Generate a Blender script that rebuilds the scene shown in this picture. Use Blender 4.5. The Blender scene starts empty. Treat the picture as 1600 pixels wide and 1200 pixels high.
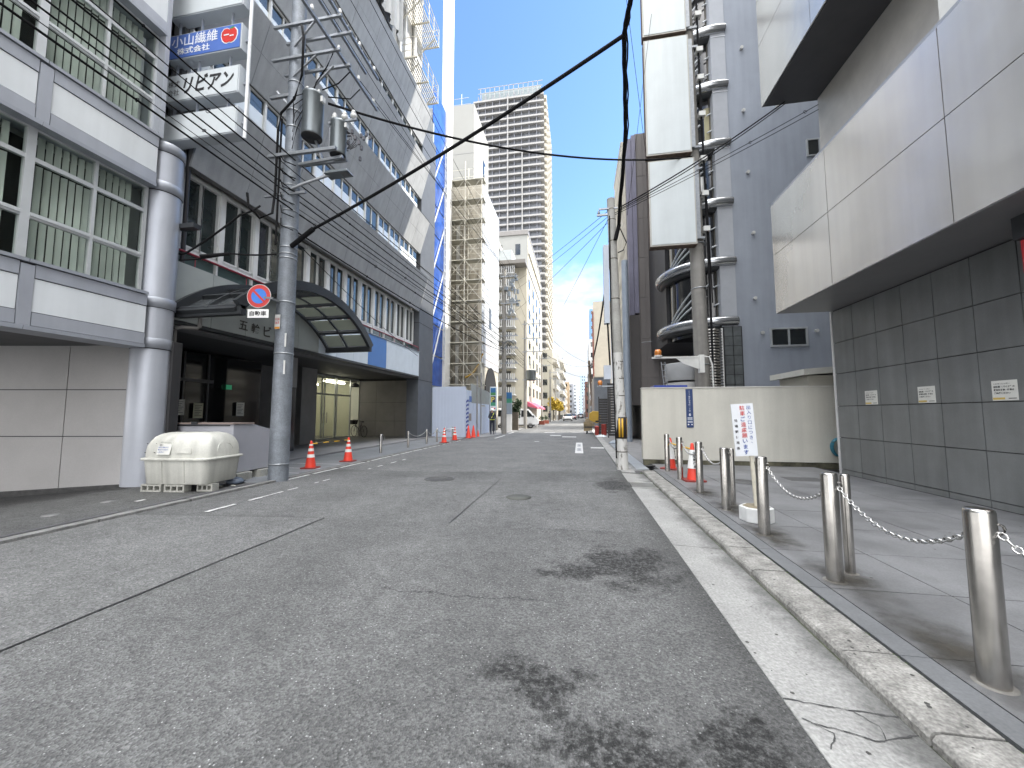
import bpy, math, random
from mathutils import Vector, Matrix
random.seed(7)
S = bpy.context.scene
COL = S.collection
R = math.radians
# ---------------------------------------------------------------- camera
cam_d = bpy.data.cameras.new('camera'); cam_d.lens = 13.5; cam_d.sensor_width = 36
cam_d.clip_start = 0.05; cam_d.clip_end = 6000
cam = bpy.data.objects.new('camera', cam_d); COL.objects.link(cam)
cam.location = (0, 0, 1.45)
cam.rotation_euler = (R(90 + 4.384), 0, R(9.898))
S.camera = cam
# ---------------------------------------------------------------- sky and sun
SUN_EL, SUN_AZ = 43.0, 80.0          # azimuth from +Y towards +X
w = bpy.data.worlds.new('World'); S.world = w; w.use_nodes = True
nt = w.node_tree; nt.nodes.clear()
def N(t, **k):
    n = nt.nodes.new(t)
    for a, b in k.items(): setattr(n, a, b)
    return n
L = nt.links.new
out = N('ShaderNodeOutputWorld'); bg = N('ShaderNodeBackground'); L(bg.outputs[0], out.inputs[0])
sky = N('ShaderNodeTexSky', sky_type='NISHITA', sun_disc=False)
sky.sun_elevation = R(SUN_EL); sky.sun_rotation = R(SUN_AZ); sky.air_density = 1.0; sky.dust_density = 0.6; sky.ozone_density = 1.2
bg.inputs[1].default_value = 0.13
tc = N('ShaderNodeTexCoord'); sep = N('ShaderNodeSeparateXYZ'); L(tc.outputs['Generated'], sep.inputs[0])
def Mt(op, a, b=None, c=None, clamp=False):
    n = N('ShaderNodeMath', operation=op, use_clamp=clamp)
    for i, v in enumerate((a, b, c)):
        if v is None: continue
        if isinstance(v, (int, float)): n.inputs[i].default_value = v
        else: L(v, n.inputs[i])
    return n.outputs[0]
def Mr(v, a, b, c=0.0, d=1.0, smooth=True):
    n = N('ShaderNodeMapRange', interpolation_type='SMOOTHSTEP' if smooth else 'LINEAR')
    L(v, n.inputs[0])
    for i, x in enumerate((a, b, c, d)): n.inputs[i + 1].default_value = x
    return n.outputs[0]
zc = Mt('MAXIMUM', sep.outputs[2], 0.0)
den = Mt('ADD', zc, 0.22)
cmb = N('ShaderNodeCombineXYZ')
L(Mt('DIVIDE', sep.outputs[0], den), cmb.inputs[0]); L(Mt('DIVIDE', sep.outputs[1], den), cmb.inputs[1])
n1 = N('ShaderNodeTexNoise'); n1.inputs['Scale'].default_value = 1.9; n1.inputs['Detail'].default_value = 9; n1.inputs['Roughness'].default_value = 0.56
off = N('ShaderNodeVectorMath', operation='ADD'); off.inputs[1].default_value = (3.1, 1.7, 0.4)
L(cmb.outputs[0], off.inputs[0]); L(off.outputs[0], n1.inputs['Vector'])
low = Mr(sep.outputs[2], 0.10, 0.52, 0.34, -0.22)          # more cloud low over the street, clear blue above
back = Mr(sep.outputs[1], 0.5, 0.2, 0.0, 0.42)          # extra cloud overhead and behind, out of view, added to fill the shade
cov = Mt('ADD', Mt('ADD', n1.outputs['Fac'], low), Mt('MULTIPLY', back, Mr(sep.outputs[2], 0.1, 0.75, .35, 1.0)))
cl = Mr(cov, 0.52, 0.74)
nb = N('ShaderNodeMix', data_type='RGBA')
L(cl, nb.inputs[0])
tint = N('ShaderNodeMix', data_type='RGBA', blend_type='MULTIPLY'); tint.inputs[0].default_value = 1
L(sky.outputs[0], tint.inputs[6]); tint.inputs[7].default_value = (0.66, 0.80, 0.92, 1)
L(tint.outputs[2], nb.inputs[6])
zen = Mt('MULTIPLY', Mr(sep.outputs[1], 0.5, 0.2), Mr(sep.outputs[2], 0.60, 0.85))      # very bright unseen zenith cloud, added to light the shaded street
cb = N('ShaderNodeMix', data_type='RGBA'); L(zen, cb.inputs[0])
fr_ = N('ShaderNodeMix', data_type='RGBA'); L(Mr(sep.outputs[1], 0.25, -0.15), fr_.inputs[0]); fr_.inputs[6].default_value = (2.75, 2.9, 3.1, 1); fr_.inputs[7].default_value = (9.5, 9.4, 9.4, 1)  # cloud behind the camera brightened, unseen, to light the shaded walls
shd = N('ShaderNodeMix', data_type='RGBA', blend_type='MULTIPLY'); shd.inputs[0].default_value = 1; L(fr_.outputs[2], shd.inputs[6])
n5 = N('ShaderNodeTexNoise'); n5.inputs['Scale'].default_value = 4.2; n5.inputs['Detail'].default_value = 7; L(off.outputs[0], n5.inputs['Vector'])
sc5 = Mr(n5.outputs['Fac'], .35, .65, .80, 1.12); cc5 = N('ShaderNodeCombineXYZ'); [L(sc5, cc5.inputs[i]) for i in range(3)]; L(cc5.outputs[0], shd.inputs[7])
L(shd.outputs[2], cb.inputs[6]); cb.inputs[7].default_value = (27.0, 26.8, 26.6, 1)
L(cb.outputs[2], nb.inputs[7])
L(nb.outputs[2], bg.inputs[0])
sd = Vector((math.cos(R(SUN_EL)) * math.sin(R(SUN_AZ)), math.cos(R(SUN_EL)) * math.cos(R(SUN_AZ)), math.sin(R(SUN_EL))))
sl = bpy.data.lights.new('sun', 'SUN'); sl.energy = 2.3; sl.angle = R(0.53); sl.color = (1.0, 0.93, 0.82)
so = bpy.data.objects.new('sun', sl); COL.objects.link(so); so.location = (40, 10, 60)
so.rotation_euler = sd.to_track_quat('Z', 'Y').to_euler()
vs = S.view_settings; vs.view_transform = 'Standard'; vs.look = 'None'; vs.gamma = 1; vs.use_curve_mapping = False
vs.exposure = 1.78
# ---------------------------------------------------------------- materials
MATS = {}
def mat(name, col, rough=.65, metal=0, var=.10, scale=2.5, fine=.0, fscale=60, bump=0, bscale=60, spec=.5, coat=0, emit=None, es=0, stretch=None, streak=0, bdist=.01):
    if name in MATS: return MATS[name]
    m = bpy.data.materials.new(name); m.use_nodes = True; t = m.node_tree; t.nodes.clear()
    o = t.nodes.new('ShaderNodeOutputMaterial'); p = t.nodes.new('ShaderNodeBsdfPrincipled'); t.links.new(p.outputs[0], o.inputs[0])
    p.inputs['Roughness'].default_value = rough; p.inputs['Metallic'].default_value = metal
    p.inputs['Specular IOR Level'].default_value = spec; p.inputs['Coat Weight'].default_value = coat
    c = t.nodes.new('ShaderNodeTexCoord'); src = c.outputs['Object']
    if stretch:
        mp = t.nodes.new('ShaderNodeMapping'); mp.inputs['Scale'].default_value = stretch; t.links.new(src, mp.inputs[0]); src = mp.outputs[0]
    n = t.nodes.new('ShaderNodeTexNoise'); n.inputs['Scale'].default_value = scale; n.inputs['Detail'].default_value = 6; n.inputs['Roughness'].default_value = .6
    t.links.new(src, n.inputs['Vector'])
    a = t.nodes.new('ShaderNodeMapRange'); a.inputs[1].default_value = .3; a.inputs[2].default_value = .7
    a.inputs[3].default_value = 1 - var; a.inputs[4].default_value = 1 + var; t.links.new(n.outputs['Fac'], a.inputs[0])
    val = a.outputs[0]
    if fine:
        n2 = t.nodes.new('ShaderNodeTexNoise'); n2.inputs['Scale'].default_value = fscale; n2.inputs['Detail'].default_value = 3
        t.links.new(c.outputs['Object'], n2.inputs['Vector'])
        b = t.nodes.new('ShaderNodeMapRange'); b.inputs[1].default_value = .3; b.inputs[2].default_value = .7
        b.inputs[3].default_value = 1 - fine; b.inputs[4].default_value = 1 + fine; t.links.new(n2.outputs['Fac'], b.inputs[0])
        mm = t.nodes.new('ShaderNodeMath'); mm.operation = 'MULTIPLY'; t.links.new(val, mm.inputs[0]); t.links.new(b.outputs[0], mm.inputs[1]); val = mm.outputs[0]
    if streak:      # rain streaks running down
        mp = t.nodes.new('ShaderNodeMapping'); mp.inputs['Scale'].default_value = (5, 5, .35); t.links.new(c.outputs['Object'], mp.inputs[0])
        n3 = t.nodes.new('ShaderNodeTexNoise'); n3.inputs['Scale'].default_value = 1.0; n3.inputs['Detail'].default_value = 5; t.links.new(mp.outputs[0], n3.inputs['Vector'])
        b = t.nodes.new('ShaderNodeMapRange'); b.inputs[1].default_value = .35; b.inputs[2].default_value = .65
        b.inputs[3].default_value = 1 - streak; b.inputs[4].default_value = 1 + streak * .3; t.links.new(n3.outputs['Fac'], b.inputs[0])
        mm = t.nodes.new('ShaderNodeMath'); mm.operation = 'MULTIPLY'; t.links.new(val, mm.inputs[0]); t.links.new(b.outputs[0], mm.inputs[1]); val = mm.outputs[0]
    mx = t.nodes.new('ShaderNodeVectorMath'); mx.operation = 'SCALE'; mx.inputs[0].default_value = col[:3]
    t.links.new(val, mx.inputs['Scale']); t.links.new(mx.outputs[0], p.inputs['Base Color'])
    if bump:
        bn = t.nodes.new('ShaderNodeTexNoise'); bn.inputs['Scale'].default_value = bscale; bn.inputs['Detail'].default_value = 3
        t.links.new(c.outputs['Object'], bn.inputs['Vector'])
        bu = t.nodes.new('ShaderNodeBump'); bu.inputs['Strength'].default_value = bump; bu.inputs['Distance'].default_value = bdist
        t.links.new(bn.outputs['Fac'], bu.inputs['Height']); t.links.new(bu.outputs[0], p.inputs['Normal'])
    if emit:
        p.inputs['Emission Color'].default_value = (*emit, 1); p.inputs['Emission Strength'].default_value = es
    MATS[name] = m
    return m
def glassmat(name, tintc, gloss=.12, rough=.02):
    m = bpy.data.materials.new(name); m.use_nodes = True; t = m.node_tree; t.nodes.clear()
    o = t.nodes.new('ShaderNodeOutputMaterial'); mx = t.nodes.new('ShaderNodeMixShader'); tr = t.nodes.new('ShaderNodeBsdfTransparent'); g = t.nodes.new('ShaderNodeBsdfGlossy')
    tr.inputs[0].default_value = (*tintc, 1); g.inputs['Roughness'].default_value = rough
    f = t.nodes.new('ShaderNodeLayerWeight'); f.inputs[0].default_value = .5
    pw_ = t.nodes.new('ShaderNodeMath'); pw_.operation = 'POWER'; pw_.inputs[1].default_value = 3.5; t.links.new(f.outputs['Facing'], pw_.inputs[0])
    ad = t.nodes.new('ShaderNodeMath'); ad.operation = 'MULTIPLY_ADD'; ad.inputs[1].default_value = .45; ad.inputs[2].default_value = gloss; ad.use_clamp = True
    t.links.new(pw_.outputs[0], ad.inputs[0]); t.links.new(ad.outputs[0], mx.inputs[0]); t.links.new(tr.outputs[0], mx.inputs[1]); t.links.new(g.outputs[0], mx.inputs[2]); t.links.new(mx.outputs[0], o.inputs[0])
    MATS[name] = m; return m

def asphalt(name, base, special=False, chips=.93):
    m = bpy.data.materials.new(name); m.use_nodes = True; t = m.node_tree; t.nodes.clear()
    nn = t.nodes.new; lk = t.links.new
    o = nn('ShaderNodeOutputMaterial'); p = nn('ShaderNodeBsdfPrincipled'); lk(p.outputs[0], o.inputs[0])
    c = nn('ShaderNodeTexCoord')
    def noise(sc, det=4, rg=.6, vec=None):
        n = nn('ShaderNodeTexNoise'); n.inputs['Scale'].default_value = sc; n.inputs['Detail'].default_value = det; n.inputs['Roughness'].default_value = rg
        lk(vec or c.outputs['Object'], n.inputs['Vector']); return n.outputs['Fac']
    def mr(v, a, b, x, y, sm=False):
        n = nn('ShaderNodeMapRange'); lk(v, n.inputs[0])
        if sm: n.interpolation_type = 'SMOOTHSTEP'
        for i, q in enumerate((a, b, x, y)): n.inputs[i + 1].default_value = q
        return n.outputs[0]
    def ma(op, a, b=None, cl=False):
        n = nn('ShaderNodeMath'); n.operation = op; n.use_clamp = cl
        for i, v in enumerate((a, b)):
            if v is None: continue
            if isinstance(v, (int, float)): n.inputs[i].default_value = v
            else: lk(v, n.inputs[i])
        return n.outputs[0]
    vor = nn('ShaderNodeTexVoronoi'); vor.inputs['Scale'].default_value = 95; lk(c.outputs['Object'], vor.inputs['Vector'])
    sp = nn('ShaderNodeSeparateColor'); lk(vor.outputs['Color'], sp.inputs[0])
    grain = mr(sp.outputs[0], 0, 1, .62, 1.38)
    # rare pale chips
    v2 = nn('ShaderNodeTexVoronoi'); v2.inputs['Scale'].default_value = 62; lk(c.outputs['Object'], v2.inputs['Vector'])
    s2 = nn('ShaderNodeSeparateColor'); lk(v2.outputs['Color'], s2.inputs[0])
    chip = ma('MULTIPLY', mr(s2.outputs[1], chips, chips + .01, 0, 1), mr(v2.outputs['Distance'], .18, .30, 1, 0))
    mot = ma('MULTIPLY', mr(noise(.9, 7, .65), .3, .7, .80, 1.18), mr(noise(7, 6, .7), .3, .7, .80, 1.20))
    fine = mr(noise(45, 3, .7), .32, .68, .74, 1.26)
    val = ma('MULTIPLY', ma('MULTIPLY', grain, mot), fine)
    val = ma('MULTIPLY', val, base)
    val = ma('ADD', val, ma('MULTIPLY', chip, base * 2.4))
    dark = None
    if special:
        gs = nn('ShaderNodeSeparateXYZ'); lk(c.outputs['Object'], gs.inputs[0])
        def blob(cx, cy, rx, ry):
            dx = ma('DIVIDE', ma('SUBTRACT', gs.outputs[0], cx), rx); dy = ma('DIVIDE', ma('SUBTRACT', gs.outputs[1], cy), ry)
            return ma('SUBTRACT', 1.0, ma('SQRT', ma('ADD', ma('MULTIPLY', dx, dx), ma('MULTIPLY', dy, dy))))
        k = [blob(.42, 3.95, .62, .75), blob(.0, 3.7, .5, .28), blob(.25, 1.72, .75, .42), blob(.68, 1.9, .3, .32), blob(-.28, 2.2, .42, .25), blob(.65, 8.2, .5, 1.1)]
        mxv = k[0]
        for q in k[1:]: mxv = ma('MAXIMUM', mxv, q)
        n = ma('ADD', mxv, ma('MULTIPLY', ma('SUBTRACT', noise(3.4, 9, .72), .5), 3.2))
        dark = ma('MULTIPLY', mr(n, .12, .70, 0, 1, True), mr(noise(24, 6, .8), .40, .54, .22, 1.0))
        dark = ma('MULTIPLY', dark, mr(mxv, -.25, .2, 0, 1))
        # tone by stretches of resurfacing
        yy = ma('ADD', gs.outputs[1], ma('MULTIPLY', noise(2.5, 3), .12))
        zone = ma('ADD', mr(yy, 4.98, 5.03, .0, .10), mr(yy, 8.45, 8.5, 0, -.14))
        zone = ma('ADD', zone, mr(yy, 9.75, 9.82, 0, .16))
        val = ma('MULTIPLY', val, ma('ADD', 1.0, zone))
        wt = ma('SINE', ma('MULTIPLY', ma('ADD', gs.outputs[0], ma('MULTIPLY', noise(.7, 3), .8)), 3.6)); val = ma('MULTIPLY', val, ma('ADD', 1.0, ma('MULTIPLY', wt, .06)))
        eg = ma('ADD', gs.outputs[0], ma('MULTIPLY', ma('SUBTRACT', noise(3.5, 7, .7), .5), .5)); val = ma('MULTIPLY', val, mr(eg, .72, 1.02, 1.0, .66, True))
        ck2 = ma('ABSOLUTE', ma('SUBTRACT', ma('SUBTRACT', gs.outputs[0], -1.6), ma('MULTIPLY', ma('SUBTRACT', noise(1.3, 8, .72), .5), 1.1)))
        dark0 = ma('MULTIPLY', mr(ck2, .0, .008, 1, 0), ma('MULTIPLY', mr(noise(.8, 2), .5, .56, 0, 1), mr(gs.outputs[1], 4.6, 5.0, 1, 0))); val = ma('MULTIPLY', val, mr(dark0, 0, 1, 1, .5))
        # thin meandering crack
        ck = ma('ABSOLUTE', ma('SUBTRACT', ma('SUBTRACT', gs.outputs[1], 3.08), ma('ADD', ma('MULTIPLY', ma('SUBTRACT', noise(1.6, 8, .7), .5), .55), 0)))
        ckm = ma('MULTIPLY', mr(ck, .0, .011, 1, 0), mr(ma('ABSOLUTE', ma('SUBTRACT', gs.outputs[0], -.95)), .6, .9, 1, 0))
        dark = ma('MAXIMUM', dark, ma('MULTIPLY', ckm, .9))
        val = ma('MULTIPLY', val, mr(dark, 0, 1, 1, .17))
    cc = nn('ShaderNodeVectorMath'); cc.operation = 'SCALE'; cc.inputs[0].default_value = (1.0, 1.012, 1.0); lk(val, cc.inputs['Scale']); lk(cc.outputs[0], p.inputs['Base Color'])
    p.inputs['Roughness'].default_value = .82; p.inputs['Specular IOR Level'].default_value = .35
    b1 = nn('ShaderNodeBump'); b1.inputs['Strength'].default_value = .9; b1.inputs['Distance'].default_value = .006
    hh = ma('ADD', ma('MULTIPLY', vor.outputs['Distance'], .8), noise(30, 3)); lk(hh, b1.inputs['Height']); lk(b1.outputs[0], p.inputs['Normal'])
    MATS[name] = m; return m

asph = asphalt('road_asphalt', .108, True)
asph_pale = asphalt('road_asphalt_pale', .130, False, .955)
asph_walk = asphalt('pavement_asphalt', .085, False, .985)
concrete = mat('concrete', (.40, .40, .385), .85, var=.12, fine=.18, fscale=70, bump=.3, streak=0)
gutterm = mat('gutter_concrete', (.275, .275, .265), .9, var=.16, scale=1.6, fine=.24, fscale=55, bump=.5, bscale=90)
kerbm = mat('kerb_granite', (.225, .22, .205), .85, var=.40, scale=7, fine=.35, fscale=60, bump=.6, bscale=70)
kerbl = mat('kerb_slate', (.125, .13, .135), .6, var=.15, scale=4, fine=.14)
mossm = mat('moss', (.055, .062, .035), .95, var=.6, scale=9, bump=.5)
darkgap = mat('dark_gap', (.03, .03, .032), .9)
whitep = mat('white_paint', (.50, .50, .49), .6, var=.16, scale=14, fine=.2, fscale=50)
stainless = mat('stainless_steel', (.44, .425, .40), .24, metal=1, var=.10, scale=5, bump=.06, bscale=300, stretch=(1, 1, .06), fine=.12, fscale=9)
galv = mat('galvanised_steel', (.30, .315, .33), .45, metal=.7, var=.15, scale=12)
polec = mat('weathered_pole_steel', (.19, .21, .235), .55, metal=.25, var=.20, scale=5, fine=.12, fscale=40, streak=.18)
polecon = mat('pole_concrete', (.33, .325, .30), .85, var=.15, scale=4, fine=.12)
black = mat('black_rubber', (.012, .012, .013), .5)
cablem = mat('cable_sheath', (.010, .010, .011), .85, spec=.15)
blackmetal = mat('black_metal', (.030, .033, .036), .38, var=.2)
redc = mat('cone_orange', (.72, .055, .03), .42, var=.1)
whiter = mat('reflective_white', (.78, .78, .76), .4, var=.06)
dglass = mat('dark_glass', (.018, .022, .024), .04, spec=.9, var=.15)
# ---------------------------------------------------------------- helpers
def wpos(o):
    v = Vector((0, 0, 0))
    while o is not None: v += Vector(o.location); o = o.parent
    return v
class MB:
    def __init__(s): s.v = []; s.f = []; s.sm = []
    def add(s, vs, fs, smooth=False):
        b = len(s.v); s.v += [tuple(x) for x in vs]; s.f += [tuple(b + i for i in f) for f in fs]; s.sm += [smooth] * len(fs)
    def box(s, x0, x1, y0, y1, z0, z1):
        if x0 > x1: x0, x1 = x1, x0
        if y0 > y1: y0, y1 = y1, y0
        if z0 > z1: z0, z1 = z1, z0
        s.add([(x0,y0,z0),(x1,y0,z0),(x1,y1,z0),(x0,y1,z0),(x0,y0,z1),(x1,y0,z1),(x1,y1,z1),(x0,y1,z1)],
              [(0,3,2,1),(4,5,6,7),(0,1,5,4),(1,2,6,5),(2,3,7,6),(3,0,4,7)]); return s
    def hexa(s, p):     # 8 points, bottom 4 then top 4
        s.add(p, [(0,3,2,1),(4,5,6,7),(0,1,5,4),(1,2,6,5),(2,3,7,6),(3,0,4,7)]); return s
    def obox(s, c, ax, ay, az, hx, hy, hz):
        c, ax, ay, az = Vector(c), Vector(ax).normalized() * hx, Vector(ay).normalized() * hy, Vector(az).normalized() * hz
        return s.hexa([c-ax-ay-az, c+ax-ay-az, c+ax+ay-az, c-ax+ay-az, c-ax-ay+az, c+ax-ay+az, c+ax+ay+az, c-ax+ay+az])
    def bar(s, a, b, wx, wz=None):
        a, b = Vector(a), Vector(b); d = b - a; wz = wz or wx
        up = Vector((0, 0, 1)) if abs(d.normalized().z) < .95 else Vector((0, 1, 0))
        sx = d.cross(up).normalized(); sz = sx.cross(d).normalized()
        return s.obox((a + b) / 2, sx, d, sz, wx / 2, d.length / 2, wz / 2)
    def prism(s, poly, axis, a, b):   # poly: 2-D points; axis: 'x','y','z' extrude axis
        n = len(poly)
        def P(p, t): return {'x': (t, p[0], p[1]), 'y': (p[0], t, p[1]), 'z': (p[0], p[1], t)}[axis]
        vs = [P(p, a) for p in poly] + [P(p, b) for p in poly]
        s.add(vs, [tuple(range(n))[::-1], tuple(range(n, 2*n))] + [(i, (i+1) % n, n + (i+1) % n, n + i) for i in range(n)]); return s
    def cyl(s, a, b, r0, r1=None, n=12, caps=True, smooth=True):
        a, b = Vector(a), Vector(b); r1 = r0 if r1 is None else r1; d = (b - a).normalized()
        t = Vector((0, 0, 1)) if abs(d.z) < .9 else Vector((1, 0, 0))
        u = d.cross(t).normalized(); v = d.cross(u)
        vs = [c + (u * math.cos(2*math.pi*i/n) + v * math.sin(2*math.pi*i/n)) * r for c, r in ((a, r0), (b, r1)) for i in range(n)]
        s.add(vs, [(i, (i+1) % n, n + (i+1) % n, n + i) for i in range(n)], smooth)
        if caps:
            s.add(vs, [tuple(range(n))[::-1], tuple(range(n, 2*n))])
        return s
    def tube(s, pts, r, n=6, smooth=True):
        pts = [Vector(p) for p in pts]; rings = []
        for i, p in enumerate(pts):
            d = (pts[min(i+1, len(pts)-1)] - pts[max(i-1, 0)])
            if d.length < 1e-9: d = Vector((0, 1, 0))
            d.normalize()
            t = Vector((0, 0, 1)) if abs(d.z) < .9 else Vector((1, 0, 0))
            u = d.cross(t).normalized(); v = d.cross(u); rr = r[i] if isinstance(r, (list, tuple)) else r
            rings += [p + (u * math.cos(2*math.pi*k/n) + v * math.sin(2*math.pi*k/n)) * rr for k in range(n)]
        m = len(pts)
        s.add(rings, [(j*n + k, j*n + (k+1) % n, (j+1)*n + (k+1) % n, (j+1)*n + k) for j in range(m-1) for k in range(n)], smooth)
        s.add(rings, [tuple(range(n))[::-1], tuple(range((m-1)*n, m*n))]); return s
    def lathe(s, prof, c, n=24, smooth=True, a0=0, a1=360):
        c = Vector(c); full = (a1 - a0) >= 360; k = n if full else n + 1; vs = []
        for r, z in prof:
            for i in range(k):
                a = R(a0 + (a1 - a0) * i / n); vs.append(c + Vector((r * math.cos(a), r * math.sin(a), z)))
        fs = []
        for j in range(len(prof)-1):
            for i in range(n):
                i2 = (i+1) % k if full else i + 1
                fs.append((j*k + i, j*k + i2, (j+1)*k + i2, (j+1)*k + i))
        s.add(vs, fs, smooth)
        if full: s.add(vs, [tuple(range(k))[::-1], tuple(range((len(prof)-1)*k, len(prof)*k))])
        return s
    def build(s, name, m, parent=None, bevel=0):
        me = bpy.data.meshes.new(name); o = bpy.data.objects.new(name, me); COL.objects.link(o)
        offv = wpos(parent) if parent else Vector((0, 0, 0))
        if parent is None and not getattr(s, 'keep', False):
            xs = [v[0] for v in s.v]; ys = [v[1] for v in s.v]; zs = [v[2] for v in s.v]
            offv = Vector(((min(xs)+max(xs))/2, (min(ys)+max(ys))/2, min(zs))); o.location = offv
        me.from_pydata([(v[0]-offv.x, v[1]-offv.y, v[2]-offv.z) for v in s.v], [], s.f)
        for p, q in zip(me.polygons, s.sm): p.use_smooth = q
        me.materials.append(m); me.update()
        if parent: o.parent = parent
        if bevel:
            b = o.modifiers.new('bevel', 'BEVEL'); b.width = bevel; b.segments = 2; b.limit_method = 'ANGLE'
        return o
def islands(mb, name, m, parent):
    key = [tuple(round(c, 5) for c in v) for v in mb.v]; par = {k: k for k in key}
    def fd(a):
        while par[a] != a: par[a] = par[par[a]]; a = par[a]
        return a
    for f in mb.f:
        r0 = fd(key[f[0]])
        for i in f[1:]: par[fd(key[i])] = r0
    grp = {}
    for f, q in zip(mb.f, mb.sm): grp.setdefault(fd(key[f[0]]), []).append((f, q))
    for fs in grp.values():
        b = MB(); idx = {}
        for f, q in fs:
            for i in f:
                if i not in idx: idx[i] = len(b.v); b.v.append(mb.v[i])
            b.f.append(tuple(idx[i] for i in f)); b.sm.append(q)
        b.build(name, m, parent)
def tag(o, label=None, cat=None, group=None, kind=None):
    if label: o['label'] = label
    if cat: o['category'] = cat
    if group: o['group'] = group
    if kind: o['kind'] = kind
    return o
def thing(name, loc, label, cat, group=None):
    o = bpy.data.objects.new(name, None); COL.objects.link(o); o.location = loc; o.empty_display_size = .2
    return tag(o, label, cat, group)
def struct(mb, name, m): mb.keep = True; return tag(mb.build(name, m), kind='structure')
def copy_tree(o, parent=None):
    c = o.copy(); COL.objects.link(c); c.parent = parent
    for ch in [x for x in bpy.data.objects if x.parent == o]: copy_tree(ch, c)
    return c
def place(o, loc, rz=0, label=None, group=None, scale=None):
    o.location = loc; o.rotation_euler = (0, 0, rz)
    if scale: o.scale = (scale,) * 3
    if label: o['label'] = label
    if group: o['group'] = group
    return o
def bx(x0, x1, y0, y1, z0, z1): return MB().box(x0, x1, y0, y1, z0, z1)
def text(txt, parent, m, org, right, up, size, name='lettering', bold=.0, fitw=None, align='LEFT', fith=None, shear=0, depth=.002):
    """flat raised lettering: org = centre or left end of the line's base, in world space"""
    cu = bpy.data.curves.new('tmp', 'FONT'); cu.body = txt; cu.resolution_u = 2; cu.offset = bold; cu.size = 1; cu.shear = shear
    ob = bpy.data.objects.new('tmp', cu); COL.objects.link(ob)
    bpy.context.view_layer.update()
    me = bpy.data.meshes.new_from_object(ob.evaluated_get(bpy.context.evaluated_depsgraph_get()))
    bpy.data.objects.remove(ob); bpy.data.curves.remove(cu)
    vs = [v.co.copy() for v in me.vertices]; fs = [tuple(p.vertices) for p in me.polygons]; bpy.data.meshes.remove(me)
    x0 = min(v.x for v in vs); x1 = max(v.x for v in vs); y0 = min(v.y for v in vs); y1 = max(v.y for v in vs)
    sx = sy = size
    if fitw: sx = fitw / (x1 - x0); sy = sx if not fith else fith / (y1 - y0)
    if fith and not fitw: sy = fith / (y1 - y0); sx = sy
    org, right, up = Vector(org), Vector(right).normalized(), Vector(up).normalized(); nrm = right.cross(up)
    cx = (x0 + x1) / 2 if align == 'CENTER' else x0
    cy = (y0 + y1) / 2 if align == 'CENTER' else y0
    mb = MB(); mb.add([org + right * ((v.x - cx) * sx) + up * ((v.y - cy) * sy) + nrm * depth for v in vs], fs)
    return mb.build(name, m, parent)
def vtext(txt, parent, m, top, right, up, pitch, size, **k):
    """a column of characters read downwards, one lettering mesh"""
    allv = MB(); o = []
    top, up = Vector(top), Vector(up)
    objs = [text(ch, parent, m, top - up * (pitch * (i + .5)), right, up, size, align='CENTER', **k) for i, ch in enumerate(txt) if ch != ' ']
    base = objs[0]
    vs = []; fs = []
    for q in objs:
        b = len(vs); vs += [v.co.copy() for v in q.data.vertices]; fs += [tuple(b + i for i in p.vertices) for p in q.data.polygons]
    me = bpy.data.meshes.new('lettering'); me.from_pydata(vs, [], fs); me.materials.append(m)
    base.data = me
    for q in objs[1:]: bpy.data.objects.remove(q)
    return base
class Wall:     # a wall plane: u along, v up, n out
    def __init__(s, axis, c, n): s.a, s.c, s.n = axis, c, n
    def box(s, mb, u0, u1, v0, v1, n0, n1):
        a, b = s.c + s.n * n0, s.c + s.n * n1
        if s.a == 'x': mb.box(a, b, u0, u1, v0, v1)
        else: mb.box(u0, u1, a, b, v0, v1)
        return mb
def window(W, par, u0, u1, v0, v1, fm, gm, muls=(), trans=(), fw=.05, dn=.0, fd=.06, name='window', cover=None):
    mb = MB()
    W.box(mb, u0, u1, v0, v0 + fw, dn, dn + fd); W.box(mb, u0, u1, v1 - fw, v1, dn, dn + fd)
    W.box(mb, u0, u0 + fw, v0 + fw, v1 - fw, dn, dn + fd); W.box(mb, u1 - fw, u1, v0 + fw, v1 - fw, dn, dn + fd)
    for m_ in muls: W.box(mb, m_ - fw / 2, m_ + fw / 2, v0 + fw, v1 - fw, dn, dn + fd - .004)
    for t_ in trans: W.box(mb, u0 + fw, u1 - fw, t_ - fw / 2, t_ + fw / 2, dn, dn + fd - .008)
    f = mb.build(name, fm, par)
    g = W.box(MB(), u0 + .01, u1 - .01, v0 + .01, v1 - .01, dn + fd * .35, dn + fd * .45).build('pane', gm, f)
    return f
def panels(W, u0, u1, v0, v1, nu, nv, gap=.012, n0=0, n1=.02, us=None, vsq=None):
    mb = MB(); us = us or [u0 + (u1 - u0) * i / nu for i in range(nu + 1)]; vsq = vsq or [v0 + (v1 - v0) * i / nv for i in range(nv + 1)]
    for a, b in zip(us[:-1], us[1:]):
        for c, d in zip(vsq[:-1], vsq[1:]):
            W.box(mb, a + gap / 2, b - gap / 2, c + gap / 2, d - gap / 2, n0, n1)
    return mb
XR, ZU, YR = (1, 0, 0), (0, 0, 1), (0, 1, 0)
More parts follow.
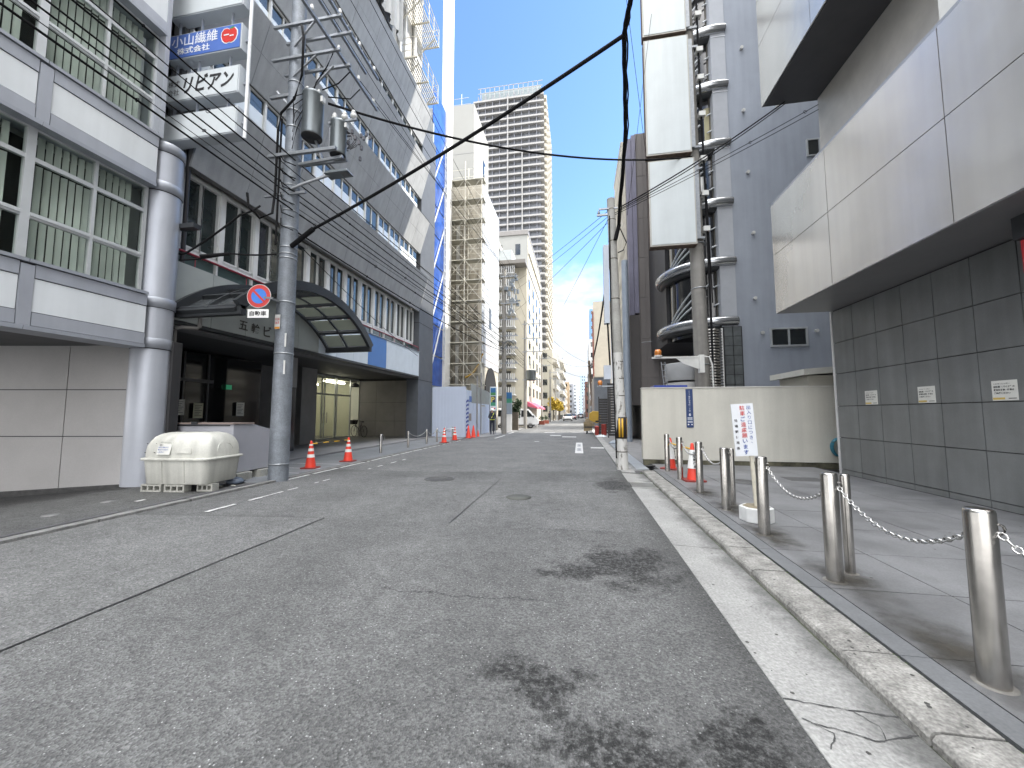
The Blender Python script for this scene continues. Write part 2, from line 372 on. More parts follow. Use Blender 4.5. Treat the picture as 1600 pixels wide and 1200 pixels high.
# ---------------------------------------------------------------- ground
def sheet(x0, x1, y0, y1, z, name, m):
    mb = MB(); mb.add([(x0, y0, z), (x1, y0, z), (x1, y1, z), (x0, y1, z)], [(0, 1, 2, 3)]); return struct(mb, name, m)
def poly(pts, z, name, m):
    mb = MB(); mb.add([(x, y, z) for x, y in pts], [tuple(range(len(pts)))]); return struct(mb, name, m)
sheet(-1500, 1500, -600, 3000, -.62, 'ground', mat('far_ground', (.14, .14, .135), .9))
struct(MB().prism([(-6.35, -14), (1.02, -14), (1.02, 900), (-5.0, 900), (-5.1, 34), (-5.35, 24.5), (-6.35, 20.5)], 'z', -.5, 0), 'road', asph)
poly([(-3.5, -3), (-3.5, 4.93), (-6.33, 4.62), (-6.33, -3)], .004, 'road_patch', asph_pale)
poly([(-6.3, 9.2), (-3.6, 9.2), (.98, 10.1), (.98, 22), (-6.3, 20)], .004, 'road_surface', asphalt('road_asphalt_far', .13, False, .985))
seam = MB()
for a, b, wd in (((-3.5, -3), (-3.5, 4.93), .014), ((-3.5, 4.93), (-6.33, 4.62), .006), ((-1.73, 8.4), (-1.71, 4.95), .012), ((-.55, 4.93), (1.0, 4.98), .010), ((-.09, 8.62), (.52, 8.35), .010), ((-.1, 9.75), (.6, 9.87), .006), ((-2.6, 8.55), (.9, 8.2), .007)):
    d = Vector((b[0] - a[0], b[1] - a[1], 0)); s_ = Vector((-d.y, d.x, 0)).normalized() * wd
    n = max(2, int(d.length / .25)); pl = []; pr = []
    for i in range(n + 1):
        p = Vector((a[0], a[1], 0)) + d * i / n + s_ * random.uniform(-.8, .8) * .6; k = random.uniform(.25, .75)
        pl.append(p + s_ * k); pr.append(p - s_ * k)
    for i in range(n):
        seam.add([(q.x, q.y, .008) for q in (pr[i], pr[i+1], pl[i+1], pl[i])], [(0, 1, 2, 3)])
struct(seam, 'road_joint', mat('bitumen', (.025, .026, .028), .7))
# markings on the road
def worn(x0, x1, y0, y1, name='road_marking', z=.012, k=0):
    mb = MB(); n = max(1, int(max(x1 - x0, y1 - y0) / .12)); along = (y1 - y0) > (x1 - x0)
    for i in range(n):
        if random.random() < k: continue
        a, b = i / n, (i + 1) / n; j = [random.uniform(-.008, .008) for _ in range(4)]
        if along: q = [(x0 + j[0], y0 + (y1 - y0) * a), (x1 + j[1], y0 + (y1 - y0) * a), (x1 + j[2], y0 + (y1 - y0) * b), (x0 + j[3], y0 + (y1 - y0) * b)]
        else: q = [(x0 + (x1 - x0) * a, y0 + j[0]), (x0 + (x1 - x0) * b, y0 + j[1]), (x0 + (x1 - x0) * b, y1 + j[2]), (x0 + (x1 - x0) * a, y1 + j[3])]
        mb.add([(x, y, z) for x, y in q], [(0, 1, 2, 3)])
    return struct(mb, name, whitep)
worn(-5.45, -5.38, 4.9, 5.9, k=.25); worn(-5.44, -5.40, 5.9, 7.9, k=.45); worn(-5.44, -5.39, 9.2, 11.5, k=.65); worn(.46, 1.0, 16.4, 16.9); worn(-1.05, -.2, 23.7, 24.4); worn(-2.3, -2.05, 19.8, 20.05)
worn(-4.9, -4.78, 22, 25); worn(-5.0, -4.88, 27, 29); worn(-1.9, -1.2, 25, 26, k=.5); worn(-2.6, -1.8, 28, 29.5, k=.5)
sq = MB().box(-.17, .13, 14.3, 19.4, .008, .012); struct(sq, 'road_marking', whitep)
for q, (ys, hh) in enumerate(((15.2, 1.1), (17.2, 1.1))):
    mb = MB()
    for dy in (0, .45, .9): mb.box(-.10, .06, ys + dy, ys + dy + .22, .012, .016)
    mb.box(-.04, 0, ys, ys + 1.1, .012, .0158)
    struct(mb, 'road_marking', mat('marking_grey', (.22, .23, .25), .8))
# right gutter, kerb and pavement
g = MB()
ys = [-4, -1.2, 1.2, 4.6, 7.93]
for a, b in zip(ys[:-1], ys[1:]): g.hexa([(1.0, a+.006, -.4), (1.5, a+.006, -.4), (1.5, b-.006, -.4), (1.0, b-.006, -.4), (1.0, a+.006, .006), (1.5, a+.006, -.012), (1.5, b-.006, -.012), (1.0, b-.006, .006)])
g.hexa([(1.0, 8.62, -.4), (1.5, 8.62, -.4), (1.5, 9.8, -.4), (1.0, 9.8, -.4), (1.0, 8.62, .006), (1.5, 8.62, -.012), (1.5, 9.8, -.012), (1.0, 9.8, .006)])
g.box(1.02, 1.34, 9.9, 40, -.4, .012)
struct(g, 'gutter', gutterm)
gmt = gutterm.node_tree; pr_ = [n for n in gmt.nodes if n.type == 'BSDF_PRINCIPLED'][0]; src_ = pr_.inputs['Base Color'].links[0].from_socket
tcg = gmt.nodes.new('ShaderNodeTexCoord'); sg_ = gmt.nodes.new('ShaderNodeSeparateXYZ'); gmt.links.new(tcg.outputs['Object'], sg_.inputs[0])
ng_ = gmt.nodes.new('ShaderNodeTexNoise'); ng_.inputs['Scale'].default_value = 2.2; ng_.inputs['Detail'].default_value = 9; ng_.inputs['Roughness'].default_value = .7; gmt.links.new(tcg.outputs['Object'], ng_.inputs['Vector'])
ag_ = gmt.nodes.new('ShaderNodeMath'); ag_.operation = 'MULTIPLY_ADD'; ag_.inputs[1].default_value = .55; gmt.links.new(ng_.outputs['Fac'], ag_.inputs[0]); gmt.links.new(sg_.outputs[0], ag_.inputs[2])
rg_ = gmt.nodes.new('ShaderNodeMapRange'); rg_.interpolation_type = 'SMOOTHSTEP'; rg_.inputs[1].default_value = 1.52; rg_.inputs[2].default_value = 1.80; rg_.inputs[3].default_value = 1; rg_.inputs[4].default_value = .42; gmt.links.new(ag_.outputs[0], rg_.inputs[0])
vg_ = gmt.nodes.new('ShaderNodeVectorMath'); vg_.operation = 'SCALE'; gmt.links.new(src_, vg_.inputs[0]); gmt.links.new(rg_.outputs[0], vg_.inputs['Scale']); gmt.links.new(vg_.outputs[0], pr_.inputs['Base Color'])
ck = MB()
def crackline(pts, wd, z):
    P_ = []
    for a, b in zip(pts[:-1], pts[1:]):
        a, b = Vector(a), Vector(b); n = max(2, int((b - a).length / .03))
        for i in range(n): P_.append(a.lerp(b, i / n) + Vector((random.uniform(-1, 1), random.uniform(-1, 1))) * .004)
    P_.append(Vector(pts[-1]))
    for a, b in zip(P_[:-1], P_[1:]):
        d = (b - a); s_ = Vector((-d.y, d.x)).normalized() * wd * random.uniform(.4, 1.3)
        ck.add([(a.x - s_.x, a.y - s_.y, z(a)), (b.x - s_.x, b.y - s_.y, z(b)), (b.x + s_.x, b.y + s_.y, z(b)), (a.x + s_.x, a.y + s_.y, z(a))], [(0, 1, 2, 3)])
zg = lambda p: .006 - (p.x - 1.0) * .036 + .004
crackline([(1.0, 2.27), (1.25, 2.255), (1.5, 2.26)], .004, zg); crackline([(1.05, 2.12), (1.2, 2.10), (1.28, 2.07), (1.5, 2.15)], .0035, zg); crackline([(1.30, 2.25), (1.36, 2.17), (1.33, 2.09)], .0018, zg)
crackline([(1.02, 2.15), (1.12, 2.08), (1.05, 1.98)], .003, zg)
struct(ck, 'gutter_crack', mat('crack_dark', (.05, .05, .05), .95))
k = MB(); y = -3.9
while y < 10.0:
    l = .60; j = random.uniform(-.006, .006); z = .052 + random.uniform(-.003, .003)
    y2 = min(y + l - .012, 10.0)
    k.prism([(1.505 + j, -.4), (1.785, -.4), (1.785, z), (1.55 + j, z), (1.522 + j, z - .008), (1.508 + j, z - .03)], 'y', y, y2)
    y += l
struct(k, 'kerb', kerbm)
sheet(1.46, 1.84, -4, 10.1, -.012, 'kerb_gap', mossm)
ms = MB()
for i in range(700):
    yy = random.uniform(1, 10); 
    if random.random() < .35 and yy < 4: continue
    xx = 1.797 + random.gauss(0, .006); r_ = random.uniform(.003, .009) ; z = .035
    ms.add([(xx - r_, yy - r_ * 2, z), (xx + r_, yy - r_, z), (xx + r_ * .7, yy + r_ * 2, z), (xx - r_, yy + r_, z), (xx, yy, z + r_ * 1.2)], [(0, 1, 4), (1, 2, 4), (2, 3, 4), (3, 0, 4)])
tag(struct(ms, 'kerb_moss', mat('moss_green', (.045, .065, .022), .95, var=.5, scale=12)), kind='stuff')
s_ = MB(); y = -3.6
while y < 10.2:
    s_.box(1.815, 1.965, y, min(y + .895, 10.25), -.4, .050); y += .90
struct(s_, 'edge_strip', kerbl)
pv = mat('pavement_granite', (.15, .152, .156), .62, var=.32, scale=1.1, fine=.14, fscale=90, bump=.12, bscale=120)
p_ = MB()
xs = [1.97, 2.80, 3.88, 4.95, 6.02]; yy0 = [-3.6, -3.0, -3.4, -2.8]
for i in range(4):
    y = yy0[i] + (.3 if i % 2 else 0)
    while y < 11.35:
        p_.box(xs[i] + .005, xs[i+1] - .005, y + .005, min(y + .9, 11.38) - .005, -.4, .05 + random.uniform(-.0008, .0008)); y += .9
struct(p_, 'pavement', pv)
sheet(1.9, 6.1, -3.7, 11.4, .042, 'pavement_bed', darkgap)
# stains worn into the stone round each post
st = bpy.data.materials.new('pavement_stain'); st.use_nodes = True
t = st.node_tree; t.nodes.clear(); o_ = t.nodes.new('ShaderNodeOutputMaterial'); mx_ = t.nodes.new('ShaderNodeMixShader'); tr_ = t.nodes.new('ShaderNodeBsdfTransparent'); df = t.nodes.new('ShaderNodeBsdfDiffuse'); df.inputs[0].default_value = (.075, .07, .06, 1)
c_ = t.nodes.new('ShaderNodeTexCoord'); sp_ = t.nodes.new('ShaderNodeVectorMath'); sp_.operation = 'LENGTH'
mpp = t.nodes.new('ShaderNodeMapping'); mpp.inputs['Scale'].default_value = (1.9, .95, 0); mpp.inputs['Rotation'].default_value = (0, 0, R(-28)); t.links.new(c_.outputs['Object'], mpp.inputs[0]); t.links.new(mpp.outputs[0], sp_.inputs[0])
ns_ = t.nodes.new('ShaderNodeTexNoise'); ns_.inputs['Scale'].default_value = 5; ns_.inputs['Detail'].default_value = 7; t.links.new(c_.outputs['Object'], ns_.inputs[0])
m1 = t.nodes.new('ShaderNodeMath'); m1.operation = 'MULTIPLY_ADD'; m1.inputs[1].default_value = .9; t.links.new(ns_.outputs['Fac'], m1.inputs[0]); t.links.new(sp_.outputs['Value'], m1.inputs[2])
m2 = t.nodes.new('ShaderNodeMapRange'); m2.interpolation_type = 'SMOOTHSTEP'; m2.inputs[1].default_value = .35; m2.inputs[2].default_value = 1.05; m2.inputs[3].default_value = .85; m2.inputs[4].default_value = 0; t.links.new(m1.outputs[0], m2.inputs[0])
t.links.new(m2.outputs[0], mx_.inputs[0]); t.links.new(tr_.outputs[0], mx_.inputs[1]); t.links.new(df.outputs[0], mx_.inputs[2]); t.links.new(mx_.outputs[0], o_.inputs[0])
for i, (x, y) in enumerate(((2.15, 2.75), (2.2, 3.75), (2.15, 5.0), (2.2, 6.3), (2.15, 7.4), (2.6, 1.6))):
    mb = MB(); mb.add([(max(x - .75, 1.97) - x, -.9, 0), (.75, -.9, 0), (.75, .9, 0), (max(x - .75, 1.97) - x, .9, 0)], [(0, 1, 2, 3)]); mb.keep = True
    ob = mb.build('pavement_stain', st); ob.location = (x, y, .0555); ob['kind'] = 'structure'
cv = MB().lathe([(.30, 0), (.30, .004), (.0, .004)], (3.3, 8.7, .052), 28); struct(cv, 'manhole_cover', mat('cast_iron', (.085, .085, .085), .7, metal=.1, var=.3, scale=30))
struct(bx(4.35, 5.05, 9.0, 9.5, .046, .054), 'inspection_cover', MATS['cast_iron'])
# drain grating
dr = MB(); dr.box(1.0, 1.5, 7.95, 8.0, -.1, .004); dr.box(1.0, 1.5, 8.55, 8.6, -.1, .004)
for i in range(15): dr.box(1.03 + i * .031, 1.043 + i * .031, 8.0, 8.55, -.05, .002)
struct(dr, 'drain_grate', mat('grate_steel', (.42, .42, .40), .5, metal=.6, var=.2)); sheet(1.0, 1.5, 7.94, 8.61, -.16, 'drain_pit', darkgap)
mh = MB(); mh.lathe([(.33, 0), (.33, .007), (.29, .007), (.29, .004), (0, .004)], (-3.07, 8.25, .004), 32)
for i in range(-4, 5):
    for j in range(-4, 5):
        if (i*i + j*j) < 16: mh.box(-3.07 + i*.062 - .018, -3.07 + i*.062 + .018, 8.25 + j*.062 - .018, 8.25 + j*.062 + .018, .008, .012)
struct(mh, 'manhole_cover', MATS['cast_iron'])
mh = MB().lathe([(.22, 0), (.22, .006), (0, .006)], (-1.05, 6.7, .004), 24); struct(mh, 'manhole_cover', mat('cast_iron_brown', (.075, .078, .07), .7, var=.3))
gs_ = MB()
for i in range(150):
    x, y = random.choice(((random.uniform(1.02, 1.48), random.uniform(1.2, 8)), (random.uniform(2.0, 5.9), random.uniform(1.5, 11)), (random.uniform(1.55, 1.77), random.uniform(1.5, 9)))); r_ = random.uniform(.004, .013)
    z = .0065 - (x - 1.0) * .036 + .0015 if x < 1.5 else (.0562 if x < 1.9 else .0565)
    gs_.add([(x + r_ * (1 + .4 * math.sin(i + a)) * math.cos(a * 1.047), y + r_ * math.sin(a * 1.047), z) for a in range(6)], [(0, 1, 2, 3, 4, 5)])
struct(gs_, 'gum_spots', mat('gum_dark', (.06, .058, .055), .8))
# left pavement
struct(MB().prism([(-6.36, -14), (-6.36, 20.5), (-8.5, 20.5), (-8.5, -14)], 'z', -.5, .03), 'pavement', asph_walk)
e = MB(); e.box(-6.48, -6.34, -14, 3.0, -.4, .034)
for y in (3.02, 4.25): e.box(-6.48, -6.34, y, y + 1.2, -.4, .036)
e.box(-6.46, -6.34, 5.5, 20.4, -.4, .04); struct(e, 'kerb', mat('kerb_left', (.17, .17, .165), .85, var=.35, scale=5, fine=.2))
e = MB()
for y0, y1 in ((1.5, 4.6), (4.8, 7.0)): e.box(-6.62, -6.53, y0, y1, .028, .036)
struct(e, 'drain_cover', mat('drain_dark', (.07, .07, .075), .6))
worn(-6.335, -6.25, 7.4, 20.0, z=.010, k=.22)
worn(-7.1, -7.03, 4.9, 5.6, z=.036, k=.5)
for x, y in ((-7.3, 4.3), (-6.95, 3.3), (-7.5, 5.1)): struct(MB().lathe([(.09, 0), (.09, .006), (0, .006)], (x, y, .03), 16), 'valve_cover', mat('valve_iron', (.2, .2, .2), .6, metal=.4))
# forecourt of the grey block
tile = mat('forecourt_tile', (.165, .175, .185), .6, var=.15, scale=1.5, fine=.08)
f = MB(); y = 6.95
while y < 22.0:
    for a, b in ((-8.49, -7.45), (-7.44, -6.5)): f.box(a, b, y, y + .44, -.4, .042)
    y += .45
struct(f, 'forecourt', tile)
struct(bx(-20, -8.5, 6.95, 22.0, -.4, .09), 'forecourt_floor', mat('forecourt_concrete', (.19, .19, .195), .7, var=.12, scale=1))
e = MB()
for a in (8.2, 8.95, 9.8): e.box(-9.6, -6.55, a, a + .03, .092 if False else .04, .0455)
struct(e, 'forecourt_line', whitep)
# ramp down beside the white block
rm = MB(); rm.hexa([(-16, -14, -.61), (-8.5, -14, -.5), (-8.5, 6.9, -.5), (-16, 6.9, -.61), (-16, -14, -.6), (-8.5, -14, .0), (-8.5, 6.9, .0), (-16, 6.9, -.6)])
struct(rm, 'ramp', asph_walk)
# ground of the far side streets
struct(bx(1.34, 30, 9.99 + 1.6, 46, -.5, .0), 'yard', mat('yard_concrete', (.19, .19, .19), .85, var=.15))
struct(MB().prism([(1.34, 10.2), (1.75, 10.2), (1.75, 11.62), (1.34, 11.62)], 'z', -.5, .01), 'yard_edge', MATS['yard_concrete'])
struct(bx(1.02, 3.2, 56, 900, -.5, .03), 'pavement', MATS['yard_concrete'])
struct(bx(1.02, 60, 46, 56, -.5, 0), 'side_street', asphalt('side_asphalt', .16))
struct(MB().prism([(-6.35, 20.5), (-5.35, 24.5), (-5.1, 34), (-5.0, 900), (-60, 900), (-60, 22.0), (-6.5, 22.0)], 'z', -.5, .03), 'pavement', MATS['yard_concrete'])
# ================================================================ BUILDINGS
# ---- white office block on the left, nearest
alu = mat('aluminium_panel', (.38, .40, .445), .40, metal=.3, var=.07, scale=1.2, streak=.07)
alud = mat('aluminium_trim', (.33, .35, .39), .42, metal=.35, var=.06)
wpan = mat('white_panel', (.60, .63, .65), .5, var=.05, scale=1, streak=.06)
wframe = mat('window_frame_silver', (.55, .57, .58), .4, metal=.4, var=.06)
clear = glassmat('window_glass', (.90, .93, .91), .0)
blindm = mat('blind_fabric', (.53, .55, .525), .85, var=.12, scale=3, stretch=(1, 1, .3))
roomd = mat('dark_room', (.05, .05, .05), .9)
A = thing('office_block', (-8.5, 0, 0), 'white and silver office block with blinds in its windows, nearest on the left', 'building')
W = Wall('x', -8.4, 1)
BAY = [-3.1 - 3.75, -3.1, .65, 4.42, 6.10]
body = MB(); body.box(-16, -9.1, -8, 6.35, 2.9, 14); body.box(-9.1, -8.95, -8, 6.35, 2.9, 3.8)
body.build('wall', mat('white_wall', (.58, .60, .60), .7, var=.08, streak=.1), A)
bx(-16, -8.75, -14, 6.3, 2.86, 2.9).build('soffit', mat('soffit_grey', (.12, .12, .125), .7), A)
for fl, z in enumerate((2.76, 6.05, 9.34, 12.6)):
    bm, tm, pm, dm = MB(), MB(), MB(), MB()
    W.box(dm, -8, 6.08, z, z + 1.09, -.5, -.03)
    for a, b in zip(BAY[:-1], BAY[1:]):
        a2, b2 = a + (.09 if a > -6 else 0), b - (.09 if b < 6 else 0.004)
        W.box(pm, a2, b2, z + .275, z + .80, -.02, .0)
        W.box(tm, a2, b2, z + .055, z + .262, -.02, .012); W.box(tm, a2, b2, z + .815, z + 1.02, -.02, .012)
        if b < 6:
            W.box(tm, b - .078, b + .078, z + .06, z + 1.0, -.02, .02)
            tm.hexa([(-8.4, b-.078, z+.0), (-8.38, b-.078, z+.01), (-8.38, b+.078, z+.01), (-8.4, b+.078, z+.0), (-8.4, b-.078, z+.058), (-8.38, b-.078, z+.058), (-8.38, b+.078, z+.058), (-8.4, b+.078, z+.058)])
        W.box(bm, a + .004, b - .004, z - .02, z + .045, -.5, .03); W.box(bm, a + .004, b - .004, z + 1.035, z + 1.09, -.32, .04)
    dm.build('band_joint', darkgap, A); pm.build('wall_panel', wpan, A); tm.build('band_trim', alu, A); bm.build('band_ledge', alud, A)
    zb, zt = z + 1.09, z + 3.27
    if fl == 3: break
    for a, b in zip(BAY[:-1], BAY[1:]):
        mid = (a + b) / 2 - (.0 if b > 6 else 0)
        mb = MB(); n0, n1 = -.24, -.16
        for q0, q1 in ((a, a + .055), (b - .055, b), (mid - .022, mid + .022)): W.box(mb, q0, q1, zb, zt, n0, n1)
        for h0, h1 in ((zb, zb + .04), (zb + .70, zb + .80), (zt - .54, zt - .47), (zt - .03, zt)):
            for q0, q1 in ((a + .055, mid - .022), (mid + .022, b - .055)): W.box(mb, q0, q1, h0, h1, n0 + .006, n1 - .006)
        for q0, q1 in ((a + .055, mid - .022), (mid + .022, b - .055)): W.box(mb, q0, q1, zb + .735, zb + .765, n1 - .006, n1 + .012)
        fr = mb.build('window', wframe, A)
        W.box(MB(), a + .05, b - .05, zb + .02, zt - .02, n0 + .035, n0 + .043).build('pane', clear, fr)
        bl = MB(); q = a + .12
        while q < b - .1:
            wq = .040; ang = random.uniform(.15, .55); c_ = math.cos(ang) * wq; s_ = math.sin(ang) * wq; x = -8.78; sway = random.uniform(-.01, .01)
            if random.random() > .004:
                bl.add([(x - s_, q - c_, zt - .5), (x + s_, q + c_, zt - .5), (x + s_ + sway, q + c_, zb + .03), (x - s_ + sway, q - c_, zb + .03)], [(0, 1, 2, 3)])
                bl.add([(x - s_, q - c_, zt), (x + s_, q + c_, zt), (x + s_, q + c_, zt - .46), (x - s_, q - c_, zt - .46)], [(0, 1, 2, 3)])
            q += .105
        bl.build('blind', blindm, fr)
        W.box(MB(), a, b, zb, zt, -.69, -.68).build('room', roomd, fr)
for z in (2.9,):
    cm = MB().cyl((-8.68, 6.45, .03), (-8.68, 6.45, 7.12), .318, n=40, caps=False); cm.build('column', alu, A)
for z in (2.76, 3.60, 6.05, 6.90):
    MB().lathe([(.312, 0), (.340, .004), (.340, .20), (.335, .205), (.31, .207)], (-8.68, 6.45, z), 40).build('column_ring', alud, A)
for z in (2.745, 3.592, 6.035, 6.89): MB().lathe([(.32, 0), (.325, 0), (.325, .015), (.32, .015)], (-8.68, 6.45, z), 40).build('column_joint', darkgap, A)
bx(-8.9, -8.385, 6.085, 6.17, 7.1, 14).build('corner_pilaster', alu, A)
# recessed panel wall facing the road under the block
wl = MB(); dirx, diry = math.cos(R(9.9)), math.sin(R(9.9)); P0 = Vector((-8.45, 6.62, 0)); gm = mat('grey_panel', (.44, .43, .425), .5, var=.05, scale=1.5, fine=.05)
us = [0, .58, 2.02, 3.5, 5.0, 7.5]; vz = [-.45, .98, 1.94, 2.9]
def pw(u, z, n): return (P0.x - u * dirx + n * diry, P0.y - u * diry - n * dirx, z)
def pbox(mb, u0, u1, z0, z1, n0, n1): mb.hexa([pw(u0, z0, n0), pw(u1, z0, n0), pw(u1, z0, n1), pw(u0, z0, n1), pw(u0, z1, n0), pw(u1, z1, n0), pw(u1, z1, n1), pw(u0, z1, n1)])
us2 = [.0, .60, 2.04, 3.9, 6.5]
for a, b in zip(us2[:-1], us2[1:]):
    for c, d in zip(vz[:-1], vz[1:]): pbox(wl, a + .009, b - .009, c + .009, d - .009, 0, .03)
wl.build('lower_wall_panel', gm, A)
d_ = MB(); pbox(d_, -.1, 7.5, -.6, 2.95, -.2, .015); d_.build('lower_wall', darkgap, A)
d_ = MB(); d_.hexa([pw(-.1, -.2, .031), pw(7.5, -1.2, .031), pw(7.5, -1.2, .09), pw(-.1, -.2, .09), pw(-.1, .07, .031), pw(7.5, -.40, .031), pw(7.5, -.40, .09), pw(-.1, .07, .09)]); d_.build('skirting', mat('skirting_dark', (.05, .05, .05), .7, var=.4, scale=8), A)
# projecting name boxes on the white block
SG = thing('projecting_sign', (-8.0, 6.7, 7.3), 'stack of white and blue name boxes jutting from the white block', 'sign')
lightbox = mat('lightbox_face', (.60, .64, .66), .35, var=.04); lbside = mat('lightbox_side', (.42, .45, .48), .5, var=.05); lbblue = mat('lightbox_blue', (.075, .155, .47), .35, var=.05)
ink = mat('ink_black', (.02, .02, .022), .5); inkw = mat('ink_white', (.75, .77, .8), .5); inkred = mat('ink_red', (.55, .03, .025), .45); inkblue = mat('ink_blue', (.04, .09, .33), .5); inkgreen = mat('ink_green', (.05, .25, .09), .5)
def signbox(z0, z1, fm, rot=0):
    o = bx(-9.03, -7.10, 6.60, 6.86, z0, z1).build('sign_box', lbside, SG, bevel=.008)
    f = bx(-9.00, -7.13, 6.588, 6.598, z0 + .03, z1 - .03).build('sign_face', fm, o)
    return f
signbox(7.40, 8.02, lightbox)
f = signbox(8.32, 8.96, lightbox)
text('リビアン', f, ink, (-8.52, 6.586, 8.47), XR, ZU, .4, fitw=1.30, fith=.40, shear=.25, bold=.03)
text('株式', f, ink, (-8.92, 6.586, 8.66), XR, ZU, .16, fitw=.30); text('会社', f, ink, (-8.92, 6.586, 8.46), XR, ZU, .16, fitw=.30)
f = signbox(9.33, 9.93, lbblue)
text('小山繊維', f, inkw, (-8.9, 6.586, 9.61), XR, ZU, .3, fitw=1.2, fith=.27, bold=.008); text('株式会社', f, inkw, (-8.75, 6.586, 9.42), XR, ZU, .3, fitw=.86, fith=.16, bold=.02)
ap = [(.0, .30), (.07, .34), (.17, .33), (.24, .25), (.25, .14), (.21, .03), (.14, -.03), (.07, -.05), (0, -.03), (-.07, -.05), (-.14, -.03), (-.21, .03), (-.25, .14), (-.24, .25), (-.17, .33), (-.07, .34)]
for sc, m_, yy in ((1.12, inkw, 6.586), (1, inkred, 6.580)):
    a_ = MB(); a_.prism([(-7.40 + x * .78 * sc, 9.54 + (.14 + (z - .14) * sc) * .85) for x, z in ap], 'y', yy, yy + .004); a_.build('apple_emblem', m_, f)
a_ = MB(); a_.prism([(-7.40, 9.82), (-7.31, 9.86), (-7.27, 9.84), (-7.33, 9.80)], 'y', 6.578, 6.582); a_.build('leaf_emblem', inkgreen, f)
a_ = MB(); a_.box(-7.53, -7.40, 6.574, 6.577, 9.665, 9.69); a_.box(-7.38, -7.28, 6.574, 6.577, 9.63, 9.655); a_.build('lettering', inkw, f)
signbox(10.36, 11.3, lightbox); signbox(11.6, 12.3, lightbox)
MB().cyl((-7.02, 6.73, 7.35), (-7.02, 6.73, 13), .035, n=10).build('post', mat('post_white', (.7, .71, .72), .4), SG)
h = MB()
for z in (7.7, 8.6, 9.6, 10.8): h.box(-9.1, -7.0, 6.70, 6.76, z - .02, z + .02)
for x in (-8.9, -8.3, -7.5): h.box(x, x + .03, 6.71, 6.75, 8.0, 10.5)
h.build('bracket', alud, SG)

# ---- grey sloping-spandrel block
B = thing('office_block', (-9, 13, 0), 'long grey office block with sloping concrete spandrels above its black canopy', 'building')
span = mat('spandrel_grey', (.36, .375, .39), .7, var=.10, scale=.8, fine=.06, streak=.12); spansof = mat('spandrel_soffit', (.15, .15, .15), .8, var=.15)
bwhite = mat('window_white', (.64, .65, .645), .5, var=.05)
ribglass = mat('ribbon_glass', (.025, .035, .035), .05, spec=.9, var=.2, scale=2)
SP = [(7.1, 8.96, 19.8), (10.4, 12.15, 19.8), (13.6, 15.5, 19.8), (16.8, 18.7, 19.8), (20.0, 21.9, 16.0), (23.2, 25.1, 16.0)]
for i, (z0, z1, ye) in enumerate(SP):
    b0, t0 = (-8.70, z0), (-8.17, z1)
    mb = MB(); ys = [7.0 + j * 1.45 for j in range(int((ye - 7.0) / 1.45) + 1)] + [ye]
    for a, b in zip(ys[:-1], ys[1:]):
        if b - a < .05: continue
        for q in range(2):      # two cladding courses
            z_a, z_b = z0 + (z1 - z0) * q / 2, z0 + (z1 - z0) * (q + 1) / 2; xa = b0[0] + .53 * q / 2; xb = b0[0] + .53 * (q + 1) / 2
            g_ = .006
            mb.hexa([(xa, a + g_, z_a + g_), (xa, b - g_, z_a + g_), (xa - .06, b - g_, z_a + g_), (xa - .06, a + g_, z_a + g_), (xb, a + g_, z_b - g_), (xb, b - g_, z_b - g_), (xb - .06, b - g_, z_b - g_), (xb - .06, a + g_, z_b - g_)])
    mb.build('spandrel', span, B)
    mb = MB(); mb.prism([(-8.72, z0 + .002), (-8.19, z1 - .002), (-8.60, z1), (-8.85, z1 - .02), (-8.85, z0)], 'y', 7.01, ye - .004); mb.build('spandrel_core', spansof, B)
    # ribbon window above
    if i < len(SP) - 1 or True:
        wz0, wz1 = z1 + .0, (SP[i + 1][0] if i + 1 < len(SP) else z1 + 1.4)
        yend = min(ye, 19.75); n = int((yend - 6.9) / 1.05)
        for j in range(n):
            a = 6.9 + j * 1.05
            mb = MB(); x0, x1 = -8.84, -8.77
            mb.box(x0, x1 + .02, a, a + .07, wz0, wz1); mb.box(x0, x1, a + .53, a + .56, wz0 + .05, wz1); mb.box(x0, x1 + .01, a + .07, a + 1.05, wz0, wz0 + .05)
            mb.box(x0, x1 + .005, a + .07, a + 1.05, wz1 - .05, wz1)
            fr = mb.build('window', bwhite, B)
            bx(-8.82, -8.81, a + .06, a + 1.06, wz0 + .03, wz1 - .01).build('pane', ribglass, fr)
            if j < 12 and i < 2 and j not in (3, 7): bx(-8.808, -8.80, a + .08, a + 1.04, wz0 + .05, wz0 + .98).build('lower_pane', mat('pale_sky_reflection', (.72, .76, .77), .12, var=.03, spec=.8), fr)  # bright sky reflection put into the pale colour of these lower panes
# first floor above the band
for j in range(12):
    a = 6.98 + j * 1.063
    mb = MB(); x0, x1 = -9.1, -9.0
    mb.box(x0, x1 + .03, a, a + .13, 5.22, 7.12)
    mb.box(x0, x1, a + .13, a + 1.06, 5.22, 5.32); mb.box(x0, x1, a + .13, a + 1.06, 7.02, 7.12)
    for q0 in (a + .13, a + .58):
        mb.box(x0 + .01, x1 + .012, q0, q0 + .035, 5.32, 7.02); mb.box(x0 + .01, x1 + .012, q0 + .445, q0 + .48, 5.32, 7.02)
        mb.box(x0 + .01, x1 + .012, q0, q0 + .48, 5.32, 5.37)
    mb.box(x0 - .01, x1 - .01, a, a + .05, 4.8, 5.22)
    fr = mb.build('window', bwhite, B)
    bx(-9.085, -9.075, a, a + 1.063, 5.30, 7.1).build('pane', ribglass, fr)
    bx(-9.09, -9.08, a + .02, a + 1.05, 4.83, 5.21).build('lower_pane', mat('teal_glass', (.085, .13, .13), .12, spec=.8), fr)
rl = MB(); rl.tube([(-8.74, 6.8, 5.10), (-8.74, 19.9, 5.10)], .028, 8)
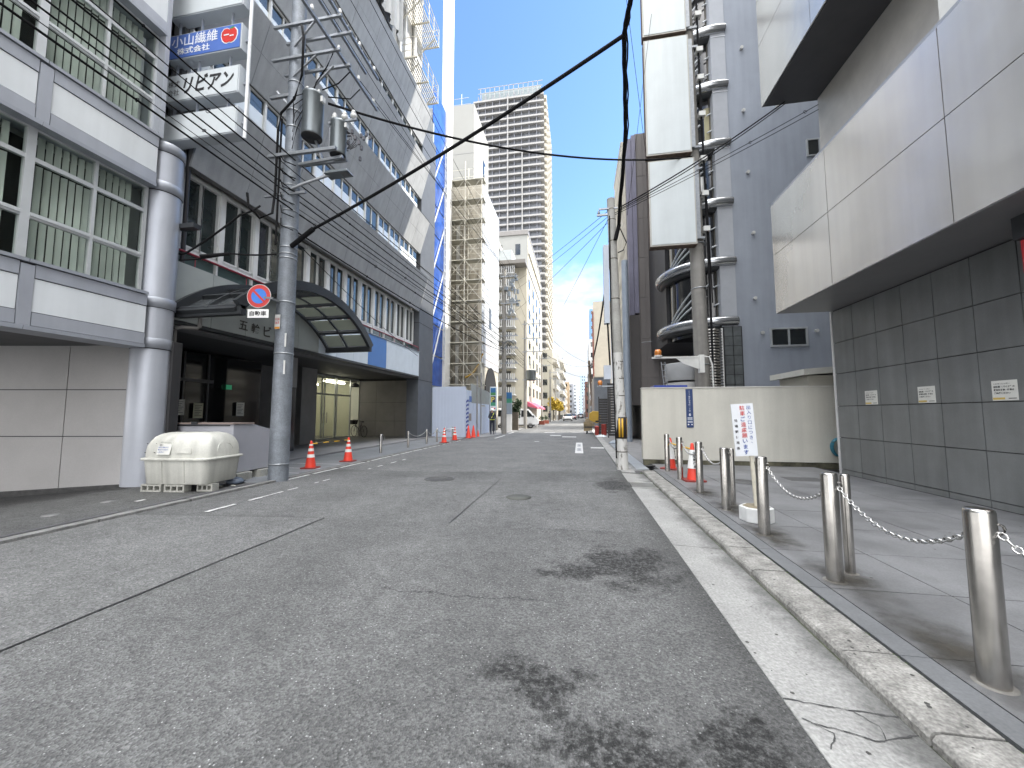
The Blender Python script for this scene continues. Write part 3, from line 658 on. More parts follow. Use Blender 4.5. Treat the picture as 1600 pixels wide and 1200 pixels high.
for j in range(10): rl.cyl((-8.76, 7.3 + j * 1.4, 4.84), (-8.76, 7.3 + j * 1.4, 5.09), .012, n=6)
rl.build('railing', mat('rail_red', (.22, .02, .035), .4), B)
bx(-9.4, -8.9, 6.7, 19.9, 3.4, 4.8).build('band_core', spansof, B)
fas = mat('fascia_greygreen', (.33, .355, .345), .55, var=.05); bandw = mat('band_white', (.56, .62, .68), .4, var=.05)
W = Wall('x', -8.72, 1)
us_ = [6.75 + .93 * i for i in range(6)]; us_ = [6.75, 7.72, 8.69, 9.66, 10.63, 11.6]
panels(W, 0, 0, 0, 0, 0, 0, gap=.01, us=us_, vsq=[3.5, 4.82]).build('fascia', fas, B)
us_ = [11.6, 12.6, 13.65, 14.7]; panels(W, 0, 0, 0, 0, 0, 0, gap=.01, us=us_, vsq=[3.5, 4.82]).build('band_panel', bandw, B)
panels(W, 0, 0, 0, 0, 0, 0, gap=.01, us=[16.25, 17.2, 18.15, 19.1, 19.9], vsq=[3.5, 4.82]).build('band_panel', bandw, B)
panels(W, 0, 0, 0, 0, 0, 0, gap=.01, us=[14.7, 16.25], vsq=[3.5, 4.82], n1=.022).build('blue_panel', mat('band_blue', (.045, .16, .44), .35, var=.04), B)
bx(-9.0, -8.69, 6.75, 19.92, 3.42, 3.49).build('band_edge', blackmetal, B); bx(-9.0, -8.67, 11.6, 19.92, 4.83, 4.86).build('band_cap', alud, B)
bronze = mat('letter_bronze', (.06, .055, .05), .45, metal=.3)
for ch, y in (('五', 8.60), ('輪', 8.99), ('ビ', 9.39), ('ル', 9.79)):
    q = text(ch, B, bronze, (-8.685, y, 3.76), YR, ZU, .4, align='CENTER', fitw=.27, bold=.02, depth=.01)
# entrance recess
bx(-20, -13.2, 6.9, 16.94, 0, 3.5).build('rear_wall', mat('rear_wall_grey', (.20, .20, .20), .8), B)
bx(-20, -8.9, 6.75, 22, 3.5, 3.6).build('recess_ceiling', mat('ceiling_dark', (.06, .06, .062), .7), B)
bx(-20, -9.2, 6.7, 6.9, 0, 3.5).build('side_wall', mat('side_wall_dark', (.08, .08, .082), .6), B)
brw = mat('brown_tile_wall', (.20, .188, .175), .55, var=.08, fine=.05)
W2 = Wall('y', 21.35, -1)
panels(W2, 0, 0, 0, 0, 0, 0, gap=.012, us=[-13.15, -12.0, -10.8, -9.6, -8.9], vsq=[.09, 1.0, 2.1, 3.4]).build('end_wall', brw, B)
bx(-13.2, -8.9, 21.37, 21.9, 0, 3.6).build('end_wall_core', darkgap, B)
bx(-13.4, -12.0, 15.0, 16.0, .09, 3.5).build('column', mat('pier_grey', (.22, .218, .21), .7, var=.08), B)
bx(-10.85, -10.3, 12.1, 12.6, .09, 2.4).build('column', mat('polished_black', (.012, .012, .014), .12, spec=.8), B)
bx(-10.86, -10.29, 12.09, 12.61, 2.4, 3.5).build('column_top', mat('pier_grey_top', (.22, .22, .22), .6), B)
bx(-9.6, -9.25, 6.95, 7.35, 2.5, 3.42).build('corner_panel', mat('corner_panel', (.27, .27, .265), .5), B)
lob = MB(); lob.box(-12.2, -12.1, 7.2, 12.9, .09, 3.4)
lob.build('lobby_glazing', mat('lobby_glass', (.012, .013, .014), .08, spec=.8, var=.2), B)
lf = MB()
for y in (7.3, 8.4, 9.9, 10.7): lf.box(-12.09, -12.04, y, y + .05, .09, 3.4)
lf.box(-12.09, -12.03, 7.3, 10.9, 2.45, 2.55); lf.build('lobby_frame', mat('lobby_frame', (.12, .12, .12), .4, metal=.5), B)
pp = mat('notice_paper', (.62, .62, .56), .6, var=.04)
for i, (y, z, m_) in enumerate(((9.65, 1.70, pp), (10.25, 1.60, mat('notice_cream', (.5, .5, .36), .6)), (11.8, 1.66, pp))):
    o = bx(-12.02, -12.015, y, y + .32, z - .3, z + .18).build('notice', m_, B)
    l = MB()
    for k_ in range(7): l.box(-12.013, -12.011, y + .04, y + .28 - (k_ % 3) * .04, z + .1 - k_ * .055, z + .115 - k_ * .055)
    l.build('notice_lines', ink, o)
o = bx(-12.02, -11.99, 11.35, 11.55, 2.28, 2.44).build('exit_light', mat('exit_green', (.02, .16, .08), .4, emit=(.1, .7, .35), es=.05), B)
# drain pipe at the entrance
dp = MB(); dp.tube([(-8.74, 6.93, .1), (-8.74, 6.93, 3.25), (-8.73, 6.95, 3.32), (-8.66, 7.02, 3.36), (-8.46, 7.2, 3.36), (-8.43, 7.22, 3.4), (-8.43, 7.22, 3.6)], .04, 10); dp.build('drain_pipe', mat('pipe_grey', (.20, .19, .18), .5), B)
bx(-9.3, -8.85, 6.80, 6.98, .03, 25).build('edge_post', mat('edge_dark', (.075, .08, .085), .6, var=.2), B)
MB().cyl((-8.80, 7.04, 3.9), (-8.80, 7.04, 13), .045, n=10).build('drain_pipe', mat('pipe_dark', (.03, .03, .035), .5), B)
# lit passage with glass doors
lit = mat('room_paint', (.62, .62, .53), .8, var=.04)
rm = MB(); rm.box(-16.9, -16.8, 17.0, 21.3, .09, 3.4); rm.box(-16.8, -13.1, 21.25, 21.34, .09, 3.4); rm.box(-16.8, -13.3, 16.95, 17.05, .09, 3.4); rm.box(-16.9, -13.2, 17, 21.3, 3.3, 3.4); rm.build('lit_room', lit, B)
# (rear wall is opened here)
fr = MB(); X0 = -13.15
for y in (17.3, 17.85, 18.05, 18.95, 19.08, 20.35): fr.box(X0, X0 + .07, y, y + .06, .09, 3.45)
fr.box(X0 + .003, X0 + .067, 17.3, 20.4, 2.42, 2.5); fr.box(X0 + .003, X0 + .067, 17.3, 21.2, 3.4, 3.47); fr.box(X0 + .003, X0 + .067, 17.3, 20.4, .09, .16)
dr_ = fr.build('glass_doors', wframe, B)
bx(X0 + .03, X0 + .036, 17.3, 20.4, .1, 3.42).build('pane', glassmat('door_glass', (.92, .92, .86), .02, .25), dr_)
hd = MB()
for y in (17.92, 18.2): hd.tube([(X0 + .12, y, .95), (X0 + .12, y, 1.5)], .016, 6)
hd.build('door_handle', stainless, dr_)
tb = MB().cyl((-13.4, 18.4, 3.18), (-13.4, 20.2, 3.18), .05, n=8); tb.build('ceiling_lamp', mat('lamp_tube', (.9, .9, .85), .5, emit=(1, .97, .86), es=5.5), B)
tb = MB().cyl((-15.4, 17.6, 3.18), (-15.4, 20.6, 3.18), .05, n=8); tb.build('ceiling_lamp', MATS['lamp_tube'], B)
mb = MB(); mb.lathe([(.02, 0), (.22, .02), (.2, .16), (.06, .26)], (-12.7, 20.2, 2.95), 14); mb.build('dome_camera', blackmetal, B)
# upper rear section: sunlit white bay with maintenance balconies
uw = mat('upper_white', (.50, .49, .46), .65, var=.05, streak=.08)
bx(-16, -9.15, 6.8, 19.85, 3.6, 30).build('main_wall', uw, B)
bx(-9.15, -8.85, 16.3, 19.85, 18.75, 30).build('bay_wall', uw, B)
cur = MB(); n = 60
for i in range(n):
    a, b = 11.5 + 4.6 * i / n, 11.5 + 4.6 * (i + 1) / n; x = lambda q: -8.25 + .10 * math.sin(q * 9) + .05 * math.sin(q * 23 + 1)
    cur.hexa([(x(a), a, 19.4), (x(b), b, 19.4), (x(b) - .02, b, 19.4), (x(a) - .02, a, 19.4), (x(a), a, 30), (x(b), b, 30), (x(b) - .02, b, 30), (x(a) - .02, a, 30)])
cur.build('mesh_sheeting', mat('mesh_sheet', (.42, .43, .43), .8, var=.10), B)
for y in (16.9, 17.5, 18.6): MB().cyl((-8.72, y, 18.75), (-8.72, y, 30), .11 if y != 17.5 else .07, n=12).build('duct', mat('duct_white', (.62, .62, .6), .4, metal=.2), B)
for z in (18.0 + 1.4, 22.9, 26.4):
    b_ = MB()
    for q in range(9): x = -8.8 + q * .11; b_.box(x, x + .05, 16.9, 19.9, z, z + .05)
    for y in (16.9, 18.4, 19.85): b_.box(-8.85, -7.8, y, y + .06, z - .07, z)
    for y in (17.3, 19.4): b_.bar((-8.85, y, z - .9), (-7.9, y, z - .05), .05)
    o = b_.build('balcony', mat('balcony_cream', (.58, .55, .46), .5, var=.08), B)
    r_ = MB()
    for zz in (.35, .7, 1.05): r_.tube([(-8.82, 16.9, z + zz), (-7.83, 16.9, z + zz), (-7.83, 19.88, z + zz), (-8.82, 19.88, z + zz)], .018, 5, False)
    for y in (16.9, 17.6, 18.4, 19.1, 19.88): r_.cyl((-7.83, y, z), (-7.83, y, z + 1.05), .018, n=5)
    r_.build('railing', MATS['balcony_cream'], o)
bx(-9.4, -8.72, 19.9, 21.95, .03, 18.3).build('end_pier', mat('pier_slate', (.085, .093, .105), .55, var=.12, fine=.06), B)
for z in (3.3, 6.5, 9.7, 12.9, 16.1): bx(-9.41, -8.712, 19.89, 21.96, z, z + .025).build('pier_joint', darkgap, B)
# canopy
cn = thing('entrance_canopy', (-8.7, 9.22, 3.6), 'arched black canopy with frosted panes over the grey block entrance', 'canopy')
cy, hw, rise, zb = 9.45, 2.55, 1.08, 3.66
Rr = (hw*hw + rise*rise) / (2 * rise); zc_ = zb + rise - Rr; am = math.asin(hw / Rr)
def arc(n, r=0, t0=-1, t1=1): return [(cy + (Rr + r) * math.sin(am * (t0 + (t1 - t0) * i / n)), zc_ + (Rr + r) * math.cos(am * (t0 + (t1 - t0) * i / n))) for i in range(n + 1)]
def archbeam(mb, x0, x1, r0, r1, n=28):
    a, b = arc(n, r0), arc(n, r1)
    for i in range(n): mb.hexa([(x0, *a[i]), (x1, *a[i]), (x1, *a[i+1]), (x0, *a[i+1]), (x0, *b[i]), (x1, *b[i]), (x1, *b[i+1]), (x0, *b[i+1])])
m_ = MB(); archbeam(m_, -7.10, -7.00, -.02, .22); archbeam(m_, -8.68, -8.58, -.02, .20); archbeam(m_, -7.90, -7.84, .0, .10); islands(m_, 'arch_beam', blackmetal, cn)
m_ = MB()
for i in range(0, 9):
    t_ = -1 + 2 * i / 8; a = am * t_; y, z = cy + (Rr + .04) * math.sin(a), zc_ + (Rr + .04) * math.cos(a)
    wq = .09 if i in (0, 8) else .045
    m_.obox((-7.85, y, z), (1, 0, 0), (0, math.cos(a), -math.sin(a)), (0, math.sin(a), math.cos(a)), .76, wq, .05)
m_.build('rib', blackmetal, cn)
fro = bpy.data.materials.new('frosted_pane'); fro.use_nodes = True; t_n = fro.node_tree; t_n.nodes.clear()
_o = t_n.nodes.new('ShaderNodeOutputMaterial'); _a = t_n.nodes.new('ShaderNodeBsdfTranslucent'); _b = t_n.nodes.new('ShaderNodeBsdfPrincipled'); _m = t_n.nodes.new('ShaderNodeMixShader'); _m.inputs[0].default_value = .4
_a.inputs[0].default_value = (.40, .42, .37, 1); _b.inputs['Base Color'].default_value = (.35, .35, .31, 1); _b.inputs['Roughness'].default_value = .4; t_n.links.new(_a.outputs[0], _m.inputs[1]); t_n.links.new(_b.outputs[0], _m.inputs[2]); t_n.links.new(_m.outputs[0], _o.inputs[0])
for i in range(8):
    for x0, x1 in ((-8.54, -7.93), (-7.81, -7.12)):
        t0, t1 = -1 + 2 * i / 8 + .045, -1 + 2 * (i + 1) / 8 - .045; a, b = arc(4, .005, t0, t1), arc(4, .03, t0, t1); q = MB()
        for k_ in range(4): q.hexa([(x0, *a[k_]), (x1, *a[k_]), (x1, *a[k_+1]), (x0, *a[k_+1]), (x0, *b[k_]), (x1, *b[k_]), (x1, *b[k_+1]), (x0, *b[k_+1])])
        q.build('canopy_pane', fro if i > 3 else mat('canopy_roof', (.05, .055, .058), .18, spec=.7), cn)

bx(-8.68, -7.0, 6.84, 6.98, 3.54, 3.74).build('end_gutter', blackmetal, cn); bx(-8.68, -7.0, 11.93, 12.05, 3.56, 3.70).build('end_gutter', blackmetal, cn)
# ---- blue glazed strip building and white fin
C = thing('glazed_building', (-9.5, 24, 0), 'narrow building with blue glass and a tall white fin beyond the slate pier', 'building')
bx(-16, -9.05, 22.0, 26.0, 0, 21).build('wall', mat('pale_steel', (.42, .45, .48), .5), C)
bluep = mat('blue_glass', (.025, .085, .34), .12, var=.35, scale=1.2, spec=.8)
for i in range(10):
    z = 3.2 + i * 1.95
    bx(-9.02, -8.98, 22.05, 24.35, z, z + 1.85).build('glass_panel', bluep, C)
bx(-9.3, -8.86, 24.4, 25.55, 0, 36).build('fin', mat('fin_white', (.70, .69, .66), .6, var=.04), C)
bx(-9.04, -8.93, 22.0, 22.12, 0, 20).build('frame', wframe, C)
dg = MB()
for i in range(5): dg.bar((-8.9, 22.3, 4.5 + i * 3), (-8.9, 24.3, 8.2 + i * 3), .06)
dg.build('brace', mat('brace_white', (.6, .62, .63), .5), C)
ld = MB()
for i in range(30): ld.box(-8.85, -8.80, 24.0, 24.3, 5 + i * .5, 5.03 + i * .5)
ld.box(-8.85, -8.80, 23.97, 24.0, 5, 20); ld.box(-8.85, -8.80, 24.3, 24.33, 5, 20); ld.build('ladder', MATS['brace_white'], C)

# ---- white-slatted block behind the scaffold
D = thing('slatted_block', (-9, 28, 0), 'cream block with white slatted side and dark arched mouth, behind the scaffold', 'building')
Y0, Y1, XD, ZT = 26.9, 33.0, -7.0, 19.0
colcream = mat('cream_render', (.50, .46, .38), .8, var=.10, streak=.2); dkbr = mat('stained_render', (.33, .30, .24), .8, var=.25, streak=.4)
bx(-16, XD, Y0, Y1, 0, ZT).build('wall', colcream, D)
for x0, x1, m_ in ((-9.2, -8.95, dkbr), (-8.6, -8.45, dkbr), (-8.2, -8.0, dkbr), (-8.9, -8.65, MATS['upper_white'])):
    bx(x0, x1, Y0 - .12, Y0, 0, 16).build('pilaster', m_, D)
sl_ = mat('white_slat', (.46, .475, .49), .45, var=.04)
m_ = MB()
for i in range(25): m_.box(XD, XD + .06, Y0 + .1, Y1 - .1, 5.0 + i * .56, 5.0 + i * .56 + .50)
m_.build('cladding', sl_, D)
bx(XD + .05, XD + .09, 29.2, 29.9, 8.2, 9.8).build('window', dglass, D)
am_ = MB(); pts = [(28.0, 0)] + [(30 + 2 * math.cos(R(180 - a)), 2.9 + 2.2 * math.sin(R(a))) for a in range(0, 181, 15)] + [(32.0, 0)]
am_.prism(pts, 'x', XD + .01, XD + .08); am_.build('arch_opening', mat('arch_black', (.008, .008, .009), .9), D)
m_ = MB(); pq = [(27.6, 3.0)] + [(27.6, 5.6), (32.6, 5.6), (32.6, 3.0)]; m_.box(XD, XD + .04, 27.0, 32.9, 4.9 + .3, 7.2); m_.build('brick_band', mat('pink_stone', (.36, .28, .26), .8, var=.15), D)
for i in range(3):
    z = 13.2 + i * 0; 
bx(-8.9, -7.2, Y0 - .02, Y0, 4, 12).build('stained_panel', dkbr, D)
# scaffold in front
SC = thing('scaffold', (-8.0, 26.0, 0), 'steel tube scaffold with plank decks in front of the cream block', 'scaffold')
scm = mat('scaffold_tube', (.60, .58, .50), .45, metal=.3, var=.15); plk = mat('scaffold_plank', (.30, .29, .24), .7, var=.15)
xs_ = [-9.15, -7.85, -6.62]; yy_ = [25.45, 26.3]
m_ = MB()
for x in xs_:
    for y in yy_: m_.cyl((x, y, .03), (x, y, 19.6), .027, n=6)
m_.build('standard', scm, SC)
lev = [1.95 + i * 1.48 for i in range(12)]
for i, z in enumerate(lev):
    d_ = MB(); d_.box(xs_[0] - .1, xs_[2] + .1, yy_[0] + .05, yy_[1] - .05, z, z + .06); d_.build('plank_deck', plk, SC)
    l_ = MB()
    for y in yy_:
        l_.cyl((xs_[0] - .15, y, z - .02), (xs_[2] + .15, y, z - .02), .02, n=5); l_.cyl((xs_[0], y, z + .75), (xs_[2], y, z + .75), .016, n=5)
    for x in xs_: l_.cyl((x, yy_[0], z - .04), (x, yy_[1], z - .04), .02, n=5)
    l_.build('ledger', scm, SC)
    if i < 11:
        b_ = MB()
        for a, b in zip(xs_[:-1], xs_[1:]):
            if (i + (a == xs_[0])) % 1 == 0: b_.cyl((a, yy_[0] - .03, z), (b, yy_[0] - .03, z + 1.48), .013, n=5); b_.cyl((b, yy_[0] - .04, z), (a, yy_[0] - .04, z + 1.48), .013, n=5)
        b_.build('cross_brace', scm, SC)
m_ = MB(); m_.bar((-9.1, 25.9, 12.6), (-7.8, 25.9, 11.0), .5, .05); m_.build('stair', plk, SC)
m_ = MB(); m_.bar((-9.1, 25.9, 15.6), (-7.8, 25.9, 13.9), .5, .05); m_.build('stair', plk, SC)
ch = MB(); ch.tube([(-6.55, 25.7, 5.6), (-6.75, 25.6, 4.9), (-7.2, 25.5, 4.2), (-7.7, 25.4, 3.9)], .07, 8); tag(ch.build('yellow_hose', mat('hose_yellow', (.36, .22, .03), .5)), 'yellow hose bundle hanging off the scaffold corner', 'hose')
# plain tower blocks behind
def block(name, label, cat, X, px0, px1, depthY, zt, m_, floors=0, fm=None, wm=None, side=None, group=None, width=None, balc=None):
    pass
E2 = thing('slab_block', (-12, 36, 0), 'tall plain grey slab block with a narrow sunlit side, rising behind the scaffold', 'building')
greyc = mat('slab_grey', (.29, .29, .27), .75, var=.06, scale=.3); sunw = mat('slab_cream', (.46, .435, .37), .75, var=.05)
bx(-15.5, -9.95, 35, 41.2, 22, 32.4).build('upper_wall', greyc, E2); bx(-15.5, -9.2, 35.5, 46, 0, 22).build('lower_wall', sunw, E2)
bx(-14, -13.4, 36, 37, 32.4, 32.9).build('roof_box', MATS['brown_tile_wall'], E2)
for z in (23.5, 27.2): bx(-9.95, -9.9, 38.6, 39.6, z, z + 1.7).build('window', dglass, E2)
an = MB(); an.cyl((-11.9, 37, 32.4), (-11.9, 37, 35.4), .04, n=5)
for z, l in ((34.9, .8), (34.2, 1.0), (33.6, .5)): an.box(-11.9 - l, -11.9 + l, 36.98, 37.02, z, z + .04)
an.build('aerial', galv, E2)
j_ = MB(); j_.box(-15.52, -9.94, 34.99, 41.2, 27.2, 27.24); j_.build('wall_joint', mat('joint_grey', (.2, .2, .2), .8), E2)
# balcony block H
H = thing('balcony_block', (-7, 40, 0), 'cream apartment block with stacked white slat balconies behind the first far pole', 'building')
bx(-9.4, -5.45, 40.6, 58, 0, 17.4).build('wall', mat('cream_wall', (.45, .42, .34), .8, var=.05), H); bx(-9.5, -9.0, 39.2, 40.6, 0, 17.5).build('side_fin', MATS['stained_render'], H)
bx(-9.5, -5.4, 39.2, 58.1, 17.4, 17.8).build('parapet', MATS['brown_tile_wall'], H)
for i in range(11):
    z = 1.9 + i * 1.45; b_ = MB(); b_.box(-8.9, -6.6, 39.4, 40.6, z, z + .1)
    for k_ in range(12): b_.box(-8.9 + k_ * .2, -8.8 + k_ * .2, 39.4, 39.44, z + .1, z + .85)
    b_.build('balcony', MATS['white_slat'], H)
    bx(-8.5, -7.2, 40.55, 40.62, z + .15, z + 1.2).build('window', dglass, H)
for i in range(8):
    for k_ in range(4): bx(-5.45, -5.40, 42 + k_ * 3.8, 43.4 + k_ * 3.8, 3.4 + i * 1.75, 4.4 + i * 1.75).build('window', dglass, H)
Fb = thing('gabled_block', (-9, 46, 0), 'pale blue-grey block with a plain gable end and sunlit side, above the balcony block', 'building')
bx(-16, -7.55, 43, 58, 17.8, 20.6).build('wall', mat('pale_bluegrey', (.42, .46, .48), .7), Fb); bx(-10.4, -8.9, 42.5, 58, 20.6, 20.9).build('roof', MATS['slab_grey'], Fb)
bx(-9.6, -9.2, 42.97, 43, 18.6, 19.6).build('window', dglass, Fb)
Gb = thing('flat_roof_block', (-10, 62, 0), 'broad grey flat-roofed block with cream striped side below the tall tower', 'building')
bx(-16, -7.9, 60, 80, 0, 30.5).build('wall', greyc, Gb); bx(-16.2, -7.8, 59.8, 80.2, 30.5, 31.2).build('parapet', MATS['brown_tile_wall'], Gb)
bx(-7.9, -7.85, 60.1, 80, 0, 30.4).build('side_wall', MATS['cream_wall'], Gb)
for i in range(9):
    bx(-7.85, -7.6, 60.2, 79.8, 2.6 + i * 3.1, 3.4 + i * 3.1).build('balcony', mat('balcony_white', (.46, .44, .39), .6), Gb)
for x in (-12.9, -9.9): bx(x, x + .8, 59.95, 60, 27.2, 29.0).build('window', dglass, Gb)
# the tower
T = thing('residential_tower', (-26, 175, 0), 'very tall glass and balcony residential tower rising over the left row', 'building')
tx0, tx1, ty0, ty1 = -43.0, -14.6, 155, 190; TH = 144.0
bx(tx0, tx1, ty0, ty1, 0, TH - 5).build('core', mat('tower_glass', (.17, .18, .20), .25, var=.25, scale=.25, stretch=(1, 1, .6)), T)
tsl = mat('tower_slab', (.29, .285, .275), .6, var=.04)
for i in range(42):
    z = 8 + i * 3.15; m_ = MB()
    m_.box(tx0 - 1, tx1 + 1.5, ty0 - 1.6, ty1, z, z + .75)
    m_.build('balcony', tsl, T)
    m_ = MB(); 
    for k_ in range(9): m_.box(tx0 + 1 + k_ * 3.2, tx0 + 1.25 + k_ * 3.2, ty0 - 1.2, ty0, z + 1.05, z + 3.15)
    m_.build('partition', mat('tower_part', (.17, .175, .20), .6), T)
for i in range(42):
    z = 8 + i * 3.15; m_ = MB()
    for k_ in range(8): y = ty0 + 1 + k_ * 4.3; m_.box(tx1 + 1.5, tx1 + 2.4, y, y + 3.0, z, z + 1.5)
    m_.build('side_balcony', mat('tower_cream', (.44, .41, .34), .6, var=.05), T)
for x in (-28.8, -22.6): bx(x, x + .45, ty0 - 2.0, ty0 - 1.65, 60 if x < -25 else 8, TH - 6 if x < -25 else 112).build('mast_rib', tsl, T)
m_ = MB()
for k_ in range(13): m_.box(tx0 + 2 + k_ * 2.1, tx0 + 2.2 + k_ * 2.1, ty0 - 1, ty0 - .8, TH - 5, TH)
for z in (TH - 2.5, TH - .2): m_.box(tx0 + 1, tx1 + 1, ty0 - 1, ty0 - .85, z, z + .25)
m_.build('crown_frame', tsl, T)
bx(tx0 + 2, tx1, ty0 + 1, ty1 - 4, TH - 5, TH - .3).build('crown_glass', mat('crown_glass', (.20, .24, .25), .2), T)
# small near-street left frontage beyond the hoarding
def lrow(nm, lab, X, y0, y1, z, m_, wins=(4, 4), wc=None, x_out=None, bal=False):
    o = thing(nm, (X - 3, (y0 + y1) / 2, 0), lab, 'building')
    bx(X - 9, X, y0, y1, 0, z).build('wall', m_, o)
    nf, nw = wins; fh = (z - 1) / nf
    for i in range(nf):
        if bal:
            b_ = MB(); b_.box(X, X + .9, y0 + .3, y1 - .3, .8 + i * fh + fh * .1, .8 + i * fh + fh * .42); b_.build('balcony', bal, o)
        for k_ in range(nw):
            a = y0 + (y1 - y0) * (k_ + .25) / nw; b = y0 + (y1 - y0) * (k_ + .75) / nw
            bx(X - .04, X + .03, a, b, .8 + i * fh + fh * .35, .8 + i * fh + fh * .85).build('window', wc or dglass, o)
    n = int(nw)
    for i in range(nf):     # windows toward the viewer
        for q in range(2): bx(X - 2.6 - q * 3, X - 1.2 - q * 3, y0 - .03, y0 + .04, .8 + i * fh + fh * .35, .8 + i * fh + fh * .8).build('window', wc or dglass, o)
    return o
cr = MATS['cream_wall']
lrow('shop_house', 'low white shop house with a pink awning behind the parked van', -6.3, 58.1, 66, 9.5, MATS['upper_white'], (3, 2))
lrow('apartment_block', 'cream apartment block, first beyond the pink awning', -5.6, 84, 96, 15.5, cr, (5, 3), bal=MATS['balcony_white'])
lrow('apartment_block', 'grey apartment block with balconies above the yellow trees', -4.8, 98, 122, 17.0, mat('far_grey', (.40, .40, .385), .8), (6, 5), bal=MATS['balcony_white'])
lrow('apartment_block', 'slim dark grey block past the yellow trees', -5.2, 128, 150, 20.0, mat('far_dark', (.24, .25, .27), .8), (6, 4))
lrow('office_building', 'low cream office house far down the left side', -5.6, 155, 190, 12.0, mat('far_cream', (.50, .42, .33), .8), (4, 5))
lrow('office_building', 'plain pale house near the far end of the left side', -6.5, 200, 260, 13.0, mat('far_pale', (.45, .42, .40), .8), (4, 6))
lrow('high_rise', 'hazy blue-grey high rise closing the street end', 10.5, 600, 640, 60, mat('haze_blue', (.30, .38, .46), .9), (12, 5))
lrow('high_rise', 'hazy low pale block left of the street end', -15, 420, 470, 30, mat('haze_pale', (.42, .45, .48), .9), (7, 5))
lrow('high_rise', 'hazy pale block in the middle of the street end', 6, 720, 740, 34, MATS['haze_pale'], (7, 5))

RB = thing('sun_blocker', (24, 12, 0), 'tall plain unseen block added behind the car yard to block the sun', 'building')
bx(17.5, 30, 3, 19, 0, 44).build('wall', MATS['slab_grey'], RB)  # unseen block, added to stop sun leaking through the yard gap
# ================================================================ RIGHT SIDE
# ---- dark panelled building with metal bands
R1 = thing('panel_building', (9, 3, 0), 'building with dark stone panels below and wide pale metal bands overhanging the right pavement', 'building')
dk = mat('slate_panel', (.155, .163, .163), .42, var=.16, scale=1.2, fine=.08, fscale=120, spec=.5, streak=.12)
bands = mat('band_metal', (.58, .57, .55), .22, metal=.7, var=.06, scale=.6, streak=.05, bump=.45, bscale=.55, bdist=.05)
W = Wall('x', 6.05, -1)
ysm = [10.28, 9.61, 8.95, 8.29, 7.63, 6.97, 6.31, 5.65, 4.99, 4.33, 3.67, 3.01, 2.35, 1.69, 1.03, .37, -.3, -1.0, -1.7, -3, -5][::-1]
panels(W, 0, 0, 0, 0, 0, 0, gap=.014, n0=0, n1=.03, us=ysm, vsq=[.05, .16, .89, 1.62, 2.38, 3.11, 3.88]).build('stone_panel', dk, R1)
bx(6.05, 16, -8, 10.28, 0, 4.0).build('lower_wall', darkgap, R1)
bx(6.0, 6.07, 10.28, 10.33, .05, 3.9).build('corner_trim', mat('trim_light', (.5, .5, .5), .4), R1)
bx(4.86, 16, -8, 10.24, 3.95, 6.4).build('band_core', darkgap, R1)
ybm = [10.32, 8.17, 5.73, 3.29, .85, -1.6, -4, -8][::-1]
W = Wall('x', 4.86, -1)
panels(W, 0, 0, 0, 0, 0, 0, gap=.014, n0=0, n1=.03, us=ybm, vsq=[3.91, 5.37, 6.66]).build('metal_band', bands, R1)
W9 = Wall('y', 10.26, 1); panels(W9, 0, 0, 0, 0, 0, 0, gap=.014, n0=0, n1=.04, us=[4.84, 6.2, 9, 12, 16], vsq=[3.91, 5.37, 6.66]).build('metal_band_end', bands, R1)
bx(4.84, 5.05, -8, 10.3, 6.665, 6.72).build('band_cap', alud, R1)
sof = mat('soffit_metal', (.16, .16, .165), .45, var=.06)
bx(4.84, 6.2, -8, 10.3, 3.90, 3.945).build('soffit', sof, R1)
bx(5.98, 16, -8, 10.22, 6.4, 9.3).build('recess_wall', mat('recess_cream', (.50, .48, .44), .4, metal=.2), R1)
for y, z in ((4.9, 6.72), ):
    pass
bx(5.02, 5.9, 5.0, 5.9, 6.72, 7.25).build('vent_box', mat('vent_white', (.6, .6, .57), .4), R1)
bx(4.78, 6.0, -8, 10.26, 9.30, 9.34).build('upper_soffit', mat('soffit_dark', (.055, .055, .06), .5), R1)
bx(4.77, 16, -8, 10.24, 9.34, 14).build('upper_core', darkgap, R1)
W = Wall('x', 4.77, -1)
panels(W, 0, 0, 0, 0, 0, 0, gap=.014, n0=0, n1=.03, us=ybm, vsq=[9.32, 11.0, 12.2, 14]).build('upper_band', bands, R1)
panels(W9, 0, 0, 0, 0, 0, 0, gap=.014, n0=0, n1=.04, us=[4.75, 6.2, 9, 12, 16], vsq=[9.32, 11.0, 14]).build('upper_band_end', bands, R1)
bx(6.5, 16, -12, 10.1, 14, 34).build('top_storeys', MATS['recess_cream'], R1)
for i, y in enumerate((9.36, 8.06, 6.80)):
    z0, z1 = 1.635, 1.925
    o = bx(6.012, 6.017, y - .34, y, z0, z1).build('notice', mat('notice_white', (.64, .64, .60), .5, var=.04), R1)
    lf_ = (0, -1, 0)
    text('お客様へのお願い', o, ink, (6.010, y - .03, z1 - .055), lf_, ZU, .03, fitw=.22, fith=.018)
    text('自転車・バイク等の', o, ink, (6.010, y - .03, z1 - .105), lf_, ZU, .03, fitw=.28, fith=.03, bold=.03)
    text('敷地内 駐輪・駐車は', o, ink, (6.010, y - .03, z1 - .15), lf_, ZU, .03, fitw=.27, fith=.03, bold=.03)
    text('ご遠慮ください', o, ink, (6.010, y - .03, z1 - .195), lf_, ZU, .03, fitw=.22, fith=.028, bold=.03)
    bx(6.008, 6.011, y - .17, y - .01, z0 + .015, z0 + .045).build('yellow_strip', mat('strip_yellow', (.55, .40, .10), .5), o)
    bx(6.008, 6.011, y - .32, y - .22, z0 + .025, z0 + .035).build('lettering', ink, o)
rs = thing('hanging_sign', (5.7, 5.6, 3.1), 'red box sign under a black bracket at the right edge by the dark wall', 'sign')
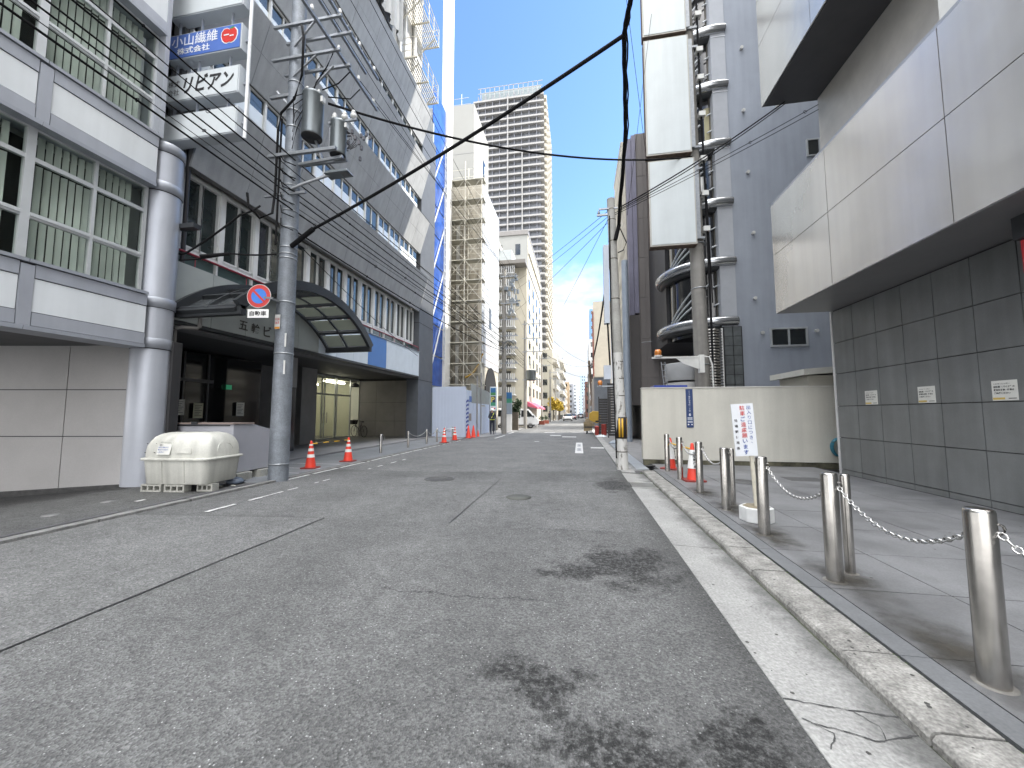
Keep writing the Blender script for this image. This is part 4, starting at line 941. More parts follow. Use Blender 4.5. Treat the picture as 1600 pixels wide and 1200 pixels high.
bx(5.45, 6.0, 5.38, 5.66, 3.18, 3.60).build('sign_box', mat('sign_red', (.55, .02, .03), .4), rs); bx(5.4, 6.02, 5.36, 5.69, 3.61, 3.9).build('bracket', blackmetal, rs)
# ---- cream boundary wall
cw = thing('boundary_wall', (4.2, 11.5, 0), 'cream rendered boundary wall with a mossy base between the pavement and the car yard', 'wall')
crm = mat('wall_cream', (.56, .545, .48), .85, var=.07, scale=.8, fine=.08, fscale=90, bump=.3, bscale=80, streak=.07)
bx(1.76, 6.9, 11.42, 11.62, .16, 2.16).build('wall', crm, cw, bevel=.01)
bx(1.755, 6.9, 11.40, 11.64, 2.16, 2.185).build('coping', mat('coping_pale', (.58, .57, .53), .8), cw)
bx(1.78, 6.9, 11.44, 11.6, 0, .16).build('footing', mat('mossy_footing', (.10, .095, .065), .95, var=.7, scale=4, bump=.6, bscale=20), cw)
bs = thing('address_plate', (3.03, 11.4, 1.05), 'narrow navy address plate fixed to the cream wall', 'sign')
bx(2.94, 3.12, 11.395, 11.418, 1.06, 2.13).build('plate', mat('plate_navy', (.02, .045, .14), .35, var=.05), bs)
vtext('大阪市中央区', bs, inkw, (3.03, 11.393, 2.10), XR, ZU, .024, .020)
vtext('南久宝寺町一丁目', bs, inkw, (3.03, 11.393, 1.94), XR, ZU, .056, .05)
text('6', bs, inkw, (3.03, 11.393, 1.42), XR, ZU, .1, align='CENTER', fith=.085, bold=.03)
for z in (1.33, 1.30, 1.27, 1.22, 1.20): bx(2.965, 3.095, 11.392, 11.394, z, z + .012).build('small_print', inkw, bs)
for x in (2.985, 3.075): MB().cyl((x, 11.393, 1.145), (x, 11.390, 1.145), .018, n=10).build('round_mark', inkw, bs)
hs = MB()
for i in range(7): 
    n = 26; rr = .19 + .008 * (i % 3); hs.tube([(6.60 + rr * .9 * math.cos(2*math.pi*k_/n) , 11.36 - .018 * i, .58 + rr * 1.15 * math.sin(2*math.pi*k_/n)) for k_ in range(n + 1)], .014, 6)
tag(hs.build('garden_hose', mat('hose_teal', (.03, .16, .22), .4)), 'coiled teal garden hose on the cream wall beside the slate corner', 'hose')
# ---- storage shed over the wall
sh = thing('storage_shed', (7.2, 13, 0), 'beige storage shed with a flat sloping roof showing over the cream wall', 'shed')
bx(6.55, 8.6, 12.4, 14.0, 0, 2.55).build('body', mat('shed_beige', (.50, .485, .42), .6, var=.05), sh)
m_ = MB(); m_.hexa([(6.35, 12.2, 2.55), (8.8, 12.2, 2.72), (8.8, 14.2, 2.72), (6.35, 14.2, 2.55), (6.35, 12.2, 2.72), (8.8, 12.2, 2.90), (8.8, 14.2, 2.90), (6.35, 14.2, 2.72)]); m_.build('roof', mat('shed_roof', (.52, .52, .48), .5), sh)
# ---- blue-grey building with the round ringed corner
R2 = thing('ringed_building', (7, 18, 0), 'tall blue-grey building with a dark rounded corner wrapped in silver ring tubes', 'building')
bg_ = mat('bluegrey_render', (.33, .36, .41), .8, streak=.06, var=.07, scale=.7, fine=.05, fscale=50, bump=.15); bgl = mat('bluegrey_pale', (.43, .45, .48), .8, var=.05)
bx(6.1, 16, 16, 20.3, 0, 38).build('wall', bg_, R2); bx(6.1, 16, 20.3, 30, 0, 21.5).build('wall', bg_, R2)
bx(5.55, 6.1, 15.97, 17, 2.4, 38).build('corner_strip', bgl, R2)
for i in range(8): bx(5.56, 6.12, 15.95, 15.965, 4.86 + i * 2.42, 4.89 + i * 2.42).build('strip_joint', inkw, R2)
window(Wall('y', 15.99, -1), R2, 7.22, 8.50, 3.98, 4.70, wframe, dglass, muls=(7.86,), fw=.06, dn=.0, fd=.07)
window(Wall('y', 15.99, -1), R2, 8.85, 9.9, 11.4, 12.1, wframe, dglass, muls=(9.3,), fw=.05, fd=.06)
for x, z in ((6.95, 4.54), (8.80, 4.55), (6.75, 5.9), (6.80, 8.5), (6.72, 11.0), (6.66, 13.6), (6.7, 16.3), (7.9, 13.6)):
    v_ = MB().cyl((x, 15.99, z), (x, 15.88, z - .01), .055, .065, n=12); v_.build('vent_cap', MATS['vent_white'], R2)
stb = mat('stone_block', (.10, .11, .112), .7, var=.25, scale=3, bump=.5, bscale=12)
m_ = MB()
for i in range(7):
    for q in range(2): m_.box(5.56 + q * .31, 5.84 + q * .31, 15.80, 15.97, 2.2 + i * .37, 2.2 + i * .37 + .35)
m_.build('stone_pilaster', stb, R2); bx(5.5, 6.2, 15.85, 16.0, 0, 4.8).build('pilaster_core', darkgap, R2)
cxx, cyy, RR = 5.75, 18.0, 2.02
body = MB().lathe([(RR - .35, 4.6), (RR - .35, 25)], (cxx, cyy, 0), 40, a0=150, a1=285); body.build('round_corner', mat('corner_dark', (.016, .017, .018), .12, spec=.8, var=.3), R2)
bx(3.95, 6.1, 18.0, 21.9, 4.6, 21).build('rear_wall', mat('rear_dark', (.03, .03, .032), .5), R2)
ringm = mat('ring_silver', (.42, .43, .44), .22, metal=.85, var=.05)
zr = [5.05, 7.45, 9.88, 12.35, 14.85, 17.3, 19.7]
for z in zr:
    pts = [(cxx + RR * math.cos(R(a)), cyy + RR * math.sin(R(a)), z) for a in range(150, 281, 5)]
    MB().tube(pts, .20, 14).build('ring_tube', ringm, R2)
    MB().lathe([(RR - .36, -.28), (RR - .02, -.25), (RR - .02, -.10), (RR - .36, -.1)], (cxx, cyy, z), 30, a0=150, a1=283).build('ring_ledge', blackmetal, R2)
for i, z in enumerate(zr[:-1]):
    for q in range(3):
        pts = [(cxx + (RR - .22) * math.cos(R(a)), cyy + (RR - .22) * math.sin(R(a)), z + .15 + (a - 192 - 5 * q) / 62 * (1.95 - .35 * q)) for a in range(192 + 5 * q, 256, 8)]
        MB().tube(pts, .035, 6).build('brace_rail', wframe, R2)
        if q == 2: continue
        pts = [(cxx + (RR - .24) * math.cos(R(a)), cyy + (RR - .24) * math.sin(R(a)), z + .75 + .75 * q + (a - 262) / 22 * .28) for a in range(258, 286, 5)]
        MB().tube(pts, .03, 6).build('glazing_rail', wframe, R2)
    pts = MB()
    for a in (200, 262, 267, 273): pts.cyl((cxx + (RR - .3) * math.cos(R(a)), cyy + (RR - .3) * math.sin(R(a)), z), (cxx + (RR - .3) * math.cos(R(a)), cyy + (RR - .3) * math.sin(R(a)), z + 2.3), .02, n=5)
    islands(pts, 'glazing_post', mat('post_bronze', (.12, .11, .09), .4, metal=.5), R2)
m_ = MB().lathe([(RR - .33, 12.6), (RR - .33, 14.2)], (cxx, cyy, 0), 20, a0=255, a1=283); m_.build('blind_panel', mat('yellow_blind', (.33, .30, .17), .5), R2)
for z in (9.0, ): MB().cyl((4.95, 15.9, 9.9 - .9 + .95), (4.95, 15.9, 9.0 + 1.85), .2, n=14).build('white_duct', MATS['duct_white'], R2)
# slatted stainless cylinder under the corner
lv = thing('slatted_cylinder', (4.82, 14.9, 0), 'upright cylinder of stainless horizontal slats beside the thick concrete pole', 'screen')
m_ = MB()
for i in range(24): z = 2.0 + i * .105; m_.lathe([(.30, 0), (.325, .03), (.30, .062)], (4.82, 14.9, z), 24)
m_.build('slats', stainless, lv); MB().cyl((4.82, 14.9, 0), (4.82, 14.9, 4.5), .22, n=16).build('core', darkgap, lv)
MB().cyl((5.12, 14.8, 0), (5.12, 14.8, 4.52), .03, n=8).build('post', whiter, lv)
# curved grey tank
tk = thing('curved_tank', (3.5, 13.9, 0), 'short round grey concrete tank behind the cream wall, under the beacon arm', 'tank')
MB().lathe([(.62, 0), (.62, 2.45), (.60, 2.5)], (3.62, 14.1, 0), 28).build('lower_drum', mat('tank_white', (.33, .33, .32), .6), tk)
MB().lathe([(.64, 2.56), (.64, 3.12), (.60, 3.16), (0, 3.16)], (3.62, 14.1, 0), 28).build('upper_drum', mat('tank_grey', (.22, .225, .225), .7, var=.08), tk)
ldd = MB()
for dx in (0, .12): ldd.cyl((2.86 + dx, 13.6, 2.0), (2.76 + dx, 13.6, 3.2), .015, n=5)
for i in range(6): ldd.cyl((2.86 - .016 * i, 13.6, 2.1 + .2 * i), (2.98 - .016 * i, 13.6, 2.1 + .2 * i), .01, n=5)
ldd.build('ladder', galv, tk)
# blue and white things just above the wall
tag(bx(2.25, 3.2, 12.2, 12.9, .0, 2.30).build('vehicle_box', mat('truck_blue', (.03, .06, .30), .4)), 'blue box top just showing over the cream wall', 'box')
# ---- brown tiled building
R3 = thing('brown_building', (4, 24, 0), 'dark brown tiled building with a purple-grey upper pilaster beyond the ringed building', 'building')
brt = mat('brown_tile', (.155, .14, .13), .5, var=.08, scale=.6); prp = mat('purple_tile', (.16, .155, .21), .5, var=.08); brd = mat('brown_dark', (.062, .055, .052), .5)
bx(3.35, 5.9, 22, 30, 0, 17.6).build('wall', brt, R3)
W = Wall('y', 21.98, -1); panels(W, 0, 0, 0, 0, 0, 0, gap=.02, us=[3.42, 3.75, 4.35, 4.95, 5.6], vsq=[.0, 3.4, 5.6, 7.9, 10.2, 12.5, 15, 17.5]).build('tile_panel', brt, R3)
bx(2.85, 3.11, 21.8, 26, 6.9, 17.2).build('pilaster', prp, R3); bx(3.13, 3.36, 21.8, 26, 7.0, 17.4).build('pilaster', prp, R3)
bx(2.85, 3.36, 21.82, 26, 1.9, 6.9).build('lower_pilaster', brd, R3)
MB().tube([(3.4, 21.6, 5.3), (3.9, 21.6, 5.35), (5.5, 21.7, 5.35)], .02, 5).build('conduit', galv, R3)
ms_ = thing('sheeted_front', (2.75, 27, 0), 'cream house front with crumpled sheeting, squeezed beside the concrete pole', 'building')
m_ = MB(); n = 90
for i in range(n):
    z = .03 + i * 17.4 / n; x = lambda q: 2.64 + .05 * math.sin(q * 3.1) + .04 * math.sin(q * 7.7 + 1); z2 = z + 17.4 / n
    m_.hexa([(x(z), 22.3, z), (2.84, 22.3, z), (2.84, 27, z), (x(z), 27, z), (x(z2), 22.3, z2), (2.84, 22.3, z2), (2.84, 27, z2), (x(z2), 27, z2)])
m_.build('sheeting', mat('sheet_cream', (.50, .47, .39), .8, var=.12, scale=3, bump=.6, bscale=4), ms_)
# ---- farther right row
R5 = thing('cream_house', (2.7, 47, 0), 'plain cream house front above the grey corrugated shed', 'building')
bx(1.72, 3.6, 44, 45.9, 5.3, 14.2).build('wall', mat('house_cream', (.46, .42, .34), .8, var=.06), R5); bx(2.0, 3.6, 44, 45.9, 0, 5.3).build('lower_wall', MATS['house_cream'], R5)
for x in (1.62, 1.70): MB().cyl((x, 43.9, 3), (x, 43.9, 13), .05, n=6).build('drain_pipe', mat('pipe_brown', (.20, .07, .05), .6), R5)
R6 = thing('corrugated_shed', (2.2, 36, 0), 'grey corrugated two-storey shed beyond the dark gates', 'shed')
m_ = MB()
for i in range(22): m_.box(1.40 + i * .065, 1.44 + i * .065, 35.95, 36, 0, 4.7)
m_.box(1.38, 2.86, 36, 43, 0, 4.75); m_.build('wall', mat('corrugated_grey', (.17, .185, .205), .55, metal=.3), R6)
bx(1.36, 2.9, 35.9, 43.1, 4.75, 4.85).build('roof', MATS['house_cream'], R6)
g1 = MB()
for i in range(14): g1.box(1.30, 2.1, 27.0, 27.05, .1 + i * .17, .1 + i * .17 + .15)
g1.box(1.30, 1.36, 26.97, 27.06, 0, 2.6); tag(g1.build('metal_gate', mat('gate_dark', (.035, .033, .033), .5)), 'lower dark louvred gate by the red barrels', 'gate')
g1 = MB()
for i in range(20): g1.box(1.75, 2.42, 24.0, 24.05, .1 + i * .16, .1 + i * .16 + .14)
g1.box(1.70, 1.76, 23.97, 24.06, 0, 3.3); tag(g1.build('metal_gate', MATS['gate_dark']), 'taller dark louvred gate next to the concrete pole', 'gate')
def rrow(nm, lab, X, y0, y1, z, m_, wins=(4, 4), w_=9):
    o = thing(nm, (X + 3, (y0 + y1) / 2, 0), lab, 'building')
    bx(X, X + w_, y0, y1, 0, z).build('wall', m_, o)
    nf, nw = wins; fh = (z - 1) / nf
    for i in range(nf):
        for k_ in range(nw):
            a = y0 + (y1 - y0) * (k_ + .25) / nw; b = y0 + (y1 - y0) * (k_ + .75) / nw
            bx(X - .03, X + .04, a, b, .8 + i * fh + fh * .35, .8 + i * fh + fh * .85).build('window', dglass, o)
        bx(X + .5, X + 1.7, y0 - .03, y0 + .03, .8 + i * fh + fh * .35, .8 + i * fh + fh * .8).build('window', dglass, o)
    return o
rrow('office_building', 'grey office house with a blue window strip past the cream house', 2.9, 58, 74, 15, mat('row_grey', (.33, .34, .36), .8), (5, 4))
rrow('office_building', 'dark brown house with a low roof on the right side', 2.6, 76, 96, 6.5, mat('row_brown', (.12, .095, .08), .8), (2, 4))
rrow('glass_tower', 'slim blue glass tower far down the right side', 4.4, 150, 162, 42, mat('blue_tower', (.10, .22, .42), .3), (14, 2), 7)
rrow('office_building', 'pale grey slab under the slim blue glass tower', 3.2, 118, 140, 24, MATS['far_grey'], (7, 4), 6)
rrow('office_building', 'small white house beyond the dark brown house on the right side', 2.5, 98, 112, 9, MATS['upper_white'], (3, 3), 5)
rrow('office_building', 'reddish narrow house far down the right side', 2.2, 142, 148, 13, mat('row_red', (.26, .13, .10), .8), (4, 2), 5)
lrow('office_building', 'sand-coloured narrow block far down the left side, before the pale house', -4.6, 192, 198, 17, mat('row_sand', (.42, .33, .22), .8), (5, 2))
lrow('office_building', 'grey narrow block at the far end of the left side', -3.8, 270, 330, 22, MATS['far_dark'], (6, 6))
lrow('high_rise', 'distant pale slab with a flat top, left of the hazy high rise', -2.0, 380, 400, 30, MATS['haze_pale'], (9, 3))
rrow('high_rise', 'distant pale slab just right of the hazy high rise', 7, 395, 420, 27, MATS['haze_pale'], (8, 3))
rrow('office_building', 'low cream house near the far end of the right side', 3.4, 170, 230, 10, MATS['far_cream'], (3, 6))
rrow('office_building', 'pale block at the far end of the right side', 3.6, 250, 380, 16, MATS['far_pale'], (4, 8))
# ================================================================ POLES, LAMPS, SIGNS
def utility_pole(x, y, h, r0, r1, label, m=None, lean=0, group=None):
    o = thing('utility_pole', (x, y, 0), label, 'utility pole', group)
    MB().cyl((x, y, 0), (x + lean, y, h), r0, r1, n=24).build('pole', m or polec, o)
    return o
PL = utility_pole(-6.44, 7.45, 13.0, .200, .145, 'steel-grey utility pole with transformers and the no parking sign, at the left kerb')
bn = MB()
for z in (.35, 2.75, 4.9, 5.0, 6.0, 6.6, 7.3, 8.0, 8.4, 9.1, 3.9, 5.6, 5.15): bn.lathe([(.205 - .004 * z, 0), (.208 - .004 * z, .0), (.208 - .004 * z, .03), (.2 - .004 * z, .03)], (-6.44, 7.45, z), 20)
islands(bn, 'pole_band', galv, PL)
cr_ = MB()
for z, x1, yy in ((10.45, -5.2, 7.25), (10.45, -5.2, 7.65), (9.62, -5.2, 7.25), (9.62, -5.2, 7.65), (11.6, -5.2, 7.3)): cr_.box(-6.95, x1, yy, yy + .055, z, z + .055)
for z in (10.5, 9.6): cr_.box(-5.36, -5.30, 6.2, 9.1, z + .07, z + .14)
cr_.box(-5.6, -5.54, 6.0, 8.9, 10.6, 10.66)
for a, b in (((-6.4, 7.3, 9.95), (-5.9, 7.28, 10.45)), ((-6.4, 7.3, 9.2), (-5.8, 7.28, 9.62)), ((-6.4, 7.6, 8.9), (-5.6, 7.6, 9.62)), ((-6.4, 7.6, 8.4), (-6.9, 7.4, 9.0))): cr_.bar(a, b, .035)
cr_.box(-7.0, -6.45, 7.3, 7.36, 8.75, 8.82); cr_.box(-6.9, -5.2, 7.62, 7.69, 7.25, 7.32); cr_.box(-6.9, -5.2, 7.22, 7.29, 7.25, 7.32); cr_.box(-5.6, -4.9, 7.5, 7.55, 8.1, 8.15); cr_.box(-7.0, -5.95, 7.28, 7.33, 6.35, 6.40)
islands(cr_, 'crossarm', galv, PL)
pm_ = mat('insulator_white', (.6, .6, .58), .3)
ins = MB()
for x in (-5.33, ):
    for y in (6.5, 7.4, 8.2, 8.9):
        for z in (9.75, 10.66): ins.lathe([(.02, 0), (.045, .02), (.045, .06), (.03, .08), (.04, .1), (.02, .13)], (x, y, z), 8)
for x in (-5.45, -5.2, -4.98): ins.lathe([(.03, 0), (.07, .03), (.07, .09), (.04, .11), (.06, .14), (.03, .19)], (x, 7.52, 8.15), 10)
islands(ins, 'insulator', pm_, PL)
jb = MB()
for i in range(12): x, y, z = -5.1 + random.uniform(-.3, .3), 7.6 + random.uniform(-.2, .4), 7.6 + random.uniform(-.2, .4); jb.box(x, x + .05, y, y + .05, z, z + .09)
for i in range(8): a = random.uniform(0, 6); jb.tube([(-5.3 + .2 * math.cos(a + t_ * .5) * (1 + .1 * i), 7.6 + .1 * i * .3, 7.8 + .18 * math.sin(a + t_ * .5)) for t_ in range(8)], .010, 5)
jb.build('fuse_holder', mat('fuse_grey', (.12, .12, .13), .5), PL)
loops = MB()
loops.tube([(-6.2, 7.25, 10.4), (-6.0, 7.1, 9.9), (-6.0, 7.1, 9.0), (-6.25, 7.2, 8.55), (-6.62, 7.25, 8.3), (-6.68, 7.25, 7.9), (-6.68, 7.25, 6.4), (-6.68, 7.2, 5.9), (-6.9, 7.1, 5.75), (-7.1, 7.0, 6.0), (-7.15, 7.0, 6.3)], .026, 8)
loops.tube([(-6.64, 7.3, 8.2), (-6.62, 7.27, 5.4), (-6.6, 7.25, 5.2)], .022, 6)
loops.tube([(-5.4, 7.3, 9.6), (-5.5, 7.25, 9.25), (-5.8, 7.3, 8.95), (-5.95, 7.4, 8.8)], .014, 6); loops.tube([(-5.3, 7.8, 9.6), (-5.45, 7.6, 9.15), (-5.75, 7.45, 8.9)], .014, 6)
loops.tube([(-5.35, 8.3, 9.6), (-5.4, 8.0, 9.1), (-5.7, 7.6, 8.85)], .014, 6)
for i in range(5): loops.tube([(-6.3, 7.25, 8.2 - i * .2), (-6.2 + .03 * i, 7.1, 8.5 - i * .2), (-6.0, 7.25, 8.7 - .1 * i)], .010, 5)
for i in range(6): loops.tube([(-6.6 + .02 * i, 7.25, 7.3 - i * .3), (-6.45, 7.20, 7.1 - i * .3), (-6.2, 7.28, 7.0 - i * .3)], .012, 5)
loops.build('riser_cable', cablem, PL)
o = MB().lathe([(.0, 0), (.0, 0)], (0, 0, 0), 3)
stick = mat('sticker_white', (.6, .6, .58), .5)
tg = bx(-6.44 - .075, -6.44 + .055, 7.235, 7.24, 3.28, 3.60).build('number_plate', stick, PL)
text('の 234', tg, inkred, (-6.45, 7.233, 3.50), XR, ZU, .05, align='CENTER', fitw=.10, fith=.06, bold=.02); text('26ネ', tg, inkred, (-6.45, 7.233, 3.42), XR, ZU, .05, align='CENTER', fitw=.10, fith=.06, bold=.02)
bx(-6.51, -6.39, 7.231, 7.234, 3.285, 3.33).build('orange_strip', mat('strip_orange', (.6, .25, .03), .5), tg)
for z0, z1 in ((2.9, 3.2), (2.3, 2.6)): bx(-6.31, -6.27, 7.30, 7.31, z0, z1).build('label_strip', stick, PL)
tr = mat('transformer_grey', (.17, .19, .20), .28, metal=.6, var=.08)
def transformer(x, y, z, r, h, label):
    o = thing('transformer', (x, y, z), label, 'transformer', 'pole transformers')
    MB().lathe([(r * .8, 0), (r * .96, .01), (r, .04), (r, h - .06), (r * 1.04, h - .05), (r * 1.04, h), (0, h + .03)], (x, y, z), 26).build('tank', tr, o)
    MB().lathe([(0, -.006), (r * .97, -.005), (r * .97, .01), (0, 0)], (x, y, z), 24).build('base', black, o)
    b_ = MB()
    for a in (0, 2.1, 4.2): b_.lathe([(.02, 0), (.045, .02), (.03, .05), (.045, .08), (.015, .13)], (x + r * .6 * math.cos(a), y + r * .6 * math.sin(a), z + h + .01), 8)
    b_.box(x + r - .01, x + r + .05, y - .05, y + .05, z + h * .8, z + h * .93); b_.build('bushing', pm_, o)
    m_ = MB(); m_.box(x - r - .05, x - r + .02, y - .03, y + .03, z + .1, z + h - .1); m_.build('bracket', galv, o)
    return o
transformer(-5.93, 7.40, 7.72, .225, 1.02, 'larger grey pole transformer, hung nearest the pole')
transformer(-5.36, 7.55, 7.32, .175, .80, 'smaller grey pole transformer, lower and right of the larger one')
m_ = MB(); m_.bar((-6.3, 7.45, 7.15), (-5.2, 7.5, 7.25), .06); m_.bar((-5.9, 7.5, 7.72), (-5.7, 7.5, 7.2), .05); m_.bar((-6.25, 7.5, 8.1), (-5.9, 7.5, 8.1), .06); m_.build('transformer_arm', galv, PL)
sl2 = thing('street_lamp', (-6.3, 7.4, 6.5), 'flat grey LED street lamp on a short arm from the steel-grey pole', 'street lamp')
MB().tube([(-6.42, 7.3, 6.45), (-6.1, 7.35, 6.60), (-5.5, 7.5, 6.86)], .032, 8).build('arm', galv, sl2)
m_ = MB(); m_.hexa([(-5.58, 7.38, 6.82), (-5.02, 7.42, 6.86), (-5.02, 7.68, 6.86), (-5.58, 7.64, 6.82), (-5.56, 7.40, 6.90), (-5.06, 7.44, 6.93), (-5.06, 7.66, 6.93), (-5.56, 7.62, 6.90)]); m_.lathe([(.11, 0), (.12, .05), (.06, .12)], (-5.45, 7.52, 6.84), 12); m_.build('lamp_head', tr, sl2, bevel=.01)
bx(-5.38, -5.06, 7.46, 7.62, 6.845, 6.852).build('lens', mat('lamp_lens', (.16, .16, .16), .2), sl2)
# no parking sign
npk = thing('no_parking_sign', (-6.5, 6.85, 3.5), 'round red and blue no parking sign with a small plate under it', 'sign')
c0 = Vector((-6.575, 6.85, 3.90)); nr = Vector((.16, -1, 0)).normalized(); rt = Vector((1, .16, 0)).normalized()
def disc(mb, r, n0, n1, c=c0, seg=40):
    a = c + nr * n0; b = c + nr * n1; mb.cyl(a, b, r, r, n=seg, smooth=False); return mb
disc(MB(), .254, -.004, .0).build('rim', whitep, npk); disc(MB(), .240, 0, .003).build('red_ring', mat('sign_red_ring', (.52, .055, .05), .4), npk)
disc(MB(), .160, .003, .006).build('blue_disc', mat('sign_blue', (.06, .20, .62), .4), npk)
m_ = MB(); dd = (rt * .7071 - Vector((0, 0, 1)) * .7071); m_.obox(c0 + nr * .0075, dd, nr, dd.cross(nr), .163, .0015, .022); m_.build('red_bar', MATS['sign_red_ring'], npk)
c1 = Vector((-6.575, 6.85, 3.53)); m_ = MB(); m_.obox(c1, rt, nr, (0, 0, 1), .222, .003, .092); pl_ = m_.build('plate', whiter, npk, bevel=.03)
text('自動車', pl_, ink, c1 + nr * .005, rt, ZU, .13, align='CENTER', fitw=.35, fith=.105, bold=.02)
m_ = MB(); m_.bar(c0 + Vector((.1, .03, 0)), (-6.46, 7.4, 3.9), .05); m_.bar(c0 + Vector((0, .02, -.02)), c0 + Vector((.3, .05, -.05)), .04); m_.cyl(c0 + Vector((0, .02, .25)), c1 + Vector((0, .02, -.08)), .015, n=6); m_.build('bracket', galv, npk)
# right pole
def peel(name):
    m = bpy.data.materials.new(name); m.use_nodes = True; t = m.node_tree; p = t.nodes['Principled BSDF']
    c = t.nodes.new('ShaderNodeTexCoord'); mp = t.nodes.new('ShaderNodeMapping'); mp.inputs['Scale'].default_value = (3, 3, 1.2); n = t.nodes.new('ShaderNodeTexNoise'); n.inputs['Scale'].default_value = 2.6; n.inputs['Detail'].default_value = 9; n.inputs['Roughness'].default_value = .7
    t.links.new(c.outputs['Object'], mp.inputs[0]); t.links.new(mp.outputs[0], n.inputs['Vector'])
    r = t.nodes.new('ShaderNodeValToRGB'); r.color_ramp.elements[0].position = .42; r.color_ramp.elements[0].color = (.20, .19, .17, 1); r.color_ramp.elements[1].position = .47; r.color_ramp.elements[1].color = (.54, .535, .51, 1)
    t.links.new(n.outputs['Fac'], r.inputs[0]); t.links.new(r.outputs[0], p.inputs['Base Color']); p.inputs['Roughness'].default_value = .7
    return m
PR = thing('utility_pole', (1.09, 10.45, 0), 'concrete utility pole with peeling white paint and a yellow black guard, at the right kerb', 'utility pole')
MB().cyl((1.09, 10.45, 0), (1.02, 10.45, 3.05), .150, .135, n=24).build('painted_base', peel('peeling_white'), PR)
MB().cyl((1.02, 10.45, 3.05), (.93, 10.45, 7.32), .132, .105, n=24).build('pole', polecon, PR)
bn = MB()
for z in (.45, 1.9, 2.35, 2.8, 4.5, 5.6, 6.1, 6.7, 7.0): bn.lathe([(.150 - .006 * z, 0), (.153 - .006 * z, 0), (.153 - .006 * z, .025), (.15 - .006 * z, .025)], (1.09 - .022 * z, 10.45, z), 20)
islands(bn, 'pole_band', MATS['post_bronze'], PR)
gp = MB().lathe([(.149, .80), (.152, .8), (.152, 1.36), (.149, 1.36)], (1.075, 10.45, 0), 30).build('guard_sleeve', mat('guard_black', (.025, .018, .015), .5), PR)
ye = mat('guard_yellow', (.62, .36, .02), .45)
for a in (249, 277, 190, 340):
    MB().lathe([(.1525, .84), (.155, .84), (.155, 1.32), (.1525, 1.32)], (1.075, 10.45, 0), 2, a0=a - 8, a1=a + 8).build('guard_stripe', ye, gp)
bx(.70, .84, 10.36, 10.56, 3.85, 6.0).build('cable_box', mat('pole_box', (.44, .48, .54), .5), PR)
bx(.66, .84, 10.36, 10.52, 2.35, 2.72).build('meter_box', MATS['pole_box'], PR)
m_ = MB(); m_.tube([(.88, 10.36, 6.8), (.86, 10.34, 4.0), (.9, 10.32, 2.2), (.93, 10.3, .3)], .018, 6); m_.tube([(.78, 10.4, 3.85), (.82, 10.38, 2.72)], .025, 6); m_.tube([(1.15, 10.32, 6.4), (1.3, 10.3, 6.0), (1.22, 10.32, 5.8), (1.08, 10.34, 5.75)], .015, 6); m_.build('riser_cable', cablem, PR)
m_ = MB(); m_.box(.55, .95, 10.40, 10.45, 6.85, 6.90); m_.box(.6, 1.1, 10.36, 10.4, 7.0, 7.04); m_.lathe([(.02, 0), (.04, .03), (.02, .1)], (.6, 10.42, 6.9), 8); m_.build('bracket', galv, PR)
bcn = thing('beacon_lamp', (.62, 10.5, 2.2), 'small orange beacon on the left side of the peeling white pole', 'beacon')
MB().lathe([(.0, .0), (.055, .0), (.06, .09), (.04, .125), (0, .13)], (.56, 10.48, 2.2), 14).build('dome', mat('beacon_orange', (.60, .20, .03), .3, coat=.5), bcn)
m_ = MB(); m_.box(.48, .95, 10.46, 10.5, 2.16, 2.19); m_.cyl((.56, 10.48, 2.17), (.56, 10.48, 2.2), .06, n=12); m_.build('arm', galv, bcn)
P2_ = utility_pole(2.50, 20.75, 9.6, .20, .17, 'smooth blue-grey steel pole just right of the peeling white pole', mat('pole_bluegrey', (.28, .32, .37), .5, metal=.2, var=.08))
# thick concrete pole with blank sign boxes behind the cream wall
PB = utility_pole(3.95, 13.2, 17, .235, .19, 'thick concrete pole rising behind the cream wall', mat('pole_stained', (.23, .22, .20), .85, var=.18, streak=.25), lean=-.12)
m_ = MB(); m_.tube([(4.2, 13.0, 2), (4.19, 13.0, 7.5), (4.14, 13.0, 12), (4.12, 13, 16)], .035, 6); m_.tube([(4.28, 13.05, 5), (4.22, 13.05, 9)], .02, 6)
m_.build('riser_cable', cablem, PB)
m_ = MB()
for z in (3.0, 5.5, 7.0, 8.6): m_.lathe([(.235, 0), (.245, 0), (.245, .03), (.235, .03)], (3.93, 13.2, z), 16)
islands(m_, 'pole_band', galv, PB)
m_ = MB()
for z in (7.35, 8.55, 9.75, 11.3, 12.6, 13.6, 14.9): m_.box(4.05, 4.25, 12.9, 13.1, z, z + .16)
islands(m_, 'terminal_box', MATS['vent_white'], PB)
sbm = mat('sign_blank', (.56, .60, .60), .42, var=.04, scale=1.5, streak=.05); rust = mat('rust', (.085, .06, .045), .9, var=.5, scale=9)
def signb(x0, x1, z0, z1, label):
    o = thing('blank_sign_box', ((x0 + x1) / 2, 12.8, z0), label, 'sign', 'blank sign boxes on the thick concrete pole')
    bx(x0, x1, 12.75, 13.02, z0, z1).build('box', mat('sign_edge', (.42, .41, .37), .5, var=.1), o)
    bx(x0 + .05, x1 - .04, 12.735, 12.749, z0 + .05, z1 - .04).build('sign_face', sbm, o)
    m_ = MB(); m_.box(x0, x1, 12.745, 13.025, z0 - .02, z0); m_.box(x0 - .006, x0, 12.75, 13.0, z0, z1); m_.build('rusty_edge', rust, o)
    m_ = MB(); m_.box(x1 - .02, 4.1, 12.95, 13.0, z0 + .25, z0 + .32); m_.box(x1 - .02, 4.1, 12.95, 13.0, z1 - .3, z1 - .23)
    m_.box(x1, x1 + .14, 12.82, 12.86, z0 + .2, z1 - .1); m_.build('bracket', galv, o)
    return o
